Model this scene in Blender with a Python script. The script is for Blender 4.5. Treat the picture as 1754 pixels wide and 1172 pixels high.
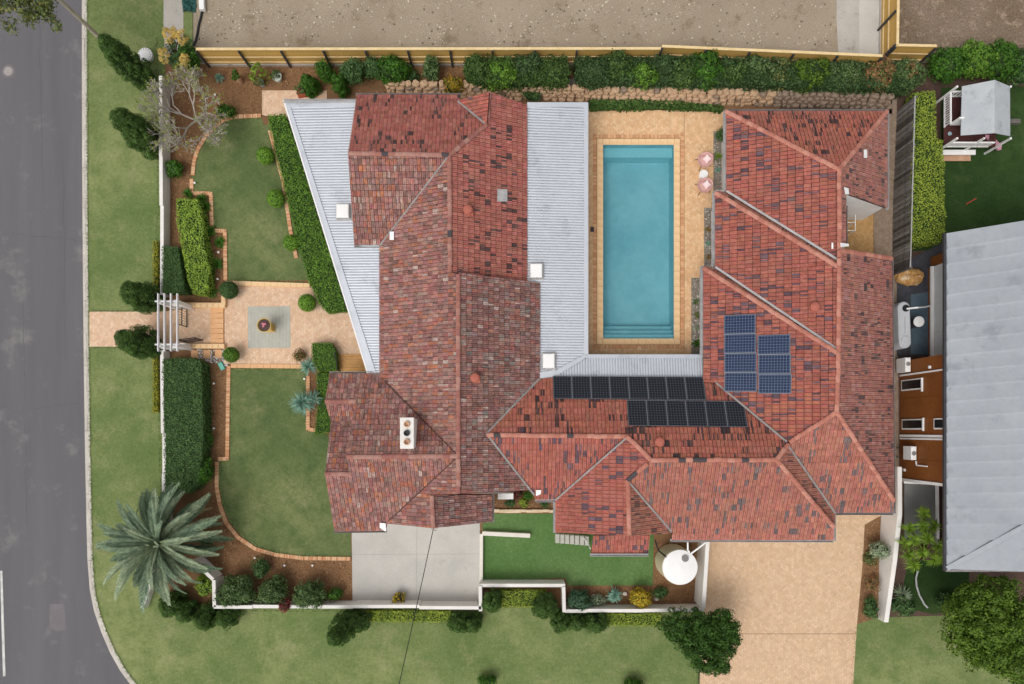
import bpy, math, random
import numpy as np
from mathutils import Vector, Matrix
from mathutils.geometry import tessellate_polygon

for o in list(bpy.data.objects):
    bpy.data.objects.remove(o)
scene = bpy.context.scene
COL = scene.collection
random.seed(11)
RNG = np.random.default_rng(5)

# ------------------------------------------------------------------ camera, sky, sun, exposure
# A drone hangs 42 m over the point (880, 737) of the photograph (1754 x 1172) and looks straight down; the lens is shifted.
CX, CY, FPX, HC = 880.0, 737.0, 1169.0, 42.0
cd = bpy.data.cameras.new('camera')
cd.sensor_width = 36.0
cd.lens = FPX / 1754.0 * 36.0
cd.shift_x = (877.0 - CX) / 1754.0
cd.shift_y = (CY - 586.0) / 1754.0
cd.clip_end = 2000.0
cam = bpy.data.objects.new('camera', cd)
COL.objects.link(cam)
cam.location = (0, 0, HC)
scene.camera = cam

SUN_EL, SUN_AZ = math.radians(60), math.radians(-142)      # azimuth from +Y (photo top), clockwise
world = bpy.data.worlds.new('World')
scene.world = world
world.use_nodes = True
wn = world.node_tree
wn.nodes.clear()
sky = wn.nodes.new('ShaderNodeTexSky')
sky.sky_type = 'NISHITA'
sky.sun_disc = False
sky.sun_elevation = SUN_EL
sky.sun_rotation = SUN_AZ
sky.dust_density = 4.0
hs = wn.nodes.new('ShaderNodeHueSaturation')
hs.inputs['Saturation'].default_value = 0.12
bg = wn.nodes.new('ShaderNodeBackground')
bg.inputs['Strength'].default_value = 0.15
wo = wn.nodes.new('ShaderNodeOutputWorld')
wn.links.new(sky.outputs[0], hs.inputs['Color'])
wn.links.new(hs.outputs[0], bg.inputs['Color'])
wn.links.new(bg.outputs[0], wo.inputs['Surface'])
sd = bpy.data.lights.new('sun', 'SUN')
sd.energy = 0.85
sd.angle = math.radians(30)
sd.color = (1.0, 0.96, 0.9)
sun = bpy.data.objects.new('sun', sd)
COL.objects.link(sun)
sdir = Vector((math.sin(SUN_AZ) * math.cos(SUN_EL), math.cos(SUN_AZ) * math.cos(SUN_EL), math.sin(SUN_EL)))
sun.rotation_euler = sdir.to_track_quat('Z', 'Y').to_euler()
sun.location = sdir * 80
scene.view_settings.view_transform = 'Standard'
scene.view_settings.look = 'None'
scene.view_settings.gamma = 1.0
scene.view_settings.exposure = 0.08
scene.view_settings.use_curve_mapping = False

# ------------------------------------------------------------------ helpers
def P(px, py, z=0.0):
    """A point of the place: where the sight line through a photo pixel passes the height z."""
    return Vector(((px - CX) / FPX * (HC - z), -(py - CY) / FPX * (HC - z), z))

def lin(h):
    r = []
    for k in (0, 2, 4):
        c = int(h[k:k + 2], 16) / 255.0
        r.append(c / 12.92 if c <= 0.04045 else ((c + 0.055) / 1.055) ** 2.4)
    return tuple(r)

def col(c, k=1.0):
    c = lin(c) if isinstance(c, str) else c
    return (c[0] * k, c[1] * k, c[2] * k, 1.0)

def _new(name):
    m = bpy.data.materials.new(name)
    m.use_nodes = True
    nt = m.node_tree
    b = nt.nodes['Principled BSDF']
    return m, nt, b

def _noise(nt, co, scale, detail=5, rough=0.6):
    n = nt.nodes.new('ShaderNodeTexNoise')
    n.inputs['Scale'].default_value = scale
    n.inputs['Detail'].default_value = detail
    n.inputs['Roughness'].default_value = rough
    nt.links.new(co, n.inputs['Vector'])
    return n.outputs['Fac']

def _ramp(nt, fac, stops):
    r = nt.nodes.new('ShaderNodeValToRGB')
    els = r.color_ramp.elements
    els[0].position, els[0].color = stops[0]
    els[1].position, els[1].color = stops[-1]
    for p, c in stops[1:-1]:
        e = els.new(p)
        e.color = c
    nt.links.new(fac, r.inputs['Fac'])
    return r.outputs['Color']

def _mix(nt, fac, a, b, mode='MIX'):
    m = nt.nodes.new('ShaderNodeMix')
    m.data_type = 'RGBA'
    m.blend_type = mode
    if isinstance(fac, float):
        m.inputs[0].default_value = fac
    else:
        nt.links.new(fac, m.inputs[0])
    for s, v in ((6, a), (7, b)):
        if isinstance(v, tuple):
            m.inputs[s].default_value = v
        else:
            nt.links.new(v, m.inputs[s])
    return m.outputs[2]

def _bump(nt, b, h, strength, dist=0.02):
    bm = nt.nodes.new('ShaderNodeBump')
    bm.inputs['Strength'].default_value = strength
    bm.inputs['Distance'].default_value = dist
    nt.links.new(h, bm.inputs['Height'])
    nt.links.new(bm.outputs[0], b.inputs['Normal'])

def MAT(name, c1, c2=None, scale=1.5, rough=0.85, bump=0.3, bscale=30.0, metal=0.0, fine=0.18, fscale=25.0, spec=0.3, c3=None, sc3=6.0, f3=0.62, bd=0.02, stretch=None):
    """Broad blotches c1..c2, fine speckle, optional patches of c3, fine relief."""
    m, nt, b = _new(name)
    tc = nt.nodes.new('ShaderNodeTexCoord').outputs['Object']
    c2 = c2 or c1
    t1 = tc
    if stretch:
        mp = nt.nodes.new('ShaderNodeMapping'); mp.inputs['Scale'].default_value = stretch
        nt.links.new(tc, mp.inputs[0]); t1 = mp.outputs[0]
    n1 = _noise(nt, t1, scale)
    c = _ramp(nt, n1, [(0.33, col(c1)), (0.67, col(c2))])
    if c3:
        n3 = _noise(nt, tc, sc3, 7, 0.7)
        k = _ramp(nt, n3, [(f3 - 0.06, (0, 0, 0, 1)), (f3 + 0.06, (1, 1, 1, 1))])
        c = _mix(nt, k, c, col(c3))
    if fine:
        n2 = _noise(nt, tc, fscale, 4, 0.75)
        g = _ramp(nt, n2, [(0.3, (1 - fine * 1.6,) * 3 + (1,)), (0.7, (1 + fine * 1.2,) * 3 + (1,))])
        c = _mix(nt, 1.0, c, g, 'MULTIPLY')
    nt.links.new(c, b.inputs['Base Color'])
    b.inputs['Roughness'].default_value = rough
    b.inputs['Metallic'].default_value = metal
    b.inputs['Specular IOR Level'].default_value = spec
    if bump:
        _bump(nt, b, _noise(nt, tc, bscale, 5, 0.7), bump, bd)
    return m

def ATTR(name, rough=0.85, stain=None, st_scale=1.2, st_lo=0.55, st_hi=0.75, fine=0.25, fscale=9.0):
    """Colour of each fired piece from its own attribute, with weathering on top."""
    m, nt, b = _new(name)
    tc = nt.nodes.new('ShaderNodeTexCoord').outputs['Object']
    a = nt.nodes.new('ShaderNodeAttribute')
    a.attribute_name = 'piece_col'
    c = a.outputs['Color']
    if stain:
        n = _noise(nt, tc, st_scale, 8, 0.72)
        k = _ramp(nt, n, [(st_lo, (0, 0, 0, 1)), (st_hi, (0.75, 0.75, 0.75, 1))])
        c = _mix(nt, k, c, col(stain))
    n2 = _noise(nt, tc, fscale, 6, 0.75)
    g = _ramp(nt, n2, [(0.3, (1 - fine * 1.5,) * 3 + (1,)), (0.7, (1 + fine,) * 3 + (1,))])
    c = _mix(nt, 1.0, c, g, 'MULTIPLY')
    nt.links.new(c, b.inputs['Base Color'])
    b.inputs['Roughness'].default_value = rough
    b.inputs['Specular IOR Level'].default_value = 0.25
    return m

def LEAF(name, cols, rough=0.6, spec=0.25, trans=0.25):
    m, nt, b = _new(name)
    g = nt.nodes.new('ShaderNodeNewGeometry')
    n = len(cols)
    c = _ramp(nt, g.outputs['Random Per Island'], [(i / (n - 1), col(k)) for i, k in enumerate(cols)])
    tc = nt.nodes.new('ShaderNodeTexCoord').outputs['Object']
    n2 = _noise(nt, tc, 2.6, 4, 0.65)
    k = _ramp(nt, n2, [(0.32, (0.58, 0.62, 0.6, 1)), (0.68, (1.35, 1.28, 1.12, 1))])
    c = _mix(nt, 1.0, c, k, 'MULTIPLY')
    nt.links.new(c, b.inputs['Base Color'])
    b.inputs['Roughness'].default_value = rough
    b.inputs['Specular IOR Level'].default_value = spec
    if trans:
        t = nt.nodes.new('ShaderNodeBsdfTranslucent')
        nt.links.new(c, t.inputs['Color'])
        mx = nt.nodes.new('ShaderNodeMixShader')
        mx.inputs[0].default_value = trans
        nt.links.new(b.outputs[0], mx.inputs[1])
        nt.links.new(t.outputs[0], mx.inputs[2])
        nt.links.new(mx.outputs[0], nt.nodes['Material Output'].inputs['Surface'])
    return m

W = {}          # where each object stands

def tag(o, label=None, cat=None, group=None, kind=None):
    if label: o['label'] = label
    if cat: o['category'] = cat
    if group: o['group'] = group
    if kind: o['kind'] = kind
    return o

def thing(name, label, cat, loc, group=None):
    o = bpy.data.objects.new(name, None)
    COL.objects.link(o)
    o.empty_display_size = 0.2
    o.location = loc
    W[o] = Vector(loc)
    return tag(o, label, cat, group)

def link(name, me, parent=None, loc=None):
    o = bpy.data.objects.new(name, me)
    COL.objects.link(o)
    if parent:
        o.parent = parent
        W[o] = W[parent].copy()
    else:
        o.location = loc
        W[o] = Vector(loc)
    return o

def inst(name, me, parent, M):
    """One piece that shares its mesh with its like; M is its place in the world."""
    o = bpy.data.objects.new(name, me)
    COL.objects.link(o)
    if parent:
        o.parent = parent
        M = Matrix.Translation(-W[parent]) @ M
        W[o] = Vector((0, 0, 0))
    o.matrix_basis = M
    return o

def frame(o, x, y, z):
    return Matrix(((x[0], y[0], z[0], o[0]), (x[1], y[1], z[1], o[1]), (x[2], y[2], z[2], o[2]), (0, 0, 0, 1)))

class MB:
    def __init__(s):
        s.v, s.f, s.c = [], [], []
    def poly(s, pts, c=None):
        n = len(s.v)
        s.v += [tuple(p) for p in pts]
        s.f.append(tuple(range(n, n + len(pts))))
        s.c.append(c)
        return s
    def mesh(s, vs, fs, c=None):
        n = len(s.v)
        s.v += [tuple(p) for p in vs]
        for f in fs:
            s.f.append(tuple(n + i for i in f))
            s.c.append(c)
        return s
    def sheet(s, pts):
        n = len(s.v)
        s.v += [tuple(p) for p in pts]
        for t in tessellate_polygon([[Vector(p) for p in pts]]):
            a, b, c = (Vector(pts[i]) for i in t)
            if (b - a).cross(c - a).z < 0: t = t[::-1]
            s.f.append(tuple(n + i for i in t)); s.c.append(None)
        return s
    def prism(s, pts, z0, z1, base=True):
        """pts: xy outline; z1 a height or a list of heights."""
        k = len(pts)
        ar = sum(pts[i][0] * pts[(i + 1) % k][1] - pts[(i + 1) % k][0] * pts[i][1] for i in range(k))
        zt = list(z1) if isinstance(z1, (list, tuple)) else [z1] * k
        pts = list(pts)
        if ar < 0: pts.reverse(); zt.reverse()
        lo = [(p[0], p[1], z0) for p in pts]
        hi = [(p[0], p[1], z) for p, z in zip(pts, zt)]
        n = len(s.v)
        s.v += lo + hi
        for i in range(k):
            j = (i + 1) % k
            s.f.append((n + i, n + j, n + k + j, n + k + i)); s.c.append(None)
        for t in tessellate_polygon([[Vector((p[0], p[1], 0)) for p in pts]]):
            a, b, c = (Vector((pts[i][0], pts[i][1], 0)) for i in t)
            if (b - a).cross(c - a).z < 0: t = t[::-1]
            s.f.append(tuple(n + k + i for i in t)); s.c.append(None)
            s.f.append(tuple(n + i for i in t[::-1])); s.c.append(None)
        return s
    def box(s, c, d, rz=0.0, bev=0.0):
        hx, hy, hz = d[0] / 2, d[1] / 2, d[2] / 2
        cr, sr = math.cos(rz), math.sin(rz)
        def q(x, y, z): return (c[0] + x * cr - y * sr, c[1] + x * sr + y * cr, c[2] + z)
        if not bev:
            vs = [q(x, y, z) for z in (-hz, hz) for x, y in ((-hx, -hy), (hx, -hy), (hx, hy), (-hx, hy))]
            return s.mesh(vs, [(3, 2, 1, 0), (4, 5, 6, 7), (0, 1, 5, 4), (1, 2, 6, 5), (2, 3, 7, 6), (3, 0, 4, 7)])
        e = bev
        vs = [q(x, y, -hz) for x, y in ((-hx, -hy), (hx, -hy), (hx, hy), (-hx, hy))]
        vs += [q(x, y, hz - e) for x, y in ((-hx, -hy), (hx, -hy), (hx, hy), (-hx, hy))]
        vs += [q(x, y, hz) for x, y in ((-hx + e, -hy + e), (hx - e, -hy + e), (hx - e, hy - e), (-hx + e, hy - e))]
        fs = [(3, 2, 1, 0), (8, 9, 10, 11)]
        for k in (0, 4):
            fs += [(k + i, k + (i + 1) % 4, k + 4 + (i + 1) % 4, k + 4 + i) for i in range(4)]
        return s.mesh(vs, fs)
    def beam(s, p0, p1, w, h, up=(0, 0, 1)):
        p0, p1 = Vector(p0), Vector(p1)
        d = (p1 - p0).normalized()
        x = d.cross(Vector(up))
        if x.length < 1e-4: x = Vector((1, 0, 0))
        x.normalize()
        y = x.cross(d).normalized()
        vs = [p + x * a * w / 2 + y * b * h / 2 for p in (p0, p1) for a, b in ((-1, -1), (1, -1), (1, 1), (-1, 1))]
        return s.mesh(vs, [(3, 2, 1, 0), (4, 5, 6, 7), (0, 1, 5, 4), (1, 2, 6, 5), (2, 3, 7, 6), (3, 0, 4, 7)])
    def tube(s, pts, r, n=8):
        pts = [Vector(p) for p in pts]
        rs = r if isinstance(r, (list, tuple)) else [r] * len(pts)
        vs, fs = [], []
        for i, p in enumerate(pts):
            d = (pts[min(i + 1, len(pts) - 1)] - pts[max(i - 1, 0)]).normalized()
            x = d.cross(Vector((0.13, 0.31, 0.94)))
            if x.length < 1e-3: x = d.cross(Vector((1, 0, 0)))
            x.normalize(); y = d.cross(x)
            for k in range(n):
                a = 2 * math.pi * k / n
                vs.append(p + (x * math.cos(a) + y * math.sin(a)) * rs[i])
        for i in range(len(pts) - 1):
            for k in range(n):
                k2 = (k + 1) % n
                fs.append((i * n + k, i * n + k2, (i + 1) * n + k2, (i + 1) * n + k))
        fs.append(tuple(range(n - 1, -1, -1)))
        fs.append(tuple(range((len(pts) - 1) * n, len(pts) * n)))
        return s.mesh(vs, fs)
    def lathe(s, c, prof, n=24, sx=1.0, sy=1.0):
        vs, fs = [], []
        for r, z in prof:
            for k in range(n):
                a = 2 * math.pi * k / n
                vs.append((c[0] + r * sx * math.cos(a), c[1] + r * sy * math.sin(a), c[2] + z))
        for i in range(len(prof) - 1):
            for k in range(n):
                k2 = (k + 1) % n
                fs.append((i * n + k, i * n + k2, (i + 1) * n + k2, (i + 1) * n + k))
        fs.append(tuple(range(n - 1, -1, -1)))
        fs.append(tuple(range((len(prof) - 1) * n, len(prof) * n)))
        return s.mesh(vs, fs)
    def data(s, name, mat, origin=(0, 0, 0), smooth=False):
        me = bpy.data.meshes.new(name)
        ox, oy, oz = origin
        me.from_pydata([(x - ox, y - oy, z - oz) for x, y, z in s.v], [], s.f)
        if any(c is not None for c in s.c):
            a = me.attributes.new('piece_col', 'FLOAT_COLOR', 'FACE')
            arr = np.array([(c or (0.3, 0.3, 0.3))[:3] + (1.0,) for c in s.c], dtype=np.float32)
            a.data.foreach_set('color', arr.ravel())
        if smooth:
            me.polygons.foreach_set('use_smooth', [True] * len(me.polygons))
        me.materials.append(mat)
        me.update()
        return me
    def build(s, name, mat, parent=None, loc=None, smooth=False):
        if parent: loc = W[parent]
        elif loc is None:
            a = np.array(s.v)
            loc = Vector(((a[:, 0].min() + a[:, 0].max()) / 2, (a[:, 1].min() + a[:, 1].max()) / 2, a[:, 2].min()))
        return link(name, s.data(name, mat, loc, smooth), parent, loc)

def struct(name, mb, mat, label=None):
    o = mb.build(name, mat)
    return tag(o, label, None, None, 'structure')

def ground(name, pxs, z, mat, label=None):
    """A flat sheet of the setting, its outline read off the photograph at its own level."""
    return struct(name, MB().sheet([P(x, y, z) for x, y in pxs]), mat, label)

# ---- clipping of pieces at the edge of a surface
def inside(p, poly):
    x, y = p; r = False
    j = len(poly) - 1
    for i in range(len(poly)):
        xi, yi = poly[i]; xj, yj = poly[j]
        if (yi > y) != (yj > y) and x < (xj - xi) * (y - yi) / (yj - yi) + xi: r = not r
        j = i
    return r

def tris(poly):
    out = []
    for t in tessellate_polygon([[Vector((p[0], p[1], 0)) for p in poly]]):
        a, b, c = (poly[i] for i in t)
        ar = (b[0] - a[0]) * (c[1] - a[1]) - (b[1] - a[1]) * (c[0] - a[0])
        if abs(ar) < 1e-9: continue
        out.append((a, b, c) if ar > 0 else (a, c, b))
    return out

def clip(poly, tri):
    for i in range(3):
        a, b = tri[i], tri[(i + 1) % 3]
        ex, ey = b[0] - a[0], b[1] - a[1]
        res = []
        for k in range(len(poly)):
            p, q = poly[k - 1], poly[k]
            dp = ex * (p[1] - a[1]) - ey * (p[0] - a[0])
            dq = ex * (q[1] - a[1]) - ey * (q[0] - a[0])
            if (dp >= 0) != (dq >= 0):
                t = dp / (dp - dq)
                res.append((p[0] + (q[0] - p[0]) * t, p[1] + (q[1] - p[1]) * t))
            if dq >= 0: res.append(q)
        poly = res
        if len(poly) < 3: return []
    return poly

# ---- foliage
def rand_dirs(n):
    d = RNG.normal(size=(n, 3))
    return d / np.linalg.norm(d, axis=1)[:, None]

def leaf_arrays(p, nrm, size, aspect=0.55, tilt=0.6):
    n = len(p)
    nrm = nrm / (np.linalg.norm(nrm, axis=1)[:, None] + 1e-9)
    nn = nrm + tilt * rand_dirs(n)
    nn /= np.linalg.norm(nn, axis=1)[:, None]
    t = np.cross(nn, rand_dirs(n)); t /= np.linalg.norm(t, axis=1)[:, None] + 1e-9
    b = np.cross(nn, t)
    sz = size * RNG.uniform(0.6, 1.35, n)[:, None]
    v = np.empty((n, 4, 3))
    v[:, 0] = p - t * sz * 0.5
    v[:, 1] = p + b * sz * 0.5 * aspect + nn * sz * 0.08
    v[:, 2] = p + t * sz * 0.5
    v[:, 3] = p - b * sz * 0.5 * aspect + nn * sz * 0.08
    return v.reshape(-1, 3), np.arange(n * 4).reshape(-1, 4)

def quads_mesh(name, parts, mat, origin):
    vs, fs, k = [], [], 0
    for v, f in parts:
        vs.append(v); fs.append(f + k); k += len(v)
    v = (np.concatenate(vs) - np.array(origin)).astype(np.float32)
    f = np.concatenate(fs).astype(np.int32)
    me = bpy.data.meshes.new(name)
    me.vertices.add(len(v)); me.vertices.foreach_set('co', v.ravel())
    me.loops.add(f.size); me.loops.foreach_set('vertex_index', f.ravel())
    me.polygons.add(len(f))
    me.polygons.foreach_set('loop_start', np.arange(0, f.size, 4, dtype=np.int32))
    me.update(calc_edges=True)
    me.materials.append(mat)
    return me

def ball_arrays(c, r, k=0.8, n=10, m=6, wob=0.12):
    vs = []
    for i in range(m + 1):
        th = math.pi * i / m
        for j in range(n):
            a = 2 * math.pi * j / n
            q = k * (1 + random.uniform(-wob, wob))
            vs.append((c[0] + r[0] * q * math.sin(th) * math.cos(a), c[1] + r[1] * q * math.sin(th) * math.sin(a), c[2] + r[2] * q * math.cos(th)))
    fs = [(i * n + j, (i + 1) * n + j, (i + 1) * n + (j + 1) % n, i * n + (j + 1) % n) for i in range(m) for j in range(n)]
    return np.array(vs), np.array(fs)

def clump_points(c, r, K, rc, per, low=-0.45, depth=(0.72, 1.0), flat=0.8):
    d = rand_dirs(K * 3)
    d = d[d[:, 2] > low][:K]
    az = np.arctan2(d[:, 1], d[:, 0]); ph = RNG.uniform(0, 6.28, 3)
    lob = 1 + 0.11 * np.sin(2 * az + ph[0] + d[:, 2]) + 0.10 * np.sin(3 * az + ph[1] - 2 * d[:, 2]) + 0.07 * np.sin(5 * az + ph[2])
    cc = np.array(c) + d * np.array(r) * (lob * RNG.uniform(depth[0], depth[1], len(d)))[:, None]
    rr = rc * RNG.uniform(0.6, 1.3, len(d))
    e = rand_dirs(len(d) * per)
    dd = np.repeat(d, per, 0)
    e = e + dd * 0.6
    e /= np.linalg.norm(e, axis=1)[:, None] + 1e-9
    rad = np.repeat(rr, per)[:, None] * RNG.uniform(0.55, 1.05, len(e))[:, None]
    p = np.repeat(cc, per, 0) + e * rad * np.array((1, 1, flat))
    nrm = e + np.array((0, 0, 0.2))
    return p, nrm

# ------------------------------------------------------------------ materials
def GRASS(name, c1, c2, deep, dry, amt=1.0):
    """Mown grass: slow drifts, tussock sized mottling, dry patches and blade grain."""
    m, nt, b = _new(name)
    tc = nt.nodes.new('ShaderNodeTexCoord').outputs['Object']
    c = _ramp(nt, _noise(nt, tc, 0.16, 3, 0.5), [(0.35, col(c1)), (0.65, col(c2))])
    k = _ramp(nt, _noise(nt, tc, 0.9, 6, 0.65), [(0.42, (0, 0, 0, 1)), (0.72, (0.8 * amt,) * 3 + (1,))])
    c = _mix(nt, k, c, col(deep))
    k = _ramp(nt, _noise(nt, tc, 0.55, 7, 0.7), [(0.56, (0, 0, 0, 1)), (0.74, (0.65 * amt,) * 3 + (1,))])
    mp = nt.nodes.new('ShaderNodeMapping'); mp.inputs['Location'].default_value = (13, 7, 0)
    nt.links.new(tc, mp.inputs[0])
    k = _ramp(nt, _noise(nt, mp.outputs[0], 0.5, 8, 0.72), [(0.54, (0, 0, 0, 1)), (0.74, (0.7 * amt,) * 3 + (1,))])
    c = _mix(nt, k, c, col(dry))
    for s, f in ((5.0, 0.13), (14.0, 0.16), (36.0, 0.2)):
        g = _ramp(nt, _noise(nt, tc, s, 4, 0.75), [(0.3, (1 - f * 1.6,) * 3 + (1,)), (0.7, (1 + f * 1.1,) * 3 + (1,))])
        c = _mix(nt, 1.0, c, g, 'MULTIPLY')
    nt.links.new(c, b.inputs['Base Color'])
    b.inputs['Roughness'].default_value = 0.95
    b.inputs['Specular IOR Level'].default_value = 0.1
    _bump(nt, b, _noise(nt, tc, 45, 5, 0.75), 0.7, 0.03)
    return m
m_grass = GRASS('verge_grass', '6e7f4c', '8d9562', '5e743f', 'a29c74')
m_lawn = GRASS('garden_grass', '5c6c42', '7c8456', '4a6238', '98936c')
m_turf = GRASS('synthetic_turf', '587a42', '6c8853', '4e7038', '7c9060', 0.5)
m_darklawn = GRASS('neighbour_grass', '2f4723', '3f552d', '28401e', '525e38')
m_base = MAT('rough_ground', '6d7a4c', '7b7c58', 0.2, 0.95, 0.5, 30)
m_mulch = MAT('bark_mulch', '94704f', '7e5c40', 0.7, 0.95, 0.8, 22, fine=0.34, fscale=20, bd=0.05)
m_mulch2 = MAT('fresh_mulch', 'a67448', '8f6440', 0.9, 0.95, 1.0, 28, fine=0.4, fscale=20, bd=0.05)
m_soil = MAT('dark_soil', '54403a', '6a5548', 0.8, 0.95, 0.9, 20, fine=0.4, fscale=18, bd=0.05)  # a darker brown soil colour
m_dirt = MAT('bare_dirt', 'a99a86', '9b8c78', 0.25, 0.95, 0.8, 14, fine=0.22, fscale=16, c3='85755f', sc3=0.6, f3=0.6, bd=0.06)
m_dirt2 = MAT('scraped_dirt', '8a7868', '75634f', 0.4, 0.95, 0.8, 14, fine=0.3, fscale=9, c3='a08c78', sc3=1.6, f3=0.58, bd=0.06)
m_asphalt = MAT('asphalt', '6b686b', '636164', 0.9, 0.9, 0.5, 120, fine=0.14, fscale=40, c3='7a7776', sc3=0.45, f3=0.62, stretch=(1.0, 0.07, 1.0))
m_patch = MAT('road_patch', '7b7477', '706b6e', 1.5, 0.9, 0.4, 90, fine=0.16, fscale=50)
m_paint = MAT('road_paint', 'd8d6d2', 'b9b7b2', 2.5, 0.8, 0.1, 60, fine=0.12, fscale=30)
m_kerb = MAT('kerb_concrete', 'ccc5bb', 'b4aca2', 0.7, 0.9, 0.3, 60, fine=0.2, fscale=22)
m_conc = MAT('driveway_concrete', 'c3beb7', 'b5b1aa', 0.6, 0.9, 0.2, 60, fine=0.09, fscale=14, c3='a8a5a0', sc3=0.9, f3=0.66)
m_slab = MAT('old_concrete', 'b8b2aa', 'a9a298', 0.6, 0.9, 0.3, 60, fine=0.12, fscale=14, c3='8f887c', sc3=1.2, f3=0.62)
m_sand = MAT('jointing_sand', 'bd9a78', 'ae8c6c', 2.0, 0.95, 0.2, 60, fine=0.2, fscale=40)
m_render = MAT('white_render', 'e9e4de', 'ddd8d2', 0.8, 0.8, 0.15, 60, fine=0.04, fscale=12)
m_cream = MAT('cream_stone', 'e3cdb0', 'd4bb9a', 2.0, 0.85, 0.3, 40, fine=0.14, fscale=14)
m_coping = MAT('coping_stone', 'ecc99c', 'e2b98a', 1.6, 0.75, 0.15, 40, fine=0.1, fscale=18)
m_sandst = MAT('sandstone_step', 'e3b487', 'd9a678', 1.2, 0.85, 0.2, 40, fine=0.1, fscale=18)
m_pavgrey = MAT('grey_paving', 'b9b7aa', 'aeada2', 2.0, 0.9, 0.3, 40, fine=0.12, fscale=20)
m_brick = ATTR('clay_paver', 0.9, 'a88468', 0.4, 0.56, 0.95, fine=0.09, fscale=2)
m_pebble = MAT('pebble_bed', '9a9086', '7f776c', 3.0, 0.9, 1.0, 40, fine=0.4, fscale=26, bd=0.04)
m_gravel = MAT('dark_gravel', '43434a', '525258', 3.0, 0.95, 1.0, 40, fine=0.35, fscale=30, bd=0.03)
m_stone = MAT('rubble_stone', 'c9a888', 'b08e6e', 2.5, 0.9, 0.6, 18, fine=0.25, fscale=10, c3='e2cdb2', sc3=2.2, f3=0.58)
m_stone2 = MAT('grey_rubble', '9b8878', '86705c', 2.5, 0.9, 0.6, 18, fine=0.25, fscale=10)
m_timber = MAT('new_timber', 'cba45c', 'b8924c', 2.0, 0.8, 0.3, 40, fine=0.16, fscale=12)
m_timberl = MAT('pale_timber', 'e6cd9e', 'd8bc88', 2.0, 0.8, 0.2, 40, fine=0.1, fscale=14)
m_oldtim = MAT('weathered_timber', '77716b', '625d58', 2.5, 0.9, 0.5, 30, fine=0.3, fscale=10)
m_deck = MAT('timber_deck', 'd3a268', 'c39258', 2.0, 0.75, 0.2, 40, fine=0.12, fscale=12)
m_post = MAT('dark_steel', '4a4a4d', '3e3e42', 2.0, 0.6, 0.1, 40, metal=0.3, fine=0.08)
m_black = MAT('black_iron', '26262a', '1c1c20', 2.0, 0.5, 0.1, 40, fine=0.05, spec=0.4)
m_white = MAT('white_paint', 'f0eeec', 'e6e4e2', 1.0, 0.55, 0.05, 40, fine=0.03)
m_agedwhite = MAT('aged_white', 'dcdadb', 'cfcdce', 1.5, 0.6, 0.05, 40, fine=0.05)
m_pale = MAT('pale_cap', 'e6dfd4', 'dad2c6', 1.5, 0.85, 0.2, 40, fine=0.08)
m_zinc = MAT('galvanised_sheet', 'cbced4', 'c2c6cd', 0.5, 0.5, 0.03, 30, metal=0.25, fine=0.04, fscale=4, c3='b2b6bd', sc3=0.7, f3=0.62, spec=0.4)
m_zinc2 = MAT('grey_sheet', 'a7abb0', '9ba0a6', 0.35, 0.55, 0.03, 30, metal=0.15, fine=0.04, fscale=3, c3='8d9297', sc3=0.5, f3=0.62, spec=0.35)
m_gutter = MAT('gutter_grey', 'b9b7b6', 'a3a1a0', 2.0, 0.6, 0.05, 30, fine=0.1, fscale=6)
m_gutterd = MAT('gutter_dull', '8d8886', '7b7674', 2.0, 0.6, 0.05, 30, fine=0.15, fscale=6)
m_tile = ATTR('roof_tile', 0.85, '7c685e', 0.9, 0.52, 0.85, fine=0.26, fscale=4)
m_tileold = ATTR('old_roof_tile', 0.9, '8d8078', 1.6, 0.52, 0.74, fine=0.38, fscale=6)
m_under = MAT('roof_underlay', '3b2c28', '33251f', 2.0, 0.95, 0.0, fine=0.1)  # dark colour stands in for shadow lines where tile gaps bare it
m_teal = MAT('pool_plaster', 'b2d6da', '9ac6ce', 0.45, 0.7, 0.05, 30, fine=0.05, fscale=1.6)
m_step = MAT('pool_step', 'b8dfe2', 'aed9de', 0.6, 0.7, 0.05, 30, fine=0.04, fscale=5)
m_pink = MAT('pink_rope', 'd3a9a2', 'c99c96', 6.0, 0.85, 0.4, 90, fine=0.12, fscale=40)
m_cush = MAT('pale_cushion', 'f0dad8', 'e8d0cf', 3.0, 0.9, 0.2, 50, fine=0.04)
m_terra = MAT('terracotta', 'b4664a', 'a4583e', 2.0, 0.85, 0.2, 30, fine=0.12)
m_tercap = ATTR('terracotta_fitting', 0.85, None, fine=0.18, fscale=10)
m_potc = MAT('pale_clay', 'c9a184', 'b58c70', 2.0, 0.85, 0.2, 30, fine=0.12)
m_yellow = MAT('yellow_glaze', 'cdb06a', 'c0a05a', 3.0, 0.5, 0.1, 30, fine=0.1)
m_brownwall = MAT('brown_cladding', '8a5326', '7b481f', 0.7, 0.6, 0.05, 30, fine=0.1, fscale=6)
m_dkbrown = MAT('dark_brown_cladding', '4a3328', '3e2a20', 0.9, 0.7, 0.05, 30, fine=0.1, fscale=6)
m_glass = MAT('window_glass', '1d2126', '15181c', 1.0, 0.08, 0.0, fine=0.0, spec=0.6)
m_bark = MAT('grey_bark', 'c2b6a6', 'a89c8c', 3.0, 0.9, 0.5, 30, fine=0.2, fscale=12)
m_barkb = MAT('brown_bark', '6a5440', '584636', 3.0, 0.9, 0.6, 30, fine=0.25, fscale=12)

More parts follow.
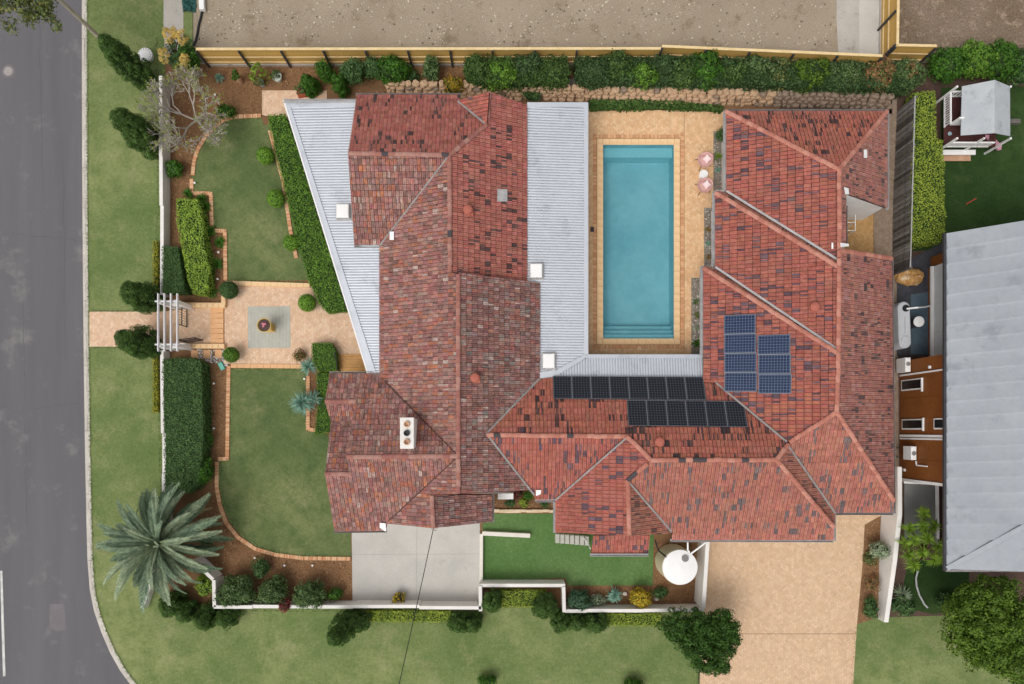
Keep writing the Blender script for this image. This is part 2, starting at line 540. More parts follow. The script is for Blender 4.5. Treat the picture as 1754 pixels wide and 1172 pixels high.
# ------------------------------------------------------------------ ground, street, lawns, beds
POOL = [(1032, 247), (1155, 247), (1155.5, 581), (1032, 581)]
def keyhole(outer, hole):
    def area(q): return sum(q[i - 1][0] * q[i][1] - q[i][0] * q[i - 1][1] for i in range(len(q)))
    hole = list(hole)
    if area(outer) * area(hole) > 0: hole.reverse()
    i, j = min(((i, j) for i in range(len(outer)) for j in range(len(hole))), key=lambda t: (outer[t[0]][0] - hole[t[1]][0]) ** 2 + (outer[t[0]][1] - hole[t[1]][1]) ** 2)
    return list(outer[:i + 1]) + hole[j:] + hole[:j + 1] + list(outer[i:])
struct('ground', MB().sheet([(x, y, -0.26) for x, y in keyhole([(-160, -160), (160, -160), (160, 160), (-160, 160)], [tuple(P(*q).xy) for q in POOL])]), m_base)
KERB = [(149.5, -160), (149.5, 120), (150, 300), (151.5, 500), (153, 640), (155, 780), (157.5, 900), (159, 960), (163, 1010), (170, 1045),
        (182, 1080), (197, 1115), (214, 1145), (234, 1172), (262, 1202), (300, 1232), (350, 1256), (420, 1272), (520, 1280), (700, 1284), (1000, 1286), (1190, 1287)]
ground('road', [(-1500, -300), (140, -300)] + [(x - 8, y + (2 if i > 8 else 0)) for i, (x, y) in enumerate(KERB)] + [(1900, 1290), (2600, 1290), (2600, 2000), (-1500, 2000)], -0.15, m_asphalt)
ground('verge_lawn', KERB + [(1195, 1287), (1195, 1040), (283, 1040), (283, 112), (330, 110), (330, -160)], 0.0, m_grass)
ROAD = bpy.data.objects['road']
# painted centre dashes, repair patch
def sheet_child(name, pxs, z, mat, parent):
    return MB().sheet([P(x, y, z) for x, y in pxs]).build(name, mat, parent)
sheet_child('painted_dash', [(0, 978), (4, 978), (9.5, 1158), (5, 1159)], -0.146, m_paint, ROAD)
sheet_child('repair_patch', [(85, 1035), (110, 1034), (113, 1079), (96, 1080), (85, 1077)], -0.146, m_patch, ROAD)
# tar seals over cracks
m_tar = MAT('crack_seal', '605d64', '58555c', 3.0, 0.8, 0.1, 30, fine=0.1)
def ribbon(pts, w, z, wob=0.0):
    mb = MB(); v = [P(x, y, z) for x, y in pts]; q = []
    for i, p in enumerate(v):
        d = (v[min(i + 1, len(v) - 1)] - v[max(i - 1, 0)]).normalized()
        n = Vector((-d.y, d.x, 0)) * w * 0.5 * (1 + random.uniform(-wob, wob))
        q.append((p + n, p - n))
    for a, b in zip(q, q[1:]):
        mb.poly([a[1], b[1], b[0], a[0]])
    return mb

# kerb, cast in lengths with open joints
kerb = thing('kerb', 'pale concrete kerb and gutter running along the street and curving round the corner', 'kerb', P(150, 600, -0.15))
def resample(pts, step):
    out = [pts[0]]; 
    for a, b in zip(pts, pts[1:]):
        L = (b - a).length; n = max(1, int(round(L / step)))
        for k in range(1, n + 1): out.append(a + (b - a) * (k / n))
    return out
kp = resample([P(x, y, 0) for x, y in KERB], 0.5)
PROF = [(0.0, -0.2), (0.0, 0.02), (-0.13, 0.02), (-0.155, 0.0), (-0.19, -0.115), (-0.42, -0.138), (-0.42, -0.2)]
i = 0
while i < len(kp) - 1:
    j = min(i + 8, len(kp) - 1)
    mb = MB(); rings = []
    for k in range(i, j + 1):
        d = (kp[min(k + 1, len(kp) - 1)] - kp[max(k - 1, 0)]).normalized()
        n = Vector((-d.y, d.x, 0))            # towards the lawn (path runs down the photo)
        sh = d * (0.012 if k == i else (-0.012 if k == j else 0))
        rings.append([kp[k] + n * a + Vector((0, 0, z)) + sh for a, z in PROF])
    for r0, r1 in zip(rings, rings[1:]):
        for a in range(len(PROF) - 1):
            mb.poly([r0[a], r1[a], r1[a + 1], r0[a + 1]])
    mb.poly(rings[0]); mb.poly(rings[-1][::-1])
    mb.build('kerb_length', m_kerb, kerb)
    i = j

# grime in the channel, cracks sealed with tar
gr_ = MB()
for k in range(len(kp) - 1):
    d = (kp[k + 1] - kp[k]).normalized(); n = Vector((-d.y, d.x, 0)); w = random.uniform(.02, .05)
    q0, q1 = kp[k] - n * 0.2, kp[k + 1] - n * 0.2
    gr_.poly([q0 - n * w + Vector((0, 0, -.113)), q1 - n * w + Vector((0, 0, -.113)), q1 + Vector((0, 0, -.111)), q0 + Vector((0, 0, -.111))])
gr_.build('channel_grime', MAT('gutter_grime', '6e675e', '58524a', 2.0, 0.95, 0.3, 40, fine=0.3), kerb)
rc_ = random.Random(9)
for x0, y0, x1, y1 in ((66, -20, 74, 330), (108, 240, 112, 620), (40, 520, 46, 900), (20, 400, 132, 412), (60, 700, 140, 690)):
    pts = [(x0 + (x1 - x0) * t / 14 + rc_.uniform(-1.6, 1.6), y0 + (y1 - y0) * t / 14 + rc_.uniform(-1.6, 1.6)) for t in range(15)]
    ribbon(pts, 0.03, -0.1465, 0.6).build('sealed_crack', m_tar, ROAD)
# the lot and its beds
ground('garden_soil', keyhole([(283, 110), (1528, 110), (1528, 870), (1500, 1072), (1195, 1040), (283, 1040)], POOL), 0.004, m_mulch)
ground('neighbour_soil', [(1528, 110), (2300, 110), (2300, 1072), (1500, 1072), (1528, 870)], 0.0, m_soil)
ground('building_plot', [(331, -500), (1508, -500), (1508, 97), (1130, 110), (331, 110)], 0.004, m_dirt)
ground('scraped_plot', [(1508, -500), (2300, -500), (2300, 108), (1508, 108)], 0.008, m_dirt2)
ground('concrete_strip', [(1433, -200), (1507, -200), (1507, 94), (1436, 92), (1433, 40)], 0.012, m_slab)
ground('concrete_path', [(1471, -200), (1508, -200), (1508, 95), (1472, 93)], 0.018, m_conc)
ground('neighbour_driveway_edge', [(281, -160), (314, -160), (314, 60), (306, 108), (283, 108), (280, 40)], 0.008, m_slab)
ground('neighbour_verge', [(1500, 1058), (1700, 1052), (1900, 1050), (2400, 1050), (2400, 1400), (1450, 1400), (1463, 1072)], 0.006, m_grass)
ground('neighbour_lawn', [(1612, 150), (2300, 140), (2300, 420), (1560, 430), (1612, 400)], 0.008, m_darklawn)
ground('side_lawn', [(1556, 960), (1660, 960), (1660, 1040), (1600, 1052), (1540, 1040)], 0.008, m_darklawn)
ground('front_lawn_upper', [(331, 329), (328, 300), (336, 262), (352, 236), (374, 214), (398, 204), (448, 201), (452, 214), (466, 214), (500, 320), (545, 480), (389, 480), (388, 398), (366, 397), (364, 331)], 0.02, m_lawn)
ground('front_lawn_lower', [(395, 631), (524, 631), (527, 738), (562, 745), (575, 800), (600, 900), (602, 955), (560, 956), (510, 954), (470, 948), (440, 938), (415, 920), (394, 896), (381, 865), (375, 830), (373, 788), (394, 786)], 0.02, m_lawn)
ground('turf_lawn', [(826, 880), (952, 880), (952, 905), (1120, 912), (1118, 1003), (972, 1003), (968, 990), (827, 996)], 0.02, m_turf)
ground('concrete_driveway', [(602, 880), (822, 876), (822, 1034), (604, 1034)], 0.03, m_conc)
DRV = bpy.data.objects['concrete_driveway']
m_joint = MAT('control_joint', '9c9892', '918d88', 3.0, 0.9, 0.0, fine=0.1)
ribbon([(602, 950), (822, 949)], 0.018, 0.034).build('control_joint', m_joint, DRV)
ribbon([(714, 890), (713, 1026)], 0.018, 0.0345).build('control_joint', m_joint, DRV)

# ------------------------------------------------------------------ herringbone clay paving, brick by brick
def pick(cols):
    c = random.choice(cols); k = random.uniform(0.93, 1.07)
    return tuple(min(1, x * k) for x in c)
PINK = [lin(h) for h in ('dfbd9e', 'd9b495', 'e4c6a9', 'd4ac8e', 'e6ccb2', 'dcb99a')]
ORANGE = [lin(h) for h in ('e0b68c', 'dab082', 'e6c29a', 'deb286', 'd4a67a', 'e8c8a0')]
TAN = [lin(h) for h in ('d8b897', 'd3b290', 'dcbe9e', 'cfac8c', 'dec2a4', 'd5b493')]
BROWN = [lin(h) for h in ('b8905c', 'ac8452', 'c29c68')]
RED = [lin(h) for h in ('d09a70', 'c48c64', 'd8a87e', 'c8946c')]

def paving(name, pxs, z, cols, label, ang=45, L=0.23, wob=0.0, run=False, keep=0):
    """Clay bricks laid in herringbone (or running bond) on a sand sheet; joints are open and 6 mm deep."""
    o = ground(name, pxs, z, m_sand, label)
    z += 0.008
    pl = [(p.x, p.y) for p in (P(x, y, z) for x, y in pxs)]
    a = math.radians(ang); ca, sa = math.cos(a), math.sin(a)
    loc = [(x * ca + y * sa, -x * sa + y * ca) for x, y in pl]
    T = tris(loc)
    xs = [p[0] for p in loc]; ys = [p[1] for p in loc]
    w = L / 2; g = 0.006
    rects = []
    if run:
        j = 0; y = min(ys)
        while y < max(ys):
            x = min(xs) - L + (j % 2) * w
            while x < max(xs): rects.append((x, y, x + L, y + w)); x += L
            y += w; j += 1
    else:
        nx = int((max(xs) - min(xs)) / w) + 6; ny = int((max(ys) - min(ys)) / w) + 6
        for r in range(-2, ny):
            for c in range(-4, nx):
                k = (c - r) % 4
                X, Y = min(xs) + c * w, min(ys) + r * w
                if k == 0: rects.append((X, Y, X + 2 * w, Y + w))
                elif k == 3: rects.append((X, Y, X + w, Y + 2 * w))
    mb = MB(); cm = tuple(sum(q[k] for q in cols) / len(cols) for k in range(3))
    for x0, y0, x1, y1 in rects:
        q = [(x0 + g, y0 + g), (x1 - g, y0 + g), (x1 - g, y1 - g), (x0 + g, y1 - g)]
        ins = [inside(p, loc) for p in q]
        c = pick(cols); c = tuple(0.6 * x + 0.4 * y for x, y in zip(c, cm))
        zz = z + random.uniform(-0.002, 0.003)
        def up(p, h): return (p[0] * ca - p[1] * sa, p[0] * sa + p[1] * ca, h)
        if all(ins):
            n = len(mb.v)
            mb.v += [up(p, zz) for p in q] + [up(p, z - 0.007) for p in q]
            mb.f += [(n, n + 1, n + 2, n + 3)] + [(n + 4 + i, n + 4 + (i + 1) % 4, n + (i + 1) % 4, n + i) for i in range(4)]
            mb.c += [c] * 5
        else:
            cx, cy = (x0 + x1) / 2, (y0 + y1) / 2
            for t in T:
                k = clip(q, t)
                if k: mb.poly([up(p, zz) for p in k], c)
    b = mb.build('brick_field', m_brick, o)
    b['kind'] = 'stuff'
    return o

paving('street_path', [(153, 534), (272, 534), (360, 526), (360, 588), (330, 594), (153, 594)], 0.03, PINK, None)
paving('entry_court', [(384, 527), (388, 490), (530, 490), (600, 500), (640, 600), (640, 640), (540, 624), (384, 623)], 0.05, PINK, None)
paving('garden_path_corner', [(449, 155), (560, 155), (560, 220), (449, 197)], 0.03, PINK, None)
paving('pool_terrace', keyhole([(1000, 185), (1250, 192), (1250, 225), (1222, 225), (1222, 356), (1206, 356), (1206, 476), (1184, 476), (1184, 640), (1000, 640)], [(1021, 236), (1166, 236), (1166.5, 592), (1021, 592)]), 0.03, ORANGE, None)
paving('brick_driveway', [(1205, 915), (1428, 900), (1428, 850), (1511, 850), (1511, 882), (1481, 899), (1478, 960), (1468, 1070), (1454, 1287), (1195, 1287), (1202, 1060), (1205, 1035)], 0.02, TAN, None)
paving('courtyard_paving', [(1430, 330), (1496, 330), (1496, 450), (1430, 450)], 0.03, BROWN, None)
PT = bpy.data.objects['pool_terrace']
BD = bpy.data.objects['brick_driveway']
m_pj = MAT('paving_joint', '8a6e54', '7a6048', 3.0, 0.95, 0.0, fine=0.2)
ribbon([(1262, 1086), (1466, 1086)], 0.03, 0.034).build('expansion_joint', m_pj, BD)
ribbon([(1172, 194), (1172.5, 300), (1172, 605)], 0.02, 0.0455).build('expansion_joint', m_pj, PT)
ground('step_landing', [(360, 527), (385, 527), (385, 590), (360, 589)], 0.036, m_sandst)
LAND = bpy.data.objects['step_landing']
for k in range(2):
    mb = MB()
    for j in range(7):
        y0 = 528 + j * 8.8
        a, b = P(361 + 12 * k, y0 + 0.3, 0), P(372.4 + 12 * k, y0 + 8.5, 0)
        m2 = MB().box(((a.x + b.x) / 2, (a.y + b.y) / 2, 0.045 + 0.04 * k), (b.x - a.x, a.y - b.y, 0.05 + 0.08 * k), 0, 0.006)
        m2.build('paver', m_sandst, LAND)
ground('courtyard_rock_edge', [(1497, 330), (1524, 330), (1524, 450), (1497, 450)], 0.03, m_stone2)
ground('grey_paving_square', [(424.5, 525.5), (497, 524.5), (497.5, 596), (425, 596.5)], 0.066, m_pavgrey)
GPS = bpy.data.objects['grey_paving_square']
for i in range(12):
    for j in range(12):
        a, b = P(425 + i * 6.02, 525 + j * 5.94, 0.07), P(425 + i * 6.02 + 5.5, 525 + j * 5.94 + 5.4, 0.07)
        MB().box(((a.x + b.x) / 2, (a.y + b.y) / 2, 0.0685 + random.uniform(0, .003)), (b.x - a.x, a.y - b.y, 0.008)).build('paver', m_pavgrey, GPS)

# straight borders made of single pavers
def paver_row(name, px0, px1, wpx, n, z, h, mat, label, kind='structure', cat=None, piece='paver', gap=0.012):
    """A row of n pavers between two photo points; width in metres; each its own piece."""
    a, b = P(px0[0], px0[1], z), P(px1[0], px1[1], z)
    d = (b - a); L = d.length / n; d.normalize(); nrm = Vector((-d.y, d.x, 0))
    c = (a + b) / 2
    t = thing(name, label, cat, (c.x, c.y, z)) if cat else tag(thing(name, None, None, (c.x, c.y, z)), None, None, None, kind)
    me = [MB().box((0, 0, h / 2), (L - gap, wpx, h), 0, 0.008).data(piece, mat) for _ in range(1)][0]
    for k in range(n):
        p = a + d * (k + 0.5) * L
        inst(piece, me, t, frame((p.x, p.y, z + random.uniform(-.003, .003)), d, nrm, (0, 0, 1)))
    return t
paver_row('court_border', (388, 485.5), (532, 490), 0.27, 13, 0.02, 0.16, m_coping, 'pale sandstone border row between the entry court and the upper lawn', cat='edging')
paver_row('court_border', (396, 627), (532, 628), 0.25, 12, 0.02, 0.08, m_sandst, 'sandstone border row between the entry court and the lower lawn', cat='edging')

# brick edgings, each brick laid across the line
EB = [MB().box((0, 0, 0.045), (0.098, 0.23, 0.09), 0, 0.008).data('brick', MAT('edging_brick_' + n, a, b, 3.0, 0.9, 0.3, 40, fine=0.15, fscale=20))
      for n, a, b in (('pale', 'dbab83', 'd09c74'), ('rose', 'd09a72', 'c48c66'), ('tan', 'e0b892', 'd4a880'))]
def brick_edging(label, pts, group='brick edgings of the front lawns'):
    v = [P(x, y, 0) for x, y in pts]
    c = sum(v, Vector()) / len(v)
    t = thing('brick_edging', label, 'edging', (c.x, c.y, 0), group)
    rs = resample(v, 0.02); acc = 0.0; last = -1
    for i in range(1, len(rs)):
        acc += (rs[i] - rs[i - 1]).length
        if int(acc / 0.107) > last:
            last = int(acc / 0.107)
            d = (rs[min(i + 8, len(rs) - 1)] - rs[max(i - 8, 0)]).normalized()
            inst('brick', random.choice(EB), t, frame((rs[i].x, rs[i].y, random.uniform(0, .006)), d, (-d.y, d.x, 0), (0, 0, 1)))
    return t
brick_edging('curved terracotta brick edging at the top of the upper front lawn', [(331, 300), (333, 278), (340, 256), (352, 236), (370, 216), (384, 206), (400, 201), (447, 199)])
brick_edging('stepped brick edging between upper lawn and the hedge bed', [(329, 308), (329, 332), (362, 332), (364, 396), (386, 396), (387, 481)])
brick_edging('straight brick edging along the bare mulch bed of the lower lawn', [(392.5, 628), (391, 700), (390, 786), (374, 786)])
brick_edging('long curved brick edging sweeping from palm to concrete driveway', [(372, 792), (372, 835), (377, 864), (387, 894), (408, 920), (438, 940), (472, 950), (520, 956), (601, 957)])
brick_edging('short brick edging beside the two yuccas', [(528, 645), (528, 735), (540, 737)])
brick_edging('short brick edging pieces peeping out beside the clipped hedge above', [(463, 225), (486, 312), (498, 395), (508, 442)])

# ragged grass where lawns meet hard edges
fr = MB()
def fringe(pts, cols, lo=0.05, hi=0.12, step=0.035, z=0.0, both=True):
    rs = resample([P(x, y, z) for x, y in pts], step)
    for i in range(len(rs) - 1):
        for _ in range(2):
            if random.random() < 0.3: continue
            q = rs[i] + (rs[i + 1] - rs[i]) * random.random(); a = random.uniform(0, 6.283); l = random.uniform(lo, hi)
            d = Vector((math.cos(a), math.sin(a), random.uniform(.2, .8))) * l; s = Vector((-math.sin(a), math.cos(a), 0)) * 0.018
            fr.poly([q - s, q + s, q + d + s * .4, q + d - s * .4], pick(cols))
VG = L_('6a7c46', '5a6e3c', '7c8a56', '4e6434', '8a9462') if False else [lin(h) for h in ('6a7c46', '5a6e3c', '7c8a56', '4e6434', '8a9462')]
fringe(KERB[:16], VG, z=0.01)
fringe([(268, 60), (270, 260), (270, 400), (270, 500)], VG); fringe([(270, 605), (273, 740), (276, 860)], VG)
fringe([(153, 533), (268, 533)], VG); fringe([(153, 595.5), (262, 595.5)], VG)
fringe([(430, 1046), (620, 1047)], VG); fringe([(1195, 1060), (1195, 1180)], VG); fringe([(1466, 1072), (1458, 1180)], VG)
fringe([(331, 329), (329, 300), (337, 262), (353, 237), (375, 215), (399, 205), (448, 202)], VG, z=.02); fringe([(366, 334), (368, 396), (389, 399), (390, 480), (520, 484)], VG, z=.02)
fringe([(396, 634), (395, 786), (376, 790), (377, 830), (383, 865), (396, 894), (416, 918), (442, 936), (472, 946), (512, 952), (601, 954)], VG, z=.02); fringe([(396, 633), (522, 633), (524, 738)], VG, z=.02)
tag(fr.build('grass_fringe', ATTR('grass_blade', 0.9, None, fine=0.1)), 'uncut grass blades along the edges of the lawns', None, None, 'stuff')

# ------------------------------------------------------------------ the tiled house
HOUSE = thing('tiled_house', 'sprawling single storey house with red tiled hip and gable roofs and grey metal verandah roofs', 'house', (0, 3, 0))
class Plane:
    def __init__(s, A, B, C):
        s.A, s.B, C = P(*A), P(*B), P(*C)
        s.u = (s.B - s.A).normalized()
        n = s.u.cross(C - s.A).normalized()
        if n.z < 0: s.u = -s.u; n = -n
        s.n = n
        s.v = n.cross(s.u).normalized()
        if s.v.z < 0: s.v = -s.v; s.u = -s.u
        s.v = s.n.cross(s.u)
        s.o = s.A
    def hit(s, px, py):
        d = Vector(((px - CX) / FPX, -(py - CY) / FPX, -1.0))
        c = Vector((0, 0, HC))
        t = (s.o - c).dot(s.n) / d.dot(s.n)
        return c + d * t
    def st(s, p): q = p - s.o; return (q.dot(s.u), q.dot(s.v))
    def pt(s, a, b, h=0.0): return s.o + s.u * a + s.v * b + s.n * h

E = 2.7
PLANES = {
 # the old front house
 'main_east_upper': (Plane((903, 200, E), (903, 470, E), (770, 300, 4.75)), [(770, 266), (834, 215), (838, 158), (903, 180), (903, 484), (771, 466)], 'red', 0.33),
 'north_gable_west': (Plane((834, 215, 3.97), (838, 158, 3.97), (783, 174, 2.95)), [(834, 215), (783, 173), (838, 158)], 'east', 0.36),
 'northwest_north': (Plane((611, 163, E), (788, 163, E), (700, 265, 4.75)), [(611, 163), (788, 163), (787, 176), (834, 215), (770, 266), (596, 263)], 'red', 0.33),
 'northwest_south': (Plane((607, 420, E), (651, 420, E), (700, 265, 4.75)), [(596, 263), (770, 266), (651, 420), (607, 420)], 'old', 0.33),
 'main_west': (Plane((650, 430, E), (650, 640, E), (770, 350, 4.75)), [(770, 266), (771, 466), (785, 470), (785, 781), (660, 655), (650, 640), (650, 421)], 'old', 0.33),
 'main_east_lower': (Plane((923, 490, E), (923, 640, E), (785, 600, 4.99)), [(785, 467), (925, 485), (924, 650), (833, 743), (916, 846), (905, 839), (845, 846), (785, 846)], 'brown', 0.33),
 'main_west_south': (Plane((650, 430, E), (650, 640, E), (770, 350, 4.75)), [(785, 781), (785, 846), (740, 848), (742, 905), (664, 897), (665, 893)], 'old', 0.33),
 'porch_east': (Plane((740, 850, 4.22), (742, 905, 4.22), (843, 880, 2.75)), [(740, 848), (843, 848), (843, 894), (742, 905)], 'brown', 0.33),
 'southwest_north': (Plane((565, 640, E), (648, 640, E), (690, 781, 4.99)), [(565, 640), (648, 640), (660, 655), (785, 781), (594, 783), (608, 689), (557, 688)], 'old', 0.33),
 'southwest_south': (Plane((573, 910, E), (661, 908, E), (690, 782, 4.99)), [(594, 783), (785, 781), (665, 893), (661, 909), (573, 910), (557, 812), (599, 812)], 'old', 0.33),
 'gablet_south': (Plane((557, 688, 3.49), (608, 688, 3.49), (580, 721, 2.95)), [(557, 688), (608, 688), (608, 722), (567, 722)], 'old', 0.33),
 'gablet_north': (Plane((557, 812, 4.43), (599, 812, 4.43), (580, 722, 2.95)), [(557, 812), (600, 812), (608, 722), (567, 722)], 'old', 0.33),
 # the wing behind
 'wing_north': (Plane((945, 648, E), (1215, 648, E), (1200, 788, 4.97)), [(833, 743), (924, 650), (945, 647), (1216, 647), (1226, 656), (1347, 757), (1330, 788), (1114, 788), (1074, 748)], 'redbrown', 0.40),
 'wing_south': (Plane((915, 856, 2.62), (950, 856, 2.62), (950, 747, 4.28)), [(833, 743), (1074, 748), (951, 857), (918, 857), (914, 848)], 'east', 0.40),
 'middle_west': (Plane((950, 860, E), (950, 910, E), (1113, 787, 4.97)), [(1074, 748), (1114, 788), (1107, 796), (1075, 823), (1078, 918), (951, 912), (951, 857)], 'east', 0.40),
 'middle_east': (Plane((1075, 823, 4.52), (1078, 918, 4.52), (1149, 912, 2.9)), [(1075, 823), (1151, 911), (1149, 914), (1078, 918)], 'thin', 0.40),
 'low_south': (Plane((1012, 950, 2.5), (1110, 950, 2.5), (1060, 917, 3.05)), [(1012, 950), (1110, 950), (1113, 917), (1016, 917)], 'east', 0.34),
 'east_south': (Plane((1150, 925, E), (1428, 925, E), (1250, 788, 4.97)), [(1107, 796), (1114, 788), (1330, 788), (1428, 904), (1428, 925), (1150, 925), (1151, 911), (1075, 823)], 'eastpale', 0.40),
 'east_hip': (Plane((1428, 880, E), (1428, 920, E), (1330, 788, 4.97)), [(1330, 788), (1349, 764), (1430, 878), (1428, 904)], 'thin', 0.40),
 'right_north': (Plane((1243, 191, E), (1519, 191, E), (1437, 291, 4.95)), [(1243, 191), (1519, 191), (1437, 291)], 'redbrown', 0.36),
 'right_west_first': (Plane((1243, 195, 2.8), (1243, 320, 2.8), (1437, 291, 4.95)), [(1243, 191), (1437, 291), (1438, 440), (1436, 447), (1243, 328)], 'east', 0.41),
 'right_west_second': (Plane((1224, 335, 2.8), (1224, 450, 2.8), (1437, 458, 5.1)), [(1224, 329), (1437, 458), (1435, 600), (1224, 458)], 'east', 0.41),
 'right_west_third': (Plane((1204, 460, 2.85), (1204, 600, 2.85), (1434, 650, 5.25)), [(1204, 458), (1436, 606), (1433, 706), (1352, 757), (1346, 756), (1226, 655), (1204, 655)], 'east', 0.41),
 'saw_strip_first': (Plane((1226, 331, 2.87), (1437, 457, 5.1), (1244, 330, 2.66)), [(1224, 329), (1243, 327), (1436, 446), (1437, 458)], 'thin', 0.36),
 'saw_strip_second': (Plane((1206, 460, 2.9), (1436, 606, 5.2), (1225, 460, 2.66)), [(1204, 458), (1224, 457), (1435, 598), (1436, 606)], 'thin', 0.36),
 'right_south': (Plane((1430, 878, E), (1530, 878, E), (1433, 706, 5.25)), [(1433, 706), (1531, 858), (1530, 878), (1430, 878), (1349, 762)], 'eastpale', 0.40),
 'right_east_lower': (Plane((1527, 445, E), (1531, 850, E), (1435, 600, 5.2)), [(1437, 428), (1527, 443), (1531, 858), (1433, 706)], 'mottle', 0.30),
 'right_east_upper': (Plane((1519, 195, E), (1519, 350, E), (1437, 300, 4.95)), [(1437, 291), (1519, 191), (1519, 357), (1449, 332), (1449, 419), (1438, 419)], 'mottle', 0.30),
}
def L_(*h): return [lin(x) for x in h]
STY = {
 'red': (L_('a7675d', '9d5c52', 'b17266', '96584e'), L_('403636', '483c3c', '524444'), 0.17),
 'old': (L_('a3746c', '986660', 'ad7a6e', '926c66', 'a66a57', '88635c', 'a78379', '9a716a'), L_('74564f', '846a62', 'b87858', 'b8a298'), 0.14),
 'brown': (L_('8e6961', '825f5a', '99726b', '907872', '7e5a54', '95635a'), L_('66504c', '787270', 'a87464', 'b09a92'), 0.16),
 'redbrown': (L_('af6959', 'a25e4f', 'b7715f', '9c6253'), L_('443638', '4e4040', '3c3236'), 0.30),
 'east': (L_('ad6859', 'a55f52', 'b47162', 'a96559', '9d594e'), L_('65525a', '705c64', '5a4850'), 0.28),
 'eastpale': (L_('ac7060', 'a56659', 'b17767', 'a86c5e', '9f6659'), L_('6c6062', '766a68', '62585a'), 0.27),
 'thin': (L_('a06a5c', '946051', 'aa7464'), L_('5a4642', '6c544e'), 0.2),
 'mottle': (L_('9d675e', '905e55', 'a97065', '98695e', 'a76f5e', '895c55', 'ac837b'), L_('4e4042', '56484a', '6c5a54'), 0.2),
}
mb = MB()
for k, (pl, pxs, st, ex) in PLANES.items():
    pts = [pl.hit(*q) - pl.n * 0.07 for q in pxs]
    n0 = len(mb.v); mb.v += [tuple(p) for p in pts]
    for t in tessellate_polygon([[Vector((*pl.st(p), 0)) for p in pts]]):
        mb.f.append(tuple(n0 + i for i in t)); mb.c.append(None)
ROOF = mb.build('tiled_roof', m_under, HOUSE)
ROOF['label'] = 'red terracotta tiled roof with darker tiles scattered over it'

TPROF = [(0.045, 0.016), (0.20, 0.002), (0.48, 0.028), (0.62, 0.004), (0.955, 0.026)]
SHADOW_GAP = 0.022  # bares dark underlay below each course, imitating the tiles' shadow line
def tile_h(fs, ft):
    for (a, ha), (b, hb) in zip(TPROF, TPROF[1:]):
        if a <= fs <= b:
            return ha + (hb - ha) * (fs - a) / (b - a) + 0.042 * (1 - ft)
    return 0.016 + 0.042 * (1 - ft)
full, stuff_old, stuff_new = [], MB(), MB()
for key, (pl, pxs, st, ex) in PLANES.items():
    poly = [pl.st(pl.hit(*q)) for q in pxs]
    T = tris(poly)
    w = 0.215
    s0, s1 = min(p[0] for p in poly), max(p[0] for p in poly)
    t0, t1 = min(p[1] for p in poly), max(p[1] for p in poly)
    base, dark, frac = STY[st]
    mean = tuple(sum(q[k] for q in base) / len(base) for k in range(3))
    old = st in ('old', 'brown')
    S = stuff_old if old else stuff_new
    darkset = {}
    nj = int((t1 - t0) / ex) + 1; ni = int((s1 - s0) / w) + 1
    rowk = [random.uniform(0.93, 1.06) for _ in range(nj + 1)]
    for _ in range(int(ni * nj * frac / 1.9)):
        i, j = random.randrange(ni), random.randrange(nj)
        darkset[(i, j)] = 1
        r = random.random()
        if r < 0.45: darkset[(i + 1, j)] = 1
        elif r < 0.6: darkset[(i, j + 1)] = 1
        elif r < 0.72: darkset[(i + 1, j + 1)] = 1
    for j in range(nj):
        for i in range(ni):
            a0, b0 = s0 + i * w, t0 + j * ex
            q = [(a0 + 0.006, b0), (a0 + w - 0.006, b0), (a0 + w - 0.006, b0 + ex), (a0 + 0.006, b0 + ex)]
            cb = pick(base)
            if not old: cb = tuple(0.5 * x + 0.5 * y for x, y in zip(cb, mean))
            cb = tuple(x * rowk[j] for x in cb)
            c = [tuple(x * random.uniform(0.93, 1.07) for x in cb)] * 2 + [tuple(x * random.uniform(0.9, 1.08) for x in cb)] * 2
            if (i, j) in darkset:
                kd = random.uniform(0.0, 0.15); cd_ = tuple(x * (1 - kd) + y * kd for x, y in zip(pick(dark), cb)); r = random.random()
                idx = (0, 1, 2, 3) if r < 0.28 else ((0, 1) if r < 0.52 else ((1, 2) if r < 0.75 else (2, 3)))
                for q_ in idx: c[q_] = cd_
            ins = [inside(p, poly) for p in q]
            if all(ins):
                full.append((pl, a0, b0, w, ex, c, old))
                continue
            if not any(ins) and not any(inside((a0 + w / 2, b0 + ex * f), poly) for f in (0.1, 0.5, 0.9)):
                continue
            for sk_, ((fa, ha), (fb, hb)) in enumerate(zip(TPROF, TPROF[1:])):
                qq = [(a0 + fa * w, b0 + SHADOW_GAP), (a0 + fb * w, b0 + SHADOW_GAP), (a0 + fb * w, b0 + ex), (a0 + fa * w, b0 + ex)]
                for t in T:
                    k = clip(qq, t)
                    if k:
                        S.poly([pl.pt(x, y, tile_h(min(0.955, max(0.045, (x - a0) / w)), (y - b0) / ex)) for x, y in k], c[sk_])
def tile_geo(w, ex):
    vs, fs = [], []
    for fa, ha in TPROF:
        vs += [(fa * w, SHADOW_GAP, ha + 0.042), (fa * w, ex, ha), (fa * w, SHADOW_GAP, ha - 0.012)]
    for k in range(len(TPROF) - 1):
        a, b = 3 * k, 3 * k + 3
        fs += [(a, b, b + 1, a + 1), (a + 2, b + 2, b, a)]
    return vs, fs
def score(t):
    pl, a0, b0, w, ex, c, old = t
    p = pl.pt(a0 + w / 2, b0 + ex / 2)
    d = Vector((0, 0, HC)) - p
    return ex * pl.n.dot(d.normalized()) / d.length_squared
full.sort(key=score, reverse=True)
CACHE = {}
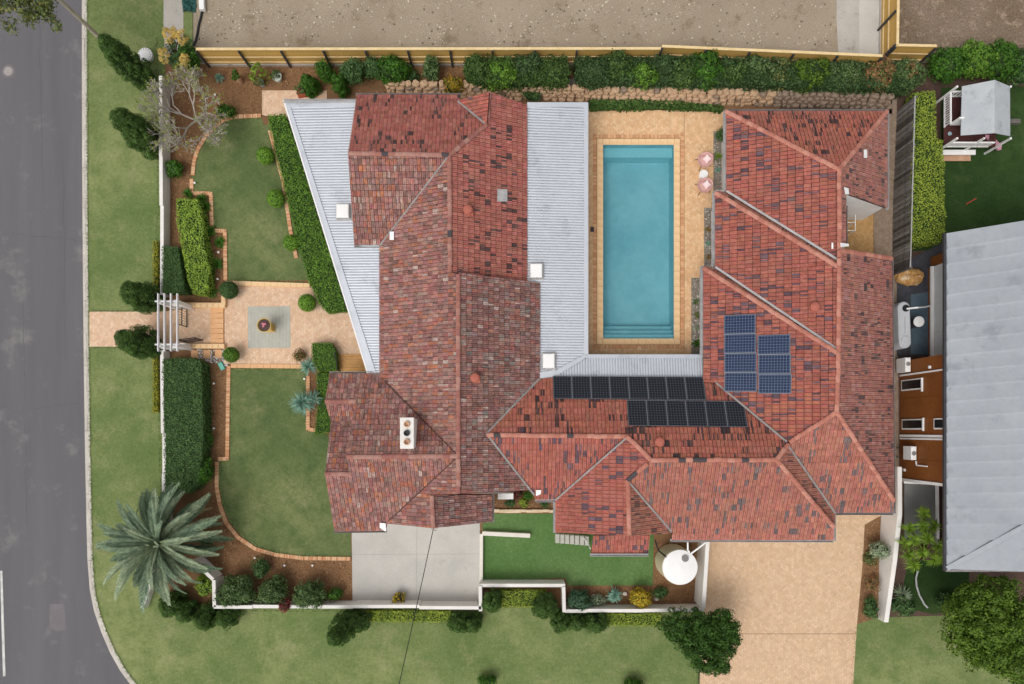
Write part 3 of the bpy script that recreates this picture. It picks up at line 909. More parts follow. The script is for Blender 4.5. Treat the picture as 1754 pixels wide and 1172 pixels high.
for t in full[:300]:
    pl, a0, b0, w, ex, c, old = t
    kk = (ex, old, tuple(round(x * 12) for s_ in c for x in s_))
    if kk not in CACHE:
        mb_ = MB().mesh(*tile_geo(w, ex)); mb_.c = [c[q_ // 2] for q_ in range(8)]
        CACHE[kk] = mb_.data('roof_tile', m_tileold if old else m_tile)
    inst('roof_tile', CACHE[kk], ROOF, frame(pl.pt(a0, b0, random.uniform(0, .006)), pl.u, pl.v, pl.n))
for t in full[300:]:
    pl, a0, b0, w, ex, c, old = t
    vs, fs = tile_geo(w, ex)
    k = random.uniform(-.004, .006); sk = random.uniform(-.006, .006)
    S = stuff_old if old else stuff_new
    S.mesh([pl.pt(a0 + x, b0 + y + sk, h + k) for x, y, h in vs], fs)
    S.c[-8:] = [c[q_ // 2] for q_ in range(8)]
a = stuff_new.build('roof_tiles', m_tile, ROOF); a['kind'] = 'stuff'
a = stuff_old.build('weathered_roof_tiles', m_tileold, ROOF); a['kind'] = 'stuff'

# ridge and hip caps, one by one
def cap_mesh(c, r=0.135, L=0.40):
    vs, fs = [], []
    for y, k in ((0, 1.0), (L, 0.9)):
        for i in range(7):
            a = math.pi * i / 6
            vs.append((-math.cos(a) * r * k, y, math.sin(a) * r * 0.62 * k))
    for i in range(6): fs.append((i, i + 1, i + 8, i + 7))
    fs.append(tuple(range(6, -1, -1))); fs.append(tuple(range(7, 14)))
    return MB().mesh(vs, fs, c).data('ridge_cap', m_tercap, smooth=False)
CAPS = {'east': [cap_mesh(c) for c in L_('b67a69', 'ac6f5f', 'be8574')],
        'old': [cap_mesh(c) for c in L_('9c6a5e', 'a3756a', '94625a', 'a87e72')],
        'dark': [cap_mesh(lin('4c4648'))]}
def caps(a, b, za, zb, sty='east', dk=0.0, lift=0.0):
    p, q = P(a[0], a[1], za), P(b[0], b[1], zb)
    p.z += lift; q.z += lift
    d = q - p; n = max(1, int(round(d.length / 0.37))); s = d / n; d.normalize()
    x = d.cross(Vector((0, 0, 1))).normalized(); z = x.cross(d)
    for k in range(n):
        me = random.choice(CAPS['dark'] if random.random() < dk else CAPS[sty])
        inst('ridge_cap', me, ROOF, frame(p + s * k + z * (0.02 + random.uniform(0, .012)) + x * random.uniform(-.012, .012), x, d, z) @ Matrix.Rotation(random.uniform(-.05, .05), 4, 'Z'))
def PZ(name, px): return PLANES[name][0].hit(*px).z
def capz(a, b, na, nb=None, **k):
    nb = nb or na
    za = max(PZ(n, a) for n in (na, nb)); zb = max(PZ(n, b) for n in (na, nb))
    caps(a, b, za, zb, **k)
capz((770, 266), (771, 466), 'main_east_upper', sty='old', dk=0.1)
capz((834, 214), (770, 266), 'main_east_upper', 'northwest_north', sty='old')
capz((838, 159), (834, 214), 'main_east_upper', sty='old')
capz((597, 263), (768, 266), 'northwest_north', 'northwest_south', sty='old', dk=0.2)
capz((785, 470), (785, 845), 'main_east_lower', sty='old')
capz((594, 783), (783, 781), 'southwest_north', 'southwest_south', sty='old')
capz((557, 688), (608, 688), 'gablet_south', sty='old')
capz((557, 812), (600, 812), 'gablet_north', sty='old')
capz((740, 849), (742, 904), 'porch_east', 'main_west_south', sty='old')
capz((834, 745), (1074, 748), 'wing_north', 'wing_south', dk=0.15)
capz((1074, 748), (1114, 787), 'wing_north', 'middle_west', dk=0.2)
capz((1114, 788), (1330, 788), 'wing_north', 'east_south', dk=0.15)
capz((1075, 823), (1108, 795), 'middle_west', 'east_south', dk=0.3)
capz((1078, 917), (1075, 823), 'middle_west', dk=0.1)
capz((1428, 903), (1330, 788), 'east_south', 'east_hip')
capz((1330, 787), (1350, 761), 'wing_north', 'east_hip')
capz((1352, 758), (1433, 706), 'right_west_third', 'right_south')
capz((1531, 858), (1433, 706), 'right_south', 'right_east_lower')
capz((1433, 706), (1436, 606), 'right_west_third', 'right_east_lower')
capz((1436, 604), (1437, 458), 'right_west_second', 'right_east_lower')
capz((1437, 456), (1437, 428), 'right_west_second', 'right_east_lower')
capz((1438, 428), (1437, 291), 'right_west_first', 'right_east_upper')
capz((1243, 191), (1437, 291), 'right_north', 'right_west_first')
capz((1519, 191), (1437, 291), 'right_north', 'right_east_upper')
capz((1225, 330), (1437, 458), 'right_west_second')
capz((1205, 459), (1436, 606), 'right_west_third')
capz((1527, 443), (1438, 429), 'right_east_lower')

# valley linings and gutters
def strip(name, a, b, za, zb, w, h, mat, lift=0.03):
    p, q = P(a[0], a[1], za), P(b[0], b[1], zb)
    p.z += lift; q.z += lift
    return MB().beam(p, q, w, h).build(name, mat, ROOF)
m_vgrey = MAT('valley_grey', '9a9390', '86807d', 2.0, 0.7, 0.05, 30, fine=0.12, fscale=6)
def valley(a, b, na, nb, w=0.17, mat=None, lift=0.05):
    mat = mat or m_vgrey; w = w * 0.7
    strip('valley_lining', a, b, max(PZ(na, a), PZ(nb, a)), max(PZ(na, b), PZ(nb, b)), w, 0.03, mat, lift)
m_valleyd = MAT('dark_valley', '5d3f39', '4f352f', 3.0, 0.8, 0.1, 30, fine=0.2)
valley((770, 266), (651, 421), 'northwest_south', 'main_west', 0.13)
valley((830, 212), (784, 174), 'northwest_north', 'north_gable_west', 0.15)
valley((785, 781), (660, 655), 'southwest_north', 'main_west', 0.09, m_valleyd)
valley((785, 782), (665, 893), 'southwest_south', 'main_west_south', 0.09, m_valleyd)
valley((833, 743), (924, 649), 'main_east_lower', 'wing_north', 0.16)
valley((833, 743), (915, 848), 'main_east_lower', 'wing_south', 0.16)
valley((1073, 750), (951, 857), 'wing_south', 'middle_west', 0.15)
valley((1077, 826), (1150, 911), 'middle_east', 'east_south', 0.15)
valley((1226, 656), (1347, 757), 'wing_north', 'right_west_third', 0.15)
valley((1349, 763), (1430, 879), 'east_hip', 'right_south', 0.16)
valley((1244, 328), (1435, 446), 'saw_strip_first', 'right_west_first', 0.17, m_gutter, 0.06)
valley((1225, 458), (1434, 599), 'saw_strip_second', 'right_west_second', 0.17, m_gutter, 0.06)

def gutter(a, b, mat=m_gutter, z=E, w=0.14, parent=None):
    z += random.uniform(-0.006, 0.006)
    p, q = P(a[0], a[1], z), P(b[0], b[1], z)
    d = (q - p).normalized(); x = Vector((d.y, -d.x, 0))
    mb = MB()
    for off, ww, z0, z1 in ((0, 0.02, -0.12, 0.0), (w, 0.02, -0.12, 0.0), (w / 2, w, -0.135, -0.115)):
        mb.beam(p + x * (off - w / 2) + Vector((0, 0, (z0 + z1) / 2)), q + x * (off - w / 2) + Vector((0, 0, (z0 + z1) / 2)), ww, z1 - z0)
    return mb.build('gutter', mat, parent or ROOF)
for a, b, m in (((609, 162), (789, 162), m_gutterd), ((485, 172), (611, 172), m_gutter), ((904, 178), (904, 200), m_gutter), ((606, 421), (652, 421), m_gutterd),
                ((564, 639), (640, 639), m_gutterd), ((572, 911), (662, 910), m_gutterd), ((844, 847), (844, 895), m_gutterd), ((917, 858), (951, 858), m_gutter), ((950, 858), (950, 913), m_gutter),
                ((1011, 951), (1111, 951), m_gutter), ((1149, 926), (1429, 927), m_gutter), ((1429.5, 927), (1429.5, 880), m_gutter), ((1429, 880), (1531, 880), m_gutterd), ((1532, 880), (1528, 442), m_gutterd),
                ((1520.5, 358), (1520.5, 189), m_gutter), ((1521, 189.5), (1242, 189.5), m_gutterd), ((1242, 189), (1242, 329), m_gutter), ((1243, 329), (1223, 329), m_gutter), ((1223, 328), (1223, 459), m_gutter),
                ((1224, 458), (1202, 458), m_gutter), ((1202, 457), (1202, 606), m_gutter), ((1449.5, 419), (1449.5, 334), m_gutterd)):
    gutter(a, b, m, E if a[0] < 1200 or a[1] > 800 else 2.78)

# walls under the eaves
m_hwall = MAT('house_render', 'e4ded6', 'd8d2ca', 0.8, 0.85, 0.2, 60, fine=0.05)
def wall_block(x0, y0, x1, y1, h=2.6, ins=0.45, ins4=None):
    a, b = P(x0, y0, E), P(x1, y1, E)
    i = ins4 or (ins,) * 4
    pts = [(a.x + i[0], a.y - i[1]), (b.x - i[2], a.y - i[1]), (b.x - i[2], b.y + i[3]), (a.x + i[0], b.y + i[3])]
    MB().prism(pts, 0.0, h).build('wall', m_hwall, HOUSE)
wall_block(611, 163, 790, 420, 2.61)
wall_block(651, 175, 903, 846, 2.60)
wall_block(780, 490, 923, 840, 2.62)
wall_block(573, 645, 790, 908, 2.59)
wall_block(690, 846, 842, 893, 2.58)
wall_block(900, 690, 1440, 856, 2.57)
wall_block(952, 840, 1150, 912, 2.56)
wall_block(1150, 800, 1427, 924, 2.55)
wall_block(1245, 192, 1448, 330, 2.63, 0.5, (0.5, 0.5, 0.0, 0.3))
wall_block(1226, 331, 1448, 458, 2.62, 0.5, (0.5, 0.2, 0.02, 0.3))
wall_block(1205, 460, 1527, 850, 2.61, 0.5, (0.5, 0.2, 0.5, 0.3))
wall_block(1430, 700, 1530, 877, 2.60)
# north courtyard block: the white wall that shows beside the notch in the roof
wl = PLANES['right_east_upper'][0]
a, b, c = wl.hit(1449, 333), wl.hit(1519, 357), wl.hit(1449, 333)
g0, g1 = P(1449, 333, a.z), P(1519, 357, b.z)
MB().prism([(g0.x - 0.5, g0.y), (g1.x - 0.05, g0.y), (g1.x - 0.05, g0.y + 0.25), (g0.x - 0.5, g0.y + 0.25)], 0.0, [a.z + 0.1, b.z - 0.16, b.z - 0.16, a.z + 0.1]).build('wall', m_render, HOUSE)
# gable ends
def gable(pts, name='gable_end', t=0.12, mat=None):
    """A triangular wall under a verge; pts are roof points, the wall hangs down to 2.5 m."""
    q = [Vector(p) for p in pts]
    d = (q[-1] - q[0]); d.z = 0; d.normalize(); n = Vector((-d.y, d.x, 0)) * t
    lo = [Vector((q[0].x, q[0].y, 2.45)), Vector((q[-1].x, q[-1].y, 2.45))]
    f = [lo[0]] + [p - Vector((0, 0, 0.1)) for p in q] + [lo[1]]
    k = len(f); mb = MB(); mb.v += [tuple(p) for p in f] + [tuple(p + n) for p in f]
    mb.f += [tuple(range(k)), tuple(range(2 * k - 1, k - 1, -1))] + [(i, k + i, k + (i + 1) % k, (i + 1) % k) for i in range(k)]
    mb.c += [None] * (k + 2)
    mb.build(name, mat or m_hwall, HOUSE)
def H(n, px, dx=0.0, dy=0.0): return PLANES[n][0].hit(*px) + Vector((dx, dy, 0))
gable([H('northwest_north', (612, 164), .15), H('northwest_north', (598, 263), .15), H('northwest_south', (608, 419), .15)])
gable([H('southwest_north', (566, 641), .2), H('gablet_south', (558, 688), .2), H('gablet_south', (568, 721), .2)])
gable([H('gablet_north', (568, 723), .2), H('gablet_north', (558, 812), .2), H('southwest_south', (574, 909), .2)])
gable([H('southwest_north', (608, 689), .1), H('southwest_north', (595, 783), .1), H('southwest_south', (600, 812), .1)])
gable([H('main_west_south', (665, 896), 0, .1), H('porch_east', (742, 904), 0, .1), H('porch_east', (842, 893), 0, .1)])
gable([H('middle_west', (953, 911), 0, .2), H('middle_west', (1078, 916), 0, .2), H('middle_east', (1147, 913), 0, .2)])
gable([H('main_west', (771, 470), 0, -.1), H('main_east_lower', (785, 470), 0, -.1), H('main_east_lower', (920, 486), 0, -.1)])
gable([H('main_east_lower', (785, 845), 0, .05), H('main_east_lower', (845, 845), 0, .05), H('main_east_lower', (905, 840), 0, .05)])

# ------------------------------------------------------------------ metal verandah roofs
def zmetal(name, pxs, pl, pitch, ribdir, mat=m_zinc, flat=0.07, thick=0.05):
    """Ribbed sheet: plan outline in photo px on the plane pl, ribs run along ribdir ('u' or 'v')."""
    poly = [pl.st(pl.hit(*q)) for q in pxs]
    T = tris(poly)
    k = 0 if ribdir == 'u' else 1                   # ribs stacked along the other axis
    ax = 1 - k
    lo, hi = min(p[ax] for p in poly), max(p[ax] for p in poly)
    l2, h2 = min(p[k] for p in poly), max(p[k] for p in poly)
    mb = MB(); x = lo
    prof = [(0, 0), (0.35, 0.012), (0.70, 0.0), (0.75, -flat), (0.95, -flat), (1.0, 0)]
    while x < hi:
        for (fa, ha), (fb, hb) in zip(prof, prof[1:]):
            a, b = x + fa * pitch, x + fb * pitch
            q = [(l2, a), (h2, a), (h2, b), (l2, b)] if k == 0 else [(a, l2), (b, l2), (b, h2), (a, h2)]
            for t in T:
                c = clip(q if k == 0 else q, t)
                if c:
                    mb.poly([pl.pt(s, tt, ha + (hb - ha) * ((tt if k == 0 else s) - a) / (b - a)) for s, tt in c])
        x += pitch
    o = mb.build(name, mat, HOUSE)
    # flat skirt underneath gives the sheet its edge
    m2 = MB(); pts = [pl.pt(s, t, -0.075) for s, t in poly]; n = len(pts)
    n0 = len(m2.v); m2.v += [tuple(p) for p in pts] + [tuple(p - Vector((0, 0, thick))) for p in pts]
    for i in range(n): m2.f.append((i, (i + 1) % n, n + (i + 1) % n, n + i)); m2.c.append(None)
    for t in tessellate_polygon([[Vector((*p, 0)) for p in poly]]):
        m2.f.append(t); m2.c.append(None); m2.f.append(tuple(n + i for i in t)); m2.c.append(None)
    m2.build('sheet_edge', mat, o)
    return o
FV = Plane((650, 430, 2.62), (650, 640, 2.62), (500, 200, 2.42))
fv = zmetal('metal_roof', [(497, 183), (612, 183), (598, 262), (609, 420), (652, 420), (652, 640), (640, 640)], FV, 0.158, 'v')
fv['label'] = 'pale corrugated metal roof over the front verandah'
def plate(pl, pxs, lift, parent, name, mat=m_zinc, th=0.03):
    pts = [pl.hit(*q) + pl.n * lift for q in pxs]; n = len(pts)
    mb = MB(); mb.v += [tuple(p) for p in pts] + [tuple(p - pl.n * th) for p in pts]
    mb.f += [tuple(range(n)), tuple(range(2 * n - 1, n - 1, -1))] + [(i, n + i, n + (i + 1) % n, (i + 1) % n) for i in range(n)]
    mb.c += [None] * (n + 2)
    return mb.build(name, mat, parent)
plate(FV, [(485, 173), (611, 173), (611, 184), (494, 184)], 0.04, fv, 'edge_flashing')
plate(FV, [(485, 173), (492, 173), (640, 641), (630, 641)], 0.035, fv, 'edge_gutter')
plate(FV, [(491, 173), (498, 184), (646, 644), (641, 644)], 0.05, fv, 'edge_flashing')
plate(FV, [(485, 172), (487.5, 172), (632, 642), (629.5, 642)], 0.06, fv, 'gutter_lip', m_white)
plate(FV, [(645, 640), (668, 636), (668, 651), (650, 651)], 0.09, fv, 'edge_flashing', m_gutter)
PV = Plane((924, 300, 2.62), (924, 600, 2.62), (1003, 400, 2.4))
pv = zmetal('metal_roof', [(903, 181), (1001, 181), (1001, 611), (950, 640), (924, 646), (924, 486), (903, 484)], PV, 0.158, 'v')
pv['label'] = 'ribbed metal verandah roof beside the pool'
plate(PV, [(1000, 177), (1007.5, 177), (1007.5, 607), (1000, 611)], 0.04, pv, 'edge_gutter')
plate(PV, [(903, 176), (1007, 176), (1007, 184), (903, 184)], 0.05, pv, 'edge_flashing')
plate(PV, [(923, 638), (950, 634), (958, 645), (923, 649)], 0.085, pv, 'edge_flashing')
SV = Plane((950, 645, 2.62), (1235, 645, 2.62), (1100, 609, 2.4))
sv = zmetal('metal_roof', [(952, 641), (1006, 613), (1226, 613), (1226, 648), (926, 648), (926, 646)], SV, 0.158, 'v')
sv['label'] = 'narrow ribbed metal roof along the end of the pool terrace'
plate(SV, [(1004, 607.5), (1226, 607.5), (1226, 614), (1004, 614)], 0.045, sv, 'edge_gutter')
plate(SV, [(1221, 604), (1238, 602), (1240, 664), (1232, 656), (1221, 645)], 0.07, sv, 'edge_flashing')
plate(SV, [(947, 638), (1002, 607), (1008, 611), (955, 643)], 0.075, sv, 'hip_flashing')
# verandah posts
for px, py in ((490, 180), (528, 300), (568, 430), (606, 560), (628, 632)):
    p = P(px + 6, py + 4, 2.4)
    MB().box((p.x, p.y, 1.19), (0.12, 0.12, 2.38)).build('verandah_post', m_white, HOUSE)
for py in (190, 290, 390, 490, 600):
    p = P(1000, py, 2.4)
    MB().box((p.x, p.y, 1.18), (0.12, 0.12, 2.36)).build('verandah_post', m_white, HOUSE)

# roof fittings: domed skylights, vents, chimney, patches
def skylight(x0, y0, x1, y1, pl, z=0.35):
    c0, c1 = pl.hit(x0, y0), pl.hit(x1, y1)
    cx, cy, cz = (c0.x + c1.x) / 2, (c0.y + c1.y) / 2, (c0.z + c1.z) / 2
    w, d = abs(c1.x - c0.x), abs(c1.y - c0.y)
    o = MB().box((cx, cy, cz + 0.04), (w + 0.16, d + 0.16, 0.05)).box((cx, cy, cz + 0.14), (w, d, 0.22)).build('skylight', m_gutter, HOUSE)
    MB().box((cx, cy, cz + 0.30), (w * 0.96, d * 0.96, 0.1), 0, 0.045).build('dome', m_white, o)
skylight(578, 352, 600, 376, FV); skylight(908, 453, 929, 478, PV); skylight(929, 606, 950, 632, PV)
for px, py, n in ((802, 362, 'main_east_upper'), (814, 648, 'main_east_lower'), (1128, 757, 'wing_north'), (1392, 527, 'right_west_second')):
    p = PLANES[n][0].hit(px, py)
    mb = MB().box((p.x + .08, p.y - .06, p.z + 0.03), (0.42, 0.42, 0.12)).lathe((p.x, p.y, p.z), [(0.16, 0), (0.16, 0.25), (0.26, 0.3), (0.26, 0.34), (0.2, 0.40), (0.05, 0.44)], 20)
    mb.c = [lin('ae6656')] * len(mb.f)
    mb.build('roof_vent', m_tercap, HOUSE)
plate(PLANES['main_east_upper'][0], [(851, 325), (868, 325), (868, 346), (851, 346)], 0.09, HOUSE, 'lead_patch', m_gutter)
plate(PLANES['main_west'][0], [(670, 398), (677, 398), (677, 412), (670, 412)], 0.14, HOUSE, 'white_flashing', m_white)
plate(PLANES['wing_south'][0], [(918, 838), (927, 838), (926, 845), (918, 848)], 0.12, HOUSE, 'white_flashing', m_white)
plate(PLANES['southwest_south'][0], [(651, 894), (661, 895), (662, 909), (658, 907), (651, 902)], 0.11, HOUSE, 'white_flashing', m_white)
plate(PLANES['right_east_upper'][0], [(1476, 258), (1481, 258), (1481, 272), (1476, 272)], 0.15, HOUSE, 'white_vent', m_white)
plate(PLANES['right_east_upper'][0], [(1443, 322), (1450, 324), (1451, 334), (1445, 334)], 0.12, HOUSE, 'white_flashing', m_white)
plate(PLANES['right_east_lower'][0], [(1436, 417), (1450, 419), (1450, 423), (1437, 424)], 0.14, HOUSE, 'white_flashing', m_white)
plate(PLANES['right_west_second'][0], [(1424, 417), (1427, 417), (1427, 427), (1424, 427)], 0.12, HOUSE, 'white_flashing', m_white)
q = P(697, 742, 5.75)
ch = MB().box((q.x, q.y, 4.45), (0.66, 1.56, 2.5)).box((q.x, q.y, 5.72), (0.74, 1.66, 0.1), 0, 0.02).build('chimney', m_render, HOUSE)
for k, dy in enumerate((0.47, 0, -0.47)):
    MB().lathe((q.x, q.y + dy, 5.77), [(0.17, 0), (0.15, 0.1), (0.16, 0.14), (0.11, 0.14), (0.10, 0.02), (0.0, 0.02)], 18).build('chimney_pot', m_potc if k != 1 else m_black, ch)
# balustrade, pipe and gate in the small courtyard
r0, r1 = P(1451, 381, 1.0), P(1466, 372, 1.0)
MB().tube([P(1451, 381, 1.0), P(1465, 381, 1.0), P(1465, 366, 1.0)], 0.03).tube([P(1451, 395, 1.0), P(1465, 395, 1.0), P(1465, 381, 1.0)], 0.03).tube([P(1465, 381, 1), P(1465, 381, 1) - Vector((0, 0, 1))], 0.03).tube([P(1465, 395, 1), P(1465, 395, 1) - Vector((0, 0, 1))], 0.03).tube([P(1465, 366, 1), P(1465, 366, 1) - Vector((0, 0, 1))], 0.03).build('handrail', m_white, HOUSE)

# ------------------------------------------------------------------ solar panels
def SOLAR(name, c1, c2, line, cell=0.156):
    m, nt, b = _new(name)
    tc = nt.nodes.new('ShaderNodeTexCoord').outputs['Object']
    br = nt.nodes.new('ShaderNodeTexBrick')
    br.offset = 0.0
    br.inputs['Color1'].default_value = col(c1); br.inputs['Color2'].default_value = col(c2)
    br.inputs['Mortar'].default_value = col(line)
    br.inputs['Scale'].default_value = 1.0
    br.inputs['Mortar Size'].default_value = 0.009
    br.inputs['Mortar Smooth'].default_value = 0.1
    br.inputs['Brick Width'].default_value = cell; br.inputs['Row Height'].default_value = cell
    nt.links.new(tc, br.inputs['Vector'])
    nt.links.new(br.outputs['Color'], b.inputs['Base Color'])
    b.inputs['Roughness'].default_value = 0.3
    b.inputs['Specular IOR Level'].default_value = 0.22
    return m
m_black_cell = SOLAR('dark_solar_cells', '13151c', '171920', '565962')
m_blue_cell = SOLAR('blue_solar_cells', '16233f', '1a2947', '64728a')
m_alu = MAT('aluminium', '8e9198', '80838a', 2.0, 0.4, 0.0, metal=0.5, fine=0.03)
ORD = ['first', 'second', 'third', 'fourth', 'fifth', 'sixth', 'seventh', 'eighth', 'ninth', 'tenth', 'eleventh', 'twelfth']
def panel(pl, quad, cells, label, group, nx, ny):
    """quad: photo corners tl, tr, br, bl; the panel is squared on the roof plane and carried 10 cm above it."""
    c = [pl.hit(*q) for q in quad]
    o = sum(c, Vector()) / 4 + pl.n * 0.13
    ux = ((c[1] - c[0]) + (c[2] - c[3])).normalized()
    uy = pl.n.cross(ux)
    w = ((c[1] - c[0]).length + (c[2] - c[3]).length) / 2 - 0.008
    h = ((c[3] - c[0]).length + (c[2] - c[1]).length) / 2 - 0.008
    t = thing('solar_panel', label, 'solar panel', o, group)
    t.matrix_basis = frame(o, ux, uy, pl.n)
    m1 = MB().box((0, 0, 0), (w, h, 0.035)).data('cell_sheet', cells)
    a = bpy.data.objects.new('cell_sheet', m1); COL.objects.link(a); a.parent = t
    mb = MB()
    for sy in (-1, 1): mb.box((0, sy * (h / 2 - 0.012), 0.006), (w, 0.02, 0.05))
    for sx in (-1, 1): mb.box((sx * (w / 2 - 0.012), 0, 0.0055), (0.02, h - 0.04, 0.049))
    a = bpy.data.objects.new('panel_frame', mb.data('panel_frame', m_alu)); COL.objects.link(a); a.parent = t
    for sx in (-1, 1):
        a = bpy.data.objects.new('roof_bracket', MB().box((sx * w * 0.3, 0, -0.07), (0.05, h, 0.09)).data('roof_bracket', m_alu)); COL.objects.link(a); a.parent = t
wn_ = PLANES['wing_north'][0]
def lerp(a, b, t): return (a[0] + (b[0] - a[0]) * t, a[1] + (b[1] - a[1]) * t)
for k in range(8):
    T_, B_ = ((946, 646.5), (1202, 648)), ((948, 685), (1210, 687.5))
    panel(wn_, (lerp(*T_, k / 8), lerp(*T_, (k + 1) / 8), lerp(*B_, (k + 1) / 8), lerp(*B_, k / 8)), m_black_cell,
          ORD[k] + ' black solar panel from the left in the upper row beside the narrow metal roof', 'black solar panels on the wing roof', 6, 7)
for k in range(6):
    T_, B_ = ((1072, 687.5), (1272, 689.5)), ((1076, 731), (1280, 733.5))
    panel(wn_, (lerp(*T_, k / 6), lerp(*T_, (k + 1) / 6), lerp(*B_, (k + 1) / 6), lerp(*B_, k / 6)), m_black_cell,
          ORD[k] + ' black solar panel from the left in the lower row of six', 'black solar panels on the wing roof', 6, 7)
rw_ = PLANES['right_west_third'][0]
for k in range(4):
    T_, B_ = ((1240, 541), (1241, 671)), ((1294, 538.5), (1297, 671.5))
    panel(rw_, (lerp(*T_, k / 4), lerp(*B_, k / 4), lerp(*B_, (k + 1) / 4), lerp(*T_, (k + 1) / 4)), m_blue_cell,
          ORD[k] + ' blue solar panel from the top in the taller left stack', 'blue solar panels on the right wing', 10, 6)
for k in range(3):
    T_, B_ = ((1297.5, 575), (1299, 674.5)), ((1353, 573), (1356, 675))
    panel(rw_, (lerp(*T_, k / 3), lerp(*B_, k / 3), lerp(*B_, (k + 1) / 3), lerp(*T_, (k + 1) / 3)), m_blue_cell,
          ORD[k] + ' blue solar panel from the top in the shorter right stack', 'blue solar panels on the right wing', 10, 6)

# ------------------------------------------------------------------ swimming pool
p0, p1 = P(1032, 247, 0.04), P(1155.3, 581, 0.04)
X0, X1, Y0, Y1 = p0.x, p1.x, p1.y, p0.y
def WATER():
    m, nt, b = _new('pool_water')
    nt.nodes.remove(b)
    tr = nt.nodes.new('ShaderNodeBsdfTransparent'); tr.inputs['Color'].default_value = (0.60, 0.765, 0.80, 1)
    gl = nt.nodes.new('ShaderNodeBsdfGlossy'); gl.inputs['Roughness'].default_value = 0.08
    lw = nt.nodes.new('ShaderNodeFresnel'); lw.inputs['IOR'].default_value = 1.33
    tc = nt.nodes.new('ShaderNodeTexCoord').outputs['Object']
    bm = nt.nodes.new('ShaderNodeBump'); bm.inputs['Strength'].default_value = 0.25; bm.inputs['Distance'].default_value = 0.03
    nt.links.new(_noise(nt, tc, 2.2, 4, 0.55), bm.inputs['Height'])
    nt.links.new(bm.outputs[0], gl.inputs['Normal']); nt.links.new(bm.outputs[0], lw.inputs['Normal'])
    mx = nt.nodes.new('ShaderNodeMixShader')
    nt.links.new(lw.outputs[0], mx.inputs[0]); nt.links.new(tr.outputs[0], mx.inputs[1]); nt.links.new(gl.outputs[0], mx.inputs[2])
    nt.links.new(mx.outputs[0], nt.nodes['Material Output'].inputs['Surface'])
    return m
POOLT = thing('swimming_pool', 'long rectangular in-ground swimming pool of teal water with pale coping', 'pool', ((X0 + X1) / 2, (Y0 + Y1) / 2, 0))
D = -1.45
mb = MB()
mb.poly([(X0, Y0, D), (X1, Y0, D), (X1, Y1, D), (X0, Y1, D)])
for a, b in (((X0, Y0), (X1, Y0)), ((X1, Y0), (X1, Y1)), ((X1, Y1), (X0, Y1)), ((X0, Y1), (X0, Y0))):
    mb.poly([(a[0], a[1], D), (a[0], a[1], 0.035), (b[0], b[1], 0.035), (b[0], b[1], D)])
mb.build('basin', m_teal, POOLT)
L = Y1 - Y0
e = 0.003
for k, (w, z) in enumerate(((0.33, -0.3), (0.62, -0.6), (0.92, -0.9))):
    MB().box(((X0 + X1) / 2, Y0 + w / 2 + e * (k + 1), (z + D) / 2), (X1 - X0 - 0.02 - k * e, w, z - D - 0.01)).build('entry_step', m_step if k == 0 else m_teal, POOLT)
MB().box(((X0 + X1) / 2, Y1 - 0.3, (D - 0.55) / 2), (X1 - X0 - 0.02, 0.58, -0.55 - D)).build('ledge', m_step, POOLT)
MB().poly([(X0, Y0, -0.1), (X1, Y0, -0.1), (X1, Y1, -0.1), (X0, Y1, -0.1)]).build('water', WATER(), POOLT)
cw = 0.34
me_c = {}
def coping(x0, x1, y0, y1):
    key = (round(x1 - x0, 3), round(y1 - y0, 3))
    if key not in me_c: me_c[key] = MB().box((0, 0, 0), (x1 - x0 - 0.008, y1 - y0 - 0.008, 0.05), 0, 0.012).data('coping_stone', m_coping)
    inst('coping_stone', me_c[key], POOLT, Matrix.Translation(((x0 + x1) / 2, (y0 + y1) / 2, 0.03 + random.uniform(0, .004))))
ny = 26; nx = 10
for k in range(ny):
    a, b = Y0 + (Y1 - Y0) * k / ny, Y0 + (Y1 - Y0) * (k + 1) / ny
    coping(X0 - cw, X0 + 0.04, a, b); coping(X1 - 0.04, X1 + cw, a, b)
for k in range(nx):
    a, b = X0 + (X1 - X0) * k / nx, X0 + (X1 - X0) * (k + 1) / nx
    coping(a, b, Y1 - 0.04, Y1 + cw); coping(a, b, Y0 - cw, Y0 + 0.04)
for sx in (X0 - cw, X1):
    for sy in (Y0 - cw, Y1): coping(sx, sx + cw, sy, sy + cw)
# header course of redder bricks round the coping
mb = MB()
def hdr(x0, x1, y0, y1):
    c = pick(RED); z = 0.0445 + random.uniform(0, .003)
    mb.poly([(x0, y0, z), (x1, y0, z), (x1, y1, z), (x0, y1, z)], c)
for sx in (X0 - cw - 0.02, X1 + cw + 0.02):
    y = Y0 - cw - 0.3
    while y < Y1 + cw + 0.3:
        w0 = 0.23; xx = sx - w0 if sx < X0 else sx
        hdr(xx, xx + w0, y + .006, y + 0.109); y += 0.115
for sy in (Y0 - cw - 0.02, Y1 + cw + 0.02):
    x = X0 - cw
    while x < X1 + cw - 0.1:
        w0 = 0.23; yy = sy - w0 if sy < Y0 else sy
        hdr(x + .006, x + 0.109, yy, yy + w0); x += 0.115
o = mb.build('header_course', m_brick, PT); o['kind'] = 'stuff'
# skimmer lids and the little grate at the pool
g = P(1014.5, 393, 0.05)
tag(MB().box((g.x, g.y, 0.055), (0.22, 0.3, 0.02), 0, 0.005).build('drain_grate', m_post), 'small dark square grate beside the long left edge of the pool', 'grate')
g = P(1095, 597, 0.05)
tag(MB().lathe((g.x, g.y, 0.04), [(0.13, 0), (0.13, 0.014), (0.11, 0.018), (0.0, 0.018)], 24).build('skimmer_lid', m_coping), 'round pale skimmer lid set into paving below the pool steps', 'lid')

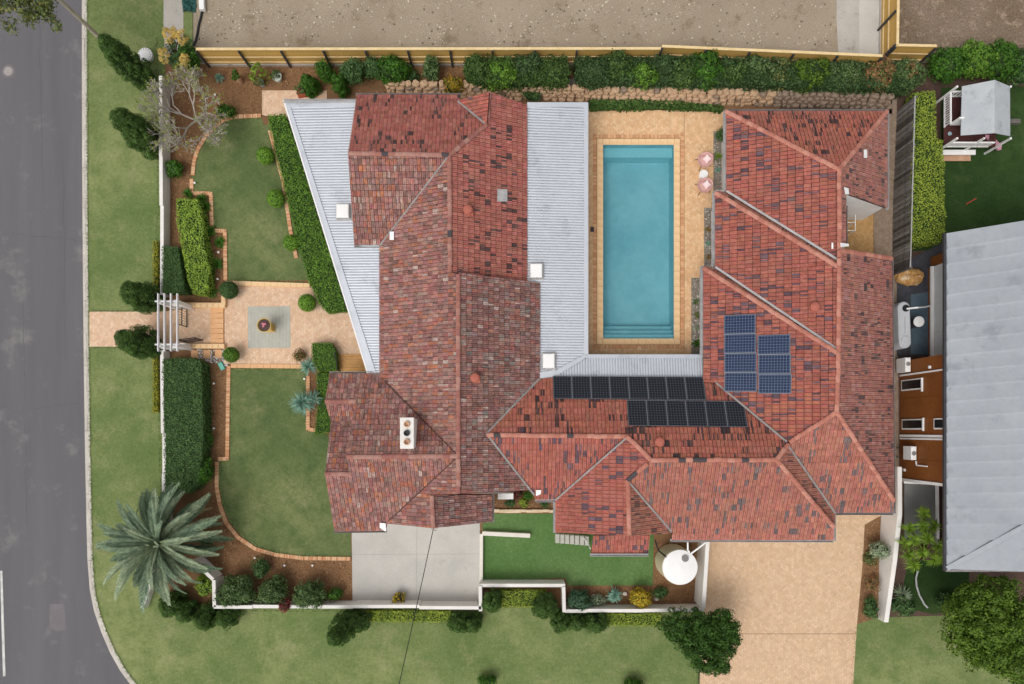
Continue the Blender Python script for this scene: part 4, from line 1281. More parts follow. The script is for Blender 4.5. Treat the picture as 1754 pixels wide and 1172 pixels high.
# pebble beds between terrace and right wing
for k, (x0, y0, x1, y1, l) in enumerate(((1222, 225, 1246, 330, 'upper'), (1206, 355, 1226, 460, 'middle'), (1184, 475, 1206, 607, 'lower'))):
    ground('pebble_bed', [(x0, y0), (x1, y0), (x1, y1), (x0, y1)], 0.036, m_pebble)
PEB = [MB().mesh(*(lambda v, f: (v.tolist(), [tuple(q) for q in f.tolist()]))(*ball_arrays((0, 0, 0), (0.06, 0.045, 0.03), 1.0, 6, 4, 0.15))).data('pebble', m) for m in
       (MAT('pebble_pale', 'c9c2b8', 'b8b0a4', 4, 0.8, 0.1), MAT('pebble_grey', '8b847c', '746e66', 4, 0.8, 0.1), MAT('pebble_tan', 'a8927a', '94806a', 4, 0.8, 0.1))]
peb = MB()
bl = [ball_arrays((0, 0, 0), (0.05, 0.04, 0.03), 1.0, 5, 3, 0.15) for _ in range(4)]
for (x0, y0, x1, y1) in ((1222, 226, 1240, 328), (1206, 356, 1222, 458), (1185, 476, 1201, 605)):
    a, b = P(x0, y0), P(x1, y1)
    for _ in range(int((b.x - a.x) * (a.y - b.y) * 90)):
        v, f = random.choice(bl); s = random.uniform(0.5, 1.2)
        cx, cy = random.uniform(a.x, b.x), random.uniform(b.y, a.y)
        c = pick(L_('c9c2b8', 'a39a90', '8b847c', 'a8927a', 'd8d2c8', '6e675f'))
        peb.mesh((v * s + (cx, cy, 0.05)).tolist(), [tuple(q) for q in f.tolist()], c)
o = peb.build('pebbles', ATTR('pebble_stone', 0.8, None, fine=0.1)); tag(o, 'loose river pebbles in the beds between terrace and right wing', None, None, 'stuff')

# ------------------------------------------------------------------ rendered walls
def wall_run(label, segs, mat=m_render, cat='wall', t=0.2, name='rendered_wall', cap=None):
    """segs: (px0, px1, height) with px at the top of the wall on its centre line; every stretch is a part."""
    h0 = segs[0][2]; c = P(*segs[0][0], h0[0] if isinstance(h0, tuple) else h0)
    T = thing(name, label, cat, (c.x, c.y, 0))
    for a, b, h in segs:
        h0, h1 = h if isinstance(h, tuple) else (h, h)
        p, q = P(a[0], a[1], h0), P(b[0], b[1], h1)
        d = Vector((q.x - p.x, q.y - p.y, 0)).normalized(); n = Vector((-d.y, d.x, 0)) * t / 2
        e = d * random.uniform(0.0, 0.004)
        pts = [p + n - e, p - n - e, q - n + e, q + n + e]
        MB().prism([(v.x, v.y) for v in pts], -0.05, [h0, h0, h1, h1]).build('wall_length', mat, T)
    return T
wall_run('white rendered garden wall along the street above the entry gate', [((275, 130), (275, 268), 0.98), ((275.5, 268.3), (276, 352), 0.9), ((277.5, 352.3), (277, 505), 0.8)])
wall_run('white rendered garden wall along the street beside the big dark hedge', [((277, 600), (278.5, 742), 0.8), ((281, 742.3), (281, 812), 0.74), ((280, 812.3), (280.5, 880), 0.7)])
wall_run('low white wall length ending on the verge under the palm', [((281, 882), (285, 930), 0.8), ((283, 930.5), (262, 985), 0.8), ((262, 985.5), (243, 1042), 0.6)])
wall_run('angled white garden wall between palm and shrubs', [((330, 960), (365, 993), 1.2), ((366, 994), (367, 1040), 1.2), ((366, 1040), (432, 1040), 1.2)])
wall_run('white rendered wall along the foot of the concrete driveway', [((432, 1039), (604, 1040), 1.15), ((604.3, 1039), (718, 1039), 1.2), ((718.3, 1041), (824, 1041.5), 1.25)])
wall_run('white rendered wall stepping round the low synthetic lawn', [((823, 1047), (822.5, 1004), 1.25), ((821, 1003), (968, 1003), 1.15), ((965.5, 1006), (966.5, 1049), 1.25)])
wall_run('white rendered wall behind the yellow shrub and clipped hedge', [((968, 1047), (1004, 1047), 1.05), ((1004.3, 1046), (1102, 1046.5), 1.1), ((1102.3, 1046), (1206, 1045), 1.1)])
wall_run('tall white rendered wall between water tank and brick driveway', [((1212.5, 926), (1205, 1042), 1.7)], t=0.22)
wall_run('long white wall tapering down along the edge of the brick driveway', [((1541, 800), (1541.5, 880), (1.75, 1.8)), ((1541.5, 880.3), (1533, 960), (1.8, 1.5)), ((1533, 960.3), (1518, 1066), (1.5, 0.7))], t=0.26)
wall_run('cream stone cap wall along the concrete driveway edge', [((824.5, 915), (824, 1000), 0.35)], m_pale, 'edging', 0.2, 'low_wall')
wall_run('short cream stone wall jutting into the low synthetic lawn', [((826, 914), (908, 918), 0.42)], m_pale, 'edging', 0.24, 'low_wall')
rs = thing('low_wall', 'cream split stone edging between small bed and synthetic lawn', 'edging', P(895, 876, 0))
x = 843
while x < 950:
    w = random.uniform(7, 13)
    a = P(x + w / 2, 875.5 + random.uniform(-.4, .4), 0.2)
    MB().box((a.x, a.y, 0.11), (w * .0355, 0.2 + random.uniform(-.03, .03), 0.22 + random.uniform(0, .03)), random.uniform(-.03, .03), 0.02).build('stone', m_cream, rs)
    x += w
mb = None
stp = thing('paver_step', 'row of pale grey pavers under the eave of the projecting wing', 'step', P(980, 918, 0))
for k in range(7):
    a = P(955 + k * 8.4, 920 + k * 0.7, 0.5)
    MB().box((a.x, a.y - 0.1, 0.25), (0.26, 0.55, 0.5), 0, 0.02).build('paver', m_pavgrey, stp)
MB().tube([P(1000, 922, 0.5), P(1009, 935, 1.0), P(1011, 940, 1.9)], 0.035).build('handrail', m_white, stp)

# ------------------------------------------------------------------ pergola and gates at the street
pz = 2.35
c = P(288, 553, 0)
PG = thing('entry_pergola', 'white timber pergola of four long beams over the street gate', 'pergola', (c.x, c.y, 0))
for x in (271.3, 282, 293, 304):
    MB().beam(P(x, 503, pz), P(x, 602, pz), 0.06, 0.16).build('rafter', m_agedwhite, PG)
for y in (516.5, 590.5):
    MB().beam(P(266, y, pz - 0.14), P(309, y, pz - 0.14), 0.085, 0.14).build('crossbeam', m_agedwhite, PG)
    for x in (272, 300):
        q = P(x, y, pz - 0.2)
        MB().box((q.x, q.y, (pz - 0.2) / 2), (0.22, 0.22, pz - 0.22), 0, 0.02).build('post', m_white, PG)
wall_run('white rendered wing wall on the upper side of the gateway', [((290, 519), (315, 522), 1.0)], t=0.3)
wall_run('white rendered wing wall on the lower side of the gateway', [((275, 593), (318, 592), 1.0)], t=0.3)
paver_row('path_border', (318, 524), (389, 524.5), 0.30, 7, 0.0, 0.32, m_coping, 'pale sandstone coping along the upper side of the gate steps', cat='edging')
paver_row('path_border', (386, 500), (386, 524), 0.26, 3, 0.0, 0.31, m_coping, 'short sandstone coping turning up beside the clipped ball', cat='edging')
paver_row('path_border', (318, 594), (388, 594), 0.28, 7, 0.0, 0.32, m_coping, 'pale sandstone coping along the lower side of the gate steps', cat='edging')
def gate(label, hinge, d, w=1.0, h=1.2):
    d = Vector(d).normalized(); n = Vector((-d.y, d.x, 0)); o = Vector((hinge.x, hinge.y, 0.08))
    G = thing('iron_gate', label, 'gate', (o.x, o.y, 0), 'pair of iron gates under the pergola')
    mb = MB()
    for s in (0, w): mb.beam(o + d * s, o + d * s + Vector((0, 0, h)), 0.05, 0.05, n)
    for z in (0.04, h * 0.55, h - 0.02): mb.beam(o + Vector((0, 0, z)), o + d * w + Vector((0, 0, z)), 0.04, 0.05)
    mb.build('gate_frame', m_black, G)
    for k in range(1, 8):
        q = o + d * (w * k / 8)
        MB().tube([q, q + Vector((0, 0, h))], 0.013, 6).build('bar', m_black, G)
gate('closed black iron gate leaf under the pergola', P(321.5, 527, 0), (0, -1, 0), 1.2)
gate('black iron gate leaf swung open towards the steps', P(321.5, 587, 0), (1, 0.14, 0), 1.0)

# ------------------------------------------------------------------ fences
def paling_fence(label, segs, h, side, mat, step, wpal, post_gap, rails=(0.35, 0.95), capm=None, cap=True, plinth=True, jit=0.0, postm=None):
    """segs: world ground points; palings one by one, posts and rails on the side given."""
    c = segs[0]
    F = thing('paling_fence', label, 'fence', (c.x, c.y, 0))
    mats = mat if isinstance(mat, list) else [mat] * 3
    mat = mats[0]
    pal = [MB().box((0, 0, 0.5), (wpal * k, 0.02, 1.0)).data('paling', mm) for k, mm in zip((0.94, 1.0, 1.05, 0.9), mats)]
    for a, b in zip(segs, segs[1:]):
        d = b - a; L = d.length; d.normalize(); n = Vector((-d.y, d.x, 0)) * side
        k = 0
        while k * step < L:
            q = a + d * (k * step + step / 2) - n * 0.03 * (k % 2) * (1 if jit else 0.15)
            hh = h * (1 + random.uniform(-jit, jit))
            th = random.uniform(-jit, jit) * 0.4
            up = (Vector((0, 0, 1)) + d * th).normalized()
            inst('paling', random.choice(pal), F, frame((q.x, q.y, 0.12 if plinth else 0.0), d, up.cross(d), up * (hh - (0.12 if plinth else 0))))
            k += 1
        for z in rails:
            MB().beam(a + n * 0.045 + Vector((0, 0, z)), b + n * 0.045 + Vector((0, 0, z)), 0.045, 0.09).build('rail', capm or mat, F)
        if cap: MB().beam(a + Vector((0, 0, h + 0.02)), b + Vector((0, 0, h + 0.02)), 0.15, 0.035).build('top_cap', capm or mat, F)
        if plinth: MB().beam(a + n * 0.02 + Vector((0, 0, 0.1)), b + n * 0.02 + Vector((0, 0, 0.1)), 0.09, 0.2).build('plinth', m_slab, F)
        m = max(1, int(round(L / post_gap)))
        for k in range(m + 1):
            q = a + d * (L * k / m) + n * 0.12
            MB().box((q.x, q.y, h / 2), (0.1, 0.1, h), 0).build('post', postm or m_post, F)
    return F
def xy(px, py, z=0.0): q = P(px, py, z); return Vector((q.x, q.y, 0))
paling_fence('long new golden timber paling fence between planting and bare plot', [xy(336, 84.5, 1.8), xy(1133, 83.5, 1.8)], 1.8, -1, m_timber, 0.15, 0.148, 2.52, (0.45, 1.0), m_timberl)
paling_fence('new timber fence stretch descending behind the tall hedge towards the corner', [xy(1134, 79.5, 1.9), xy(1511, 96, 1.9)], 1.9, -1, m_timber, 0.15, 0.148, 2.45, (0.45, 1.1), m_timberl)
paling_fence('new timber fence running up from the corner beside concrete path', [xy(1537, 77, 2.0), xy(1539, -40, 2.0)], 2.0, 1, m_timber, 0.15, 0.148, 2.6, (0.5, 1.1), m_timberl)
paling_fence('short new timber fence stub at the corner of the scraped plot', [xy(1534, 77.5, 1.9), xy(1604, 79, 1.9)], 1.9, -1, m_timber, 0.15, 0.148, 2.4, (0.45, 1.1), m_timberl)
paling_fence('old grey weathered paling fence beside the right wing', [xy(1567, 165, 1.85), xy(1560, 330, 1.85), xy(1558, 458, 1.85)], 1.85, 1, [m_oldtim, MAT('silver_timber', '8f8a85', '7c7772', 3, 0.9, 0.5, 30, fine=0.3, fscale=10), MAT('dark_timber', '544e4a', '48423e', 3, 0.9, 0.5, 30, fine=0.3, fscale=10), MAT('grey_timber', '7a746f', '6a6560', 3, 0.9, 0.5, 30, fine=0.3, fscale=10)], 0.17, 0.15, 2.4, (0.5, 1.3), m_oldtim, False, False, 0.05, m_oldtim)
MB_ = MB().beam(xy(1567, 165, 1.9) + Vector((0, 0, 1.92)), xy(1559, 458, 1.9) + Vector((0, 0, 1.92)), 0.05, 0.05)
MB_.build('top_rail', m_gutter, bpy.data.objects['paling_fence.004'])

# ------------------------------------------------------------------ rubble retaining wall behind the terrace
RW = thing('stone_retaining_wall', 'rough pale rubble stone retaining wall along the hedge behind the terrace', 'wall', P(1100, 165, 0))
rock_me = []
for k in range(8):
    v, f = ball_arrays((0, 0, 0), (0.5, 0.5, 0.5), 1.0, 7, 4, 0.22)
    v = np.sign(v) * np.abs(v) ** 0.6 * 0.72
    rock_me.append(MB().mesh(v.tolist(), [tuple(q) for q in f.tolist()]).data('stone', m_stone if k < 5 else m_stone2))
def rocks(line, h, rows, parent, w=(0.3, 0.62), grey_from=None):
    for r in range(rows):
        for a, b in zip(line, line[1:]):
            L = (b - a).length; d = (b - a).normalized(); n = Vector((d.y, -d.x, 0))
            s = random.uniform(0, .2)
            while s < L:
                ww = random.uniform(*w); q = a + d * (s + ww / 2)
                gx = grey_from and q.x > grey_from
                me = random.choice(rock_me[5:] if gx else (rock_me if random.random() < .25 else rock_me[:5]))
                z = h * (r + 0.5) / rows
                q = q + n * (0.42 * (rows - r - 1) / rows + random.uniform(-.04, .04))
                M = frame((q.x, q.y, z), d * ww * 1.05, Vector((-d.y, d.x, 0)) * random.uniform(.4, .55), (0, 0, h / rows * random.uniform(1.0, 1.6))) @ Matrix.Rotation(random.uniform(-.4, .4), 4, 'Z')
                inst('stone', me, parent, M)
                s += ww
rocks([xy(660, 147, .5), xy(800, 149, .5), xy(985, 153, .6), xy(1150, 155, .8), xy(1300, 159, .8), xy(1420, 161, .8), xy(1528, 165, .8)], 0.9, 4, RW, (0.24, 0.62), P(1330, 160, .8).x)
ground('narrow_side_path', [(610, 152), (1010, 160), (1010, 185), (610, 175)], 0.012, m_mulch)
ground('stone_ledge', [(1335, 150), (1528, 158), (1528, 195), (1335, 192)], 0.012, m_soil)
ground('side_passage', [(1519, 160), (1536, 160), (1540, 870), (1525, 870)], 0.012, m_stone2)

# ------------------------------------------------------------------ water tank
tz = 2.15
c = P(1165, 972, tz)
TK = thing('water_tank', 'large round white rainwater tank with cream wall in the mulched corner', 'water tank', (c.x, c.y, 0))
R = 1.04
MB().lathe((c.x, c.y, 0.02), [(R - 0.05, 0), (R, 0.05)] + [(R + (0.015 if k % 2 else 0), 0.05 + k * 0.19) for k in range(1, 11)] + [(R, tz - 0.1), (R - 0.06, tz - 0.06), (R - 0.06, tz - 0.07)], 48).build('tank_wall', MAT('cream_tank', 'd5c7a8', 'cbbc9c', 0.8, 0.6, 0.05, fine=0.03), TK, smooth=False)
MB().lathe((c.x, c.y, tz - 0.055), [(R - 0.02, 0), (R - 0.02, 0.05), (R - 0.3, 0.1), (0.05, 0.19)], 48).build('tank_lid', m_white, TK)
q = P(1174, 957, tz + 0.15)
MB().lathe((q.x, q.y, tz + 0.06), [(0.2, 0), (0.2, 0.08), (0.16, 0.09), (0.0, 0.09)], 24).build('strainer', m_gutterd, TK)
MB().tube([P(1183, 949, tz + 0.2), P(1195, 940, 2.5), P(1208, 930, 2.55)], 0.05).tube([P(1178, 929, 2.5), P(1178, 942, 2.45), P(1181, 946, tz + .1)], 0.05).build('inlet_pipe', m_white, TK)
MB().tube([P(1142, 955, tz), P(1128, 943, 1.2), P(1122, 925, 1.0)], 0.045).build('overflow_hose', m_black, TK)

# ------------------------------------------------------------------ overhead cable and its hook
cab = MB()
pts = []
a, b = P(742, 907, 3.9), P(676, 1205, 6.2)
for k in range(17):
    t = k / 16; q = a + (b - a) * t; q.z -= 0.5 * 4 * t * (1 - t) * 0.6; pts.append(q)
cab.tube(pts, 0.022, 6)
tag(cab.build('overhead_cable', m_black), 'thin black overhead cable from the porch roof peak across the lower lawn', 'cable')
hk = MB().tube([P(742, 906, 3.95) + Vector((.12 + .1 * math.cos(t), .1 * math.sin(t), 0)) for t in np.linspace(0, 5.5, 12)], 0.014, 6)
tag(hk.build('cable_hook', m_post), 'small dark hook holding the cable at the porch roof peak', 'hook')

# timber landing by the front door, with dark rail
DK = thing('timber_landing', 'honey coloured timber boards of the landing under the verandah edge', 'deck', P(600, 622, 0))
for k in range(7):
    y = 609 + k * 4.6
    MB().beam(P(563, y, 0.12), P(640, y, 0.12), 0.145, 0.05).build('board', m_deck, DK)
tag(MB().tube([P(573, 604, 1.0), P(575, 611, 1.0), P(577, 624, 1.0), P(577, 634, 1.0)], 0.03).tube([P(573, 604, 1.0), P(573, 604, 1.0) - Vector((0, 0, 1))], 0.025).tube([P(577, 634, 1.0), P(577, 634, 1.0) - Vector((0, 0, 1))], 0.025).tube([P(574, 605, .5), P(577, 634, .5)], 0.025).build('black_railing', m_black), 'short black metal railing between box hedge and timber landing', 'railing')

# ------------------------------------------------------------------ furniture by the pool
def chair(px, py, rot, label):
    c = P(px, py, 0.5)
    T = thing('lounge_chair', label, 'chair', (c.x, c.y, 0.04), 'pink rope chairs by the pool')
    ca, sa = math.cos(rot), math.sin(rot)
    def q(x, y, z): return (c.x + x * ca - y * sa, c.y + x * sa + y * ca, 0.04 + z)
    mb = MB(); n = 28; prof = [(0.30, 0.30), (0.36, 0.36), (0.43, 0.5), (0.45, 0.58), (0.42, 0.60), (0.37, 0.5), (0.30, 0.40), (0.0, 0.38)]
    vs, fs = [], []
    for r, z in prof:
        for k in range(n):
            a = 2 * math.pi * k / n
            back = max(0, math.cos(a)) ** 1.2
            zz = z + (0.22 * back if 0.45 < z or r > 0.4 else 0)
            vs.append(q(r * math.cos(a), r * math.sin(a), zz))
    for i in range(len(prof) - 1):
        for k in range(n): fs.append((i * n + k, i * n + (k + 1) % n, (i + 1) * n + (k + 1) % n, (i + 1) * n + k))
    fs.append(tuple(range(n - 1, -1, -1)))
    mb.mesh(vs, fs).build('woven_shell', m_pink, T, smooth=True)
    MB().lathe(q(0, 0, 0.38), [(0.33, 0), (0.36, 0.04), (0.33, 0.08), (0.0, 0.09)], 28).build('seat_cushion', m_pink, T, smooth=True)
    for sx, sy in ((1, 1), (1, -1), (-1, 1), (-1, -1)):
        MB().tube([q(0.2 * sx, 0.2 * sy, 0.34), q(0.38 * sx, 0.36 * sy, 0)], 0.017, 6).build('leg', m_black, T)
    cu = MB(); m = 8; vs = []; fs = []
    for side in (1, -1):
        for i in range(m + 1):
            for j in range(m + 1):
                u, v = i / m * 2 - 1, j / m * 2 - 1
                b = (1 - u ** 4) * (1 - v ** 4)
                k2 = 1 - 0.12 * (1 - abs(u)) * abs(v) ** 3 - 0.12 * (1 - abs(v)) * abs(u) ** 3
                X, Y, Z = u * 0.2 * k2, v * 0.2 * k2, side * 0.075 * b
                # tipped against the back
                X2, Z2 = X * math.cos(0.7) - Z * math.sin(0.7), X * math.sin(0.7) + Z * math.cos(0.7)
                a2 = 0.35
                vs.append(q(0.10 + X2 * math.cos(a2) - Y * math.sin(a2), X2 * math.sin(a2) + Y * math.cos(a2), 0.62 + Z2))
    for s in range(2):
        o0 = s * (m + 1) ** 2
        for i in range(m):
            for j in range(m):
                f = (o0 + i * (m + 1) + j, o0 + (i + 1) * (m + 1) + j, o0 + (i + 1) * (m + 1) + j + 1, o0 + i * (m + 1) + j + 1)
                fs.append(f if s == 0 else f[::-1])
    cu.mesh(vs, fs).build('cushion', m_cush, T, smooth=True)
chair(1207, 275, 0.35, 'round pink lounge chair with a pale cushion, nearer the retaining wall')
chair(1206.5, 318.5, 0.25, 'round pink lounge chair with a pale cushion, nearer the long pebble beds')
c = P(1205.5, 298, 0.45)
ST = thing('side_table', 'small round white side table between the two pink lounge chairs', 'table', (c.x, c.y, 0.04))
MB().lathe((c.x, c.y, 0.42), [(0.22, 0), (0.26, 0.02), (0.26, 0.04), (0.24, 0.05), (0.22, 0.04), (0.0, 0.035)], 32).build('table_top', m_white, ST)
MB().lathe((c.x, c.y, 0.04), [(0.2, 0), (0.17, 0.1), (0.14, 0.2), (0.19, 0.385)], 24).build('pedestal', m_white, ST)

# planter urn on its pedestal on the grey square
UB = 0.62
c = P(452, 557, UB + 0.66)
U = thing('planter_urn', 'yellow glazed round urn with pink blooms standing on the grey paving square', 'planter', (c.x, c.y, 0.07))
MB().box((c.x, c.y, 0.07 + 0.04), (0.52, 0.52, 0.08), 0, 0.015).box((c.x, c.y, 0.07 + 0.31), (0.4, 0.4, 0.46), 0, 0.02).box((c.x, c.y, UB - 0.03), (0.48, 0.48, 0.06), 0, 0.015).build('pedestal', m_yellow, U)
MB().lathe((c.x, c.y, UB), [(0.2, 0), (0.22, 0.05), (0.17, 0.1), (0.28, 0.3), (0.38, 0.5), (0.43, 0.61), (0.43, 0.66), (0.385, 0.66), (0.37, 0.57)], 32).build('urn', m_yellow, U, smooth=True)
MB().lathe((c.x, c.y, UB), [(0.375, 0.56), (0.37, 0.61), (0.2, 0.64), (0.0, 0.65)], 24).build('potting_soil', MAT('potting_soil', '4f3d3a', '5d4a45', 8, 0.95, 0.8, 30, fine=0.3), U)
m_bloom = MAT('pink_bloom', 'd68a96', 'c87484', 6, 0.7, 0.2)
for dx, dy in ((-0.06, 0.08), (0.09, 0.06), (-0.02, -0.07), (0.02, 0.04)):
    MB().lathe((c.x + dx, c.y + dy, UB + 0.64), [(0.02, 0), (0.07, 0.02), (0.075, 0.06), (0.05, 0.1), (0.0, 0.1)], 10).build('bloom', m_bloom, U)

# street furniture
q = P(14, 122, -0.14)
MH = thing('manhole_cover', 'round pale manhole cover set in the street asphalt', 'manhole', (q.x, q.y, -0.15))
MB().lathe((q.x, q.y, -0.149), [(0.42, 0), (0.40, 0.006), (0.0, 0.006)], 28).build('surround', m_patch, MH)
MB().lathe((q.x, q.y, -0.143), [(0.28, 0), (0.27, 0.01), (0.0, 0.01)], 28).build('cover', MAT('manhole_lid', 'a79f9b', '968e8a', 3, 0.85, 0.3), MH)
q = P(248.5, 94, 0.25)
LD = thing('white_slotted_lid', 'round white slotted lid standing on the verge behind the tall conifer', 'lid', (q.x, q.y, 0))
MB().lathe((q.x, q.y, 0.0), [(0.40, 0), (0.42, 0.2), (0.44, 0.22), (0.43, 0.26), (0.3, 0.29), (0.0, 0.30)], 36).build('lid_body', m_white, LD)
for k in range(14):
    a = 2 * math.pi * k / 14
    MB().box((q.x + .34 * math.cos(a), q.y + .34 * math.sin(a), 0.283), (0.06, 0.03, 0.02), a).build('slot', m_post, LD)
# litter of the building plot
TP = thing('green_tarpaulin', 'crumpled dark green sheet at the corner of the bare plot', 'tarpaulin', P(326, 10, 0))
vs = []; fs = []
for i in range(9):
    for j in range(9):
        q = P(313 + i * 2.9, -4 + j * 3.2, 0)
        vs.append((q.x + random.uniform(-.05, .05), q.y + random.uniform(-.05, .05), 0.05 + random.uniform(0, .3) * math.sin(math.pi * i / 8)))
for i in range(8):
    for j in range(8): fs.append((i * 9 + j, i * 9 + j + 1, (i + 1) * 9 + j + 1, (i + 1) * 9 + j))
MB().mesh(vs, fs).build('sheet', MAT('tarp_green', '2c5a55', '1f4641', 2, 0.6, 0.2), TP)
tag(MB().beam(P(345, -12, 0.2), P(347, 18, 0.2), 0.3, 0.25).build('white_post', m_white), 'short white post or box lying at the edge of the bare plot', 'post')
tag(MB().tube([P(347, 16, .06), P(344, 30, .06), P(340, 45, .06), P(338, 58, .06), P(335, 70, .06), P(331, 78, .06)], 0.07).build('black_hose', m_black), 'black corrugated hose snaking over the bare plot to the fence', 'hose')
gm = MB()
bl = [ball_arrays((0, 0, 0), (0.05, 0.045, 0.035), 1.0, 5, 3, 0.2) for _ in range(5)]
for _ in range(2600):
    x, y = random.uniform(335, 1430), random.uniform(-15, 78)
    if random.random() > 0.25 + 0.75 * (math.sin(x * 0.011 + 1) * math.sin(x * .023 + y * .05) > 0): continue
    v, f = random.choice(bl); s = random.choice((0.4, 0.5, 0.7, 0.9, 1.4))
    q = P(x, y, 0)
    gm.mesh((v * s + (q.x, q.y, 0.01)).tolist(), [tuple(k) for k in f.tolist()], pick(L_('d0c6b6', 'b9ad9b', '8f8271', 'c4b8a6', '766a5a')))
tag(gm.build('rubble_scatter', ATTR('plot_rubble', 0.9, None, fine=0.1)), 'small stones scattered over the bare building plot', None, None, 'stuff')
# garden spotlights, white dots in the beds
m_spot = m_white
for x, y, l in ((333, 313, 'by the upper curved edging'), (351, 368, 'beside the bright hedge, upper'), (374, 432, 'beside the bright hedge, middle'), (372.5, 478, 'beside the bright hedge, lower'),
                (366, 657, 'in the bare mulch bed, upper'), (366, 734, 'in the bare mulch bed, lower'), (359, 849, 'beside the palm, upper'), (378, 911, 'beside the palm, middle'), (436, 956, 'below the curved edging'),
                (487, 969, 'in the mulch near the driveway'), (535, 969, 'in the mulch nearest the driveway'), (521, 649, 'on the lawn by the yuccas'), (545, 656, 'in the narrow yucca bed'), (368, 162, 'in the upper mulch bed')):
    q = P(x, y, 0.2)
    o = MB().lathe((q.x, q.y, 0), [(0.02, 0), (0.02, 0.12), (0.055, 0.15), (0.06, 0.2), (0.0, 0.21)], 12).build('garden_light', m_spot)
    tag(o, 'small white garden light ' + l, 'garden light', 'white garden lights')
# fan-shaped slabs and green dish by the lower gate wall
q = P(379, 627, 0.1)
tag(MB().box((q.x, q.y, 0.08), (0.28, 0.5, 0.12), 0.5, 0.03).build('glass_dish', MAT('aqua_glaze', '7fc7b4', '63b39e', 4, 0.25, 0.05, spec=0.5)), 'small aqua green dish in the white pebbles by the clipped ball', 'dish')
wp = MB()
for _ in range(420):
    x, y = random.uniform(332, 390), random.uniform(599, 628)
    if y > 612 + (x - 332) * 0.3: continue
    v, f = random.choice(bl); q = P(x, y, 0)
    wp.mesh((v * random.uniform(.6, 1.1) + (q.x, q.y, 0.02)).tolist(), [tuple(k) for k in f.tolist()], pick(L_('d8d4d0', 'b5b2b0', 'e8e4e0', '9c9a98')))
tag(wp.build('white_pebbles', ATTR('white_pebble', 0.8, None, fine=0.1)), 'white pebbles between the gate wall and the big hedge', None, None, 'stuff')
for k, (x, y) in enumerate(((333, 607), (354, 607), (374, 606))):
    q = P(x, y, 0.05)
    tag(MB().box((q.x, q.y, 0.03), (0.42, 0.5, 0.06), random.uniform(-.1, .1), 0.01).build('stepping_stone', m_sandst), ('leftmost', 'middle', 'rightmost')[k] + ' of three square stepping stones by the gate wall', 'stepping stone', 'stepping stones by the gate wall')
q = P(866, 850.5, 0.9)
AC = thing('air_conditioner', 'white boxed unit standing in the small bed beside the porch', 'air conditioner', (q.x, q.y, 0))
MB().box((q.x, q.y, 0.47), (0.95, 0.36, 0.8), 0, 0.02).build('casing', m_white, AC)
for s in (-.3, .3): MB().box((q.x + s, q.y, 0.04), (0.08, 0.36, 0.08)).build('foot', m_post, AC)
q = P(984, 143, 0.4)
tag(MB().box((q.x, q.y, 0.35), (0.75, 0.6, 0.05), -.05).box((q.x, q.y, 0.17), (0.6, 0.45, 0.34), -.05).build('weathered_board', m_oldtim), 'weathered grey board lid in the gap of the tall hedge', 'board')

# ------------------------------------------------------------------ plants
g_con = LEAF('conifer_leaf', ['3a5626', '4a6a2e', '5a7a3a', '2c461e', '6c8c46'])
g_dark = LEAF('dark_leaf', ['405e36', '4e7040', '5e804a', '345030', '6e8e56'])
g_hedge = LEAF('hedge_leaf', ['55802c', '668f34', '759d3a', '496f26', '82a842'])
g_bright = LEAF('bright_hedge_leaf', ['7c9c38', '8fad42', 'a0bb4c', '6a8c30', 'b0c858'])
g_lime = LEAF('lime_leaf', ['80983a', '94a840', 'a6b648', '6e8632', 'b2c04e'])
g_yel = LEAF('yellow_hedge_leaf', ['a09a2a', 'b0a832', '8c9430', 'b8a82c', '74862c'])
g_gold = LEAF('golden_leaf', ['c8a828', 'b8a030', 'd8b838', '98983a', 'a88a28'])
g_ball = LEAF('ball_leaf', ['6c9c34', '7dac3c', '8eba44', '5c8a2c', '9ac64e'])
g_tree = LEAF('tree_leaf', ['35601c', '447222', '527f28', '2a5018', '5f8c30'])
g_treel = LEAF('light_tree_leaf', ['4c681e', '587524', '66832c', '3e5a19', '749036'])
g_grey = LEAF('grey_green_leaf', ['5f7040', '70804c', '4f6038', '848c58', '948a4c'])
g_silver = LEAF('silver_leaf', ['9aa890', '8a9c80', 'b0bca4', '7a8c70'])
g_blue = LEAF('blue_green_leaf', ['5f8a7c', '6f998a', '86aaa0', '4c7468', '9ab8a8'], trans=0.1)
g_shrub = LEAF('shrub_leaf', ['4c6638', '5c7644', '6c8452', '3c562e', '80926a'])
g_shrubd = LEAF('deep_shrub_leaf', ['3c5a44', '4a6a52', '5c7c62', '304a3a'])
g_palm = LEAF('palm_leaf', ['687e68', '788e76', '8a9e86', '5a705c', '9aac92'], trans=0.15)
g_spike = LEAF('spiky_leaf', ['6c8a2c', '7c9a34', '5c7a28', '8cab3c'])
g_croton = LEAF('croton_leaf', ['9a7a28', 'b08a2c', '7c6a24', '6a7a2c', 'c0982e'])
g_red = LEAF('red_leaf', ['7a3038', '8c3c40', '64282e', '54402e'])
g_brown = LEAF('dry_leaf', ['a07058', '8c6a4c', 'b07a5c', '6c7a40', '7a8448'])
g_plume = LEAF('plume_leaf', ['e2c878', 'd6b864', 'ecd894', 'c8a858', 'dcc070'], trans=0.1)
g_inner = MAT('shade_core', '33491f', '28391a', 3.0, 0.95, 0.3, 12, fine=0.3, fscale=8)  # solid plant core; shade between the leaves is put into its dark green

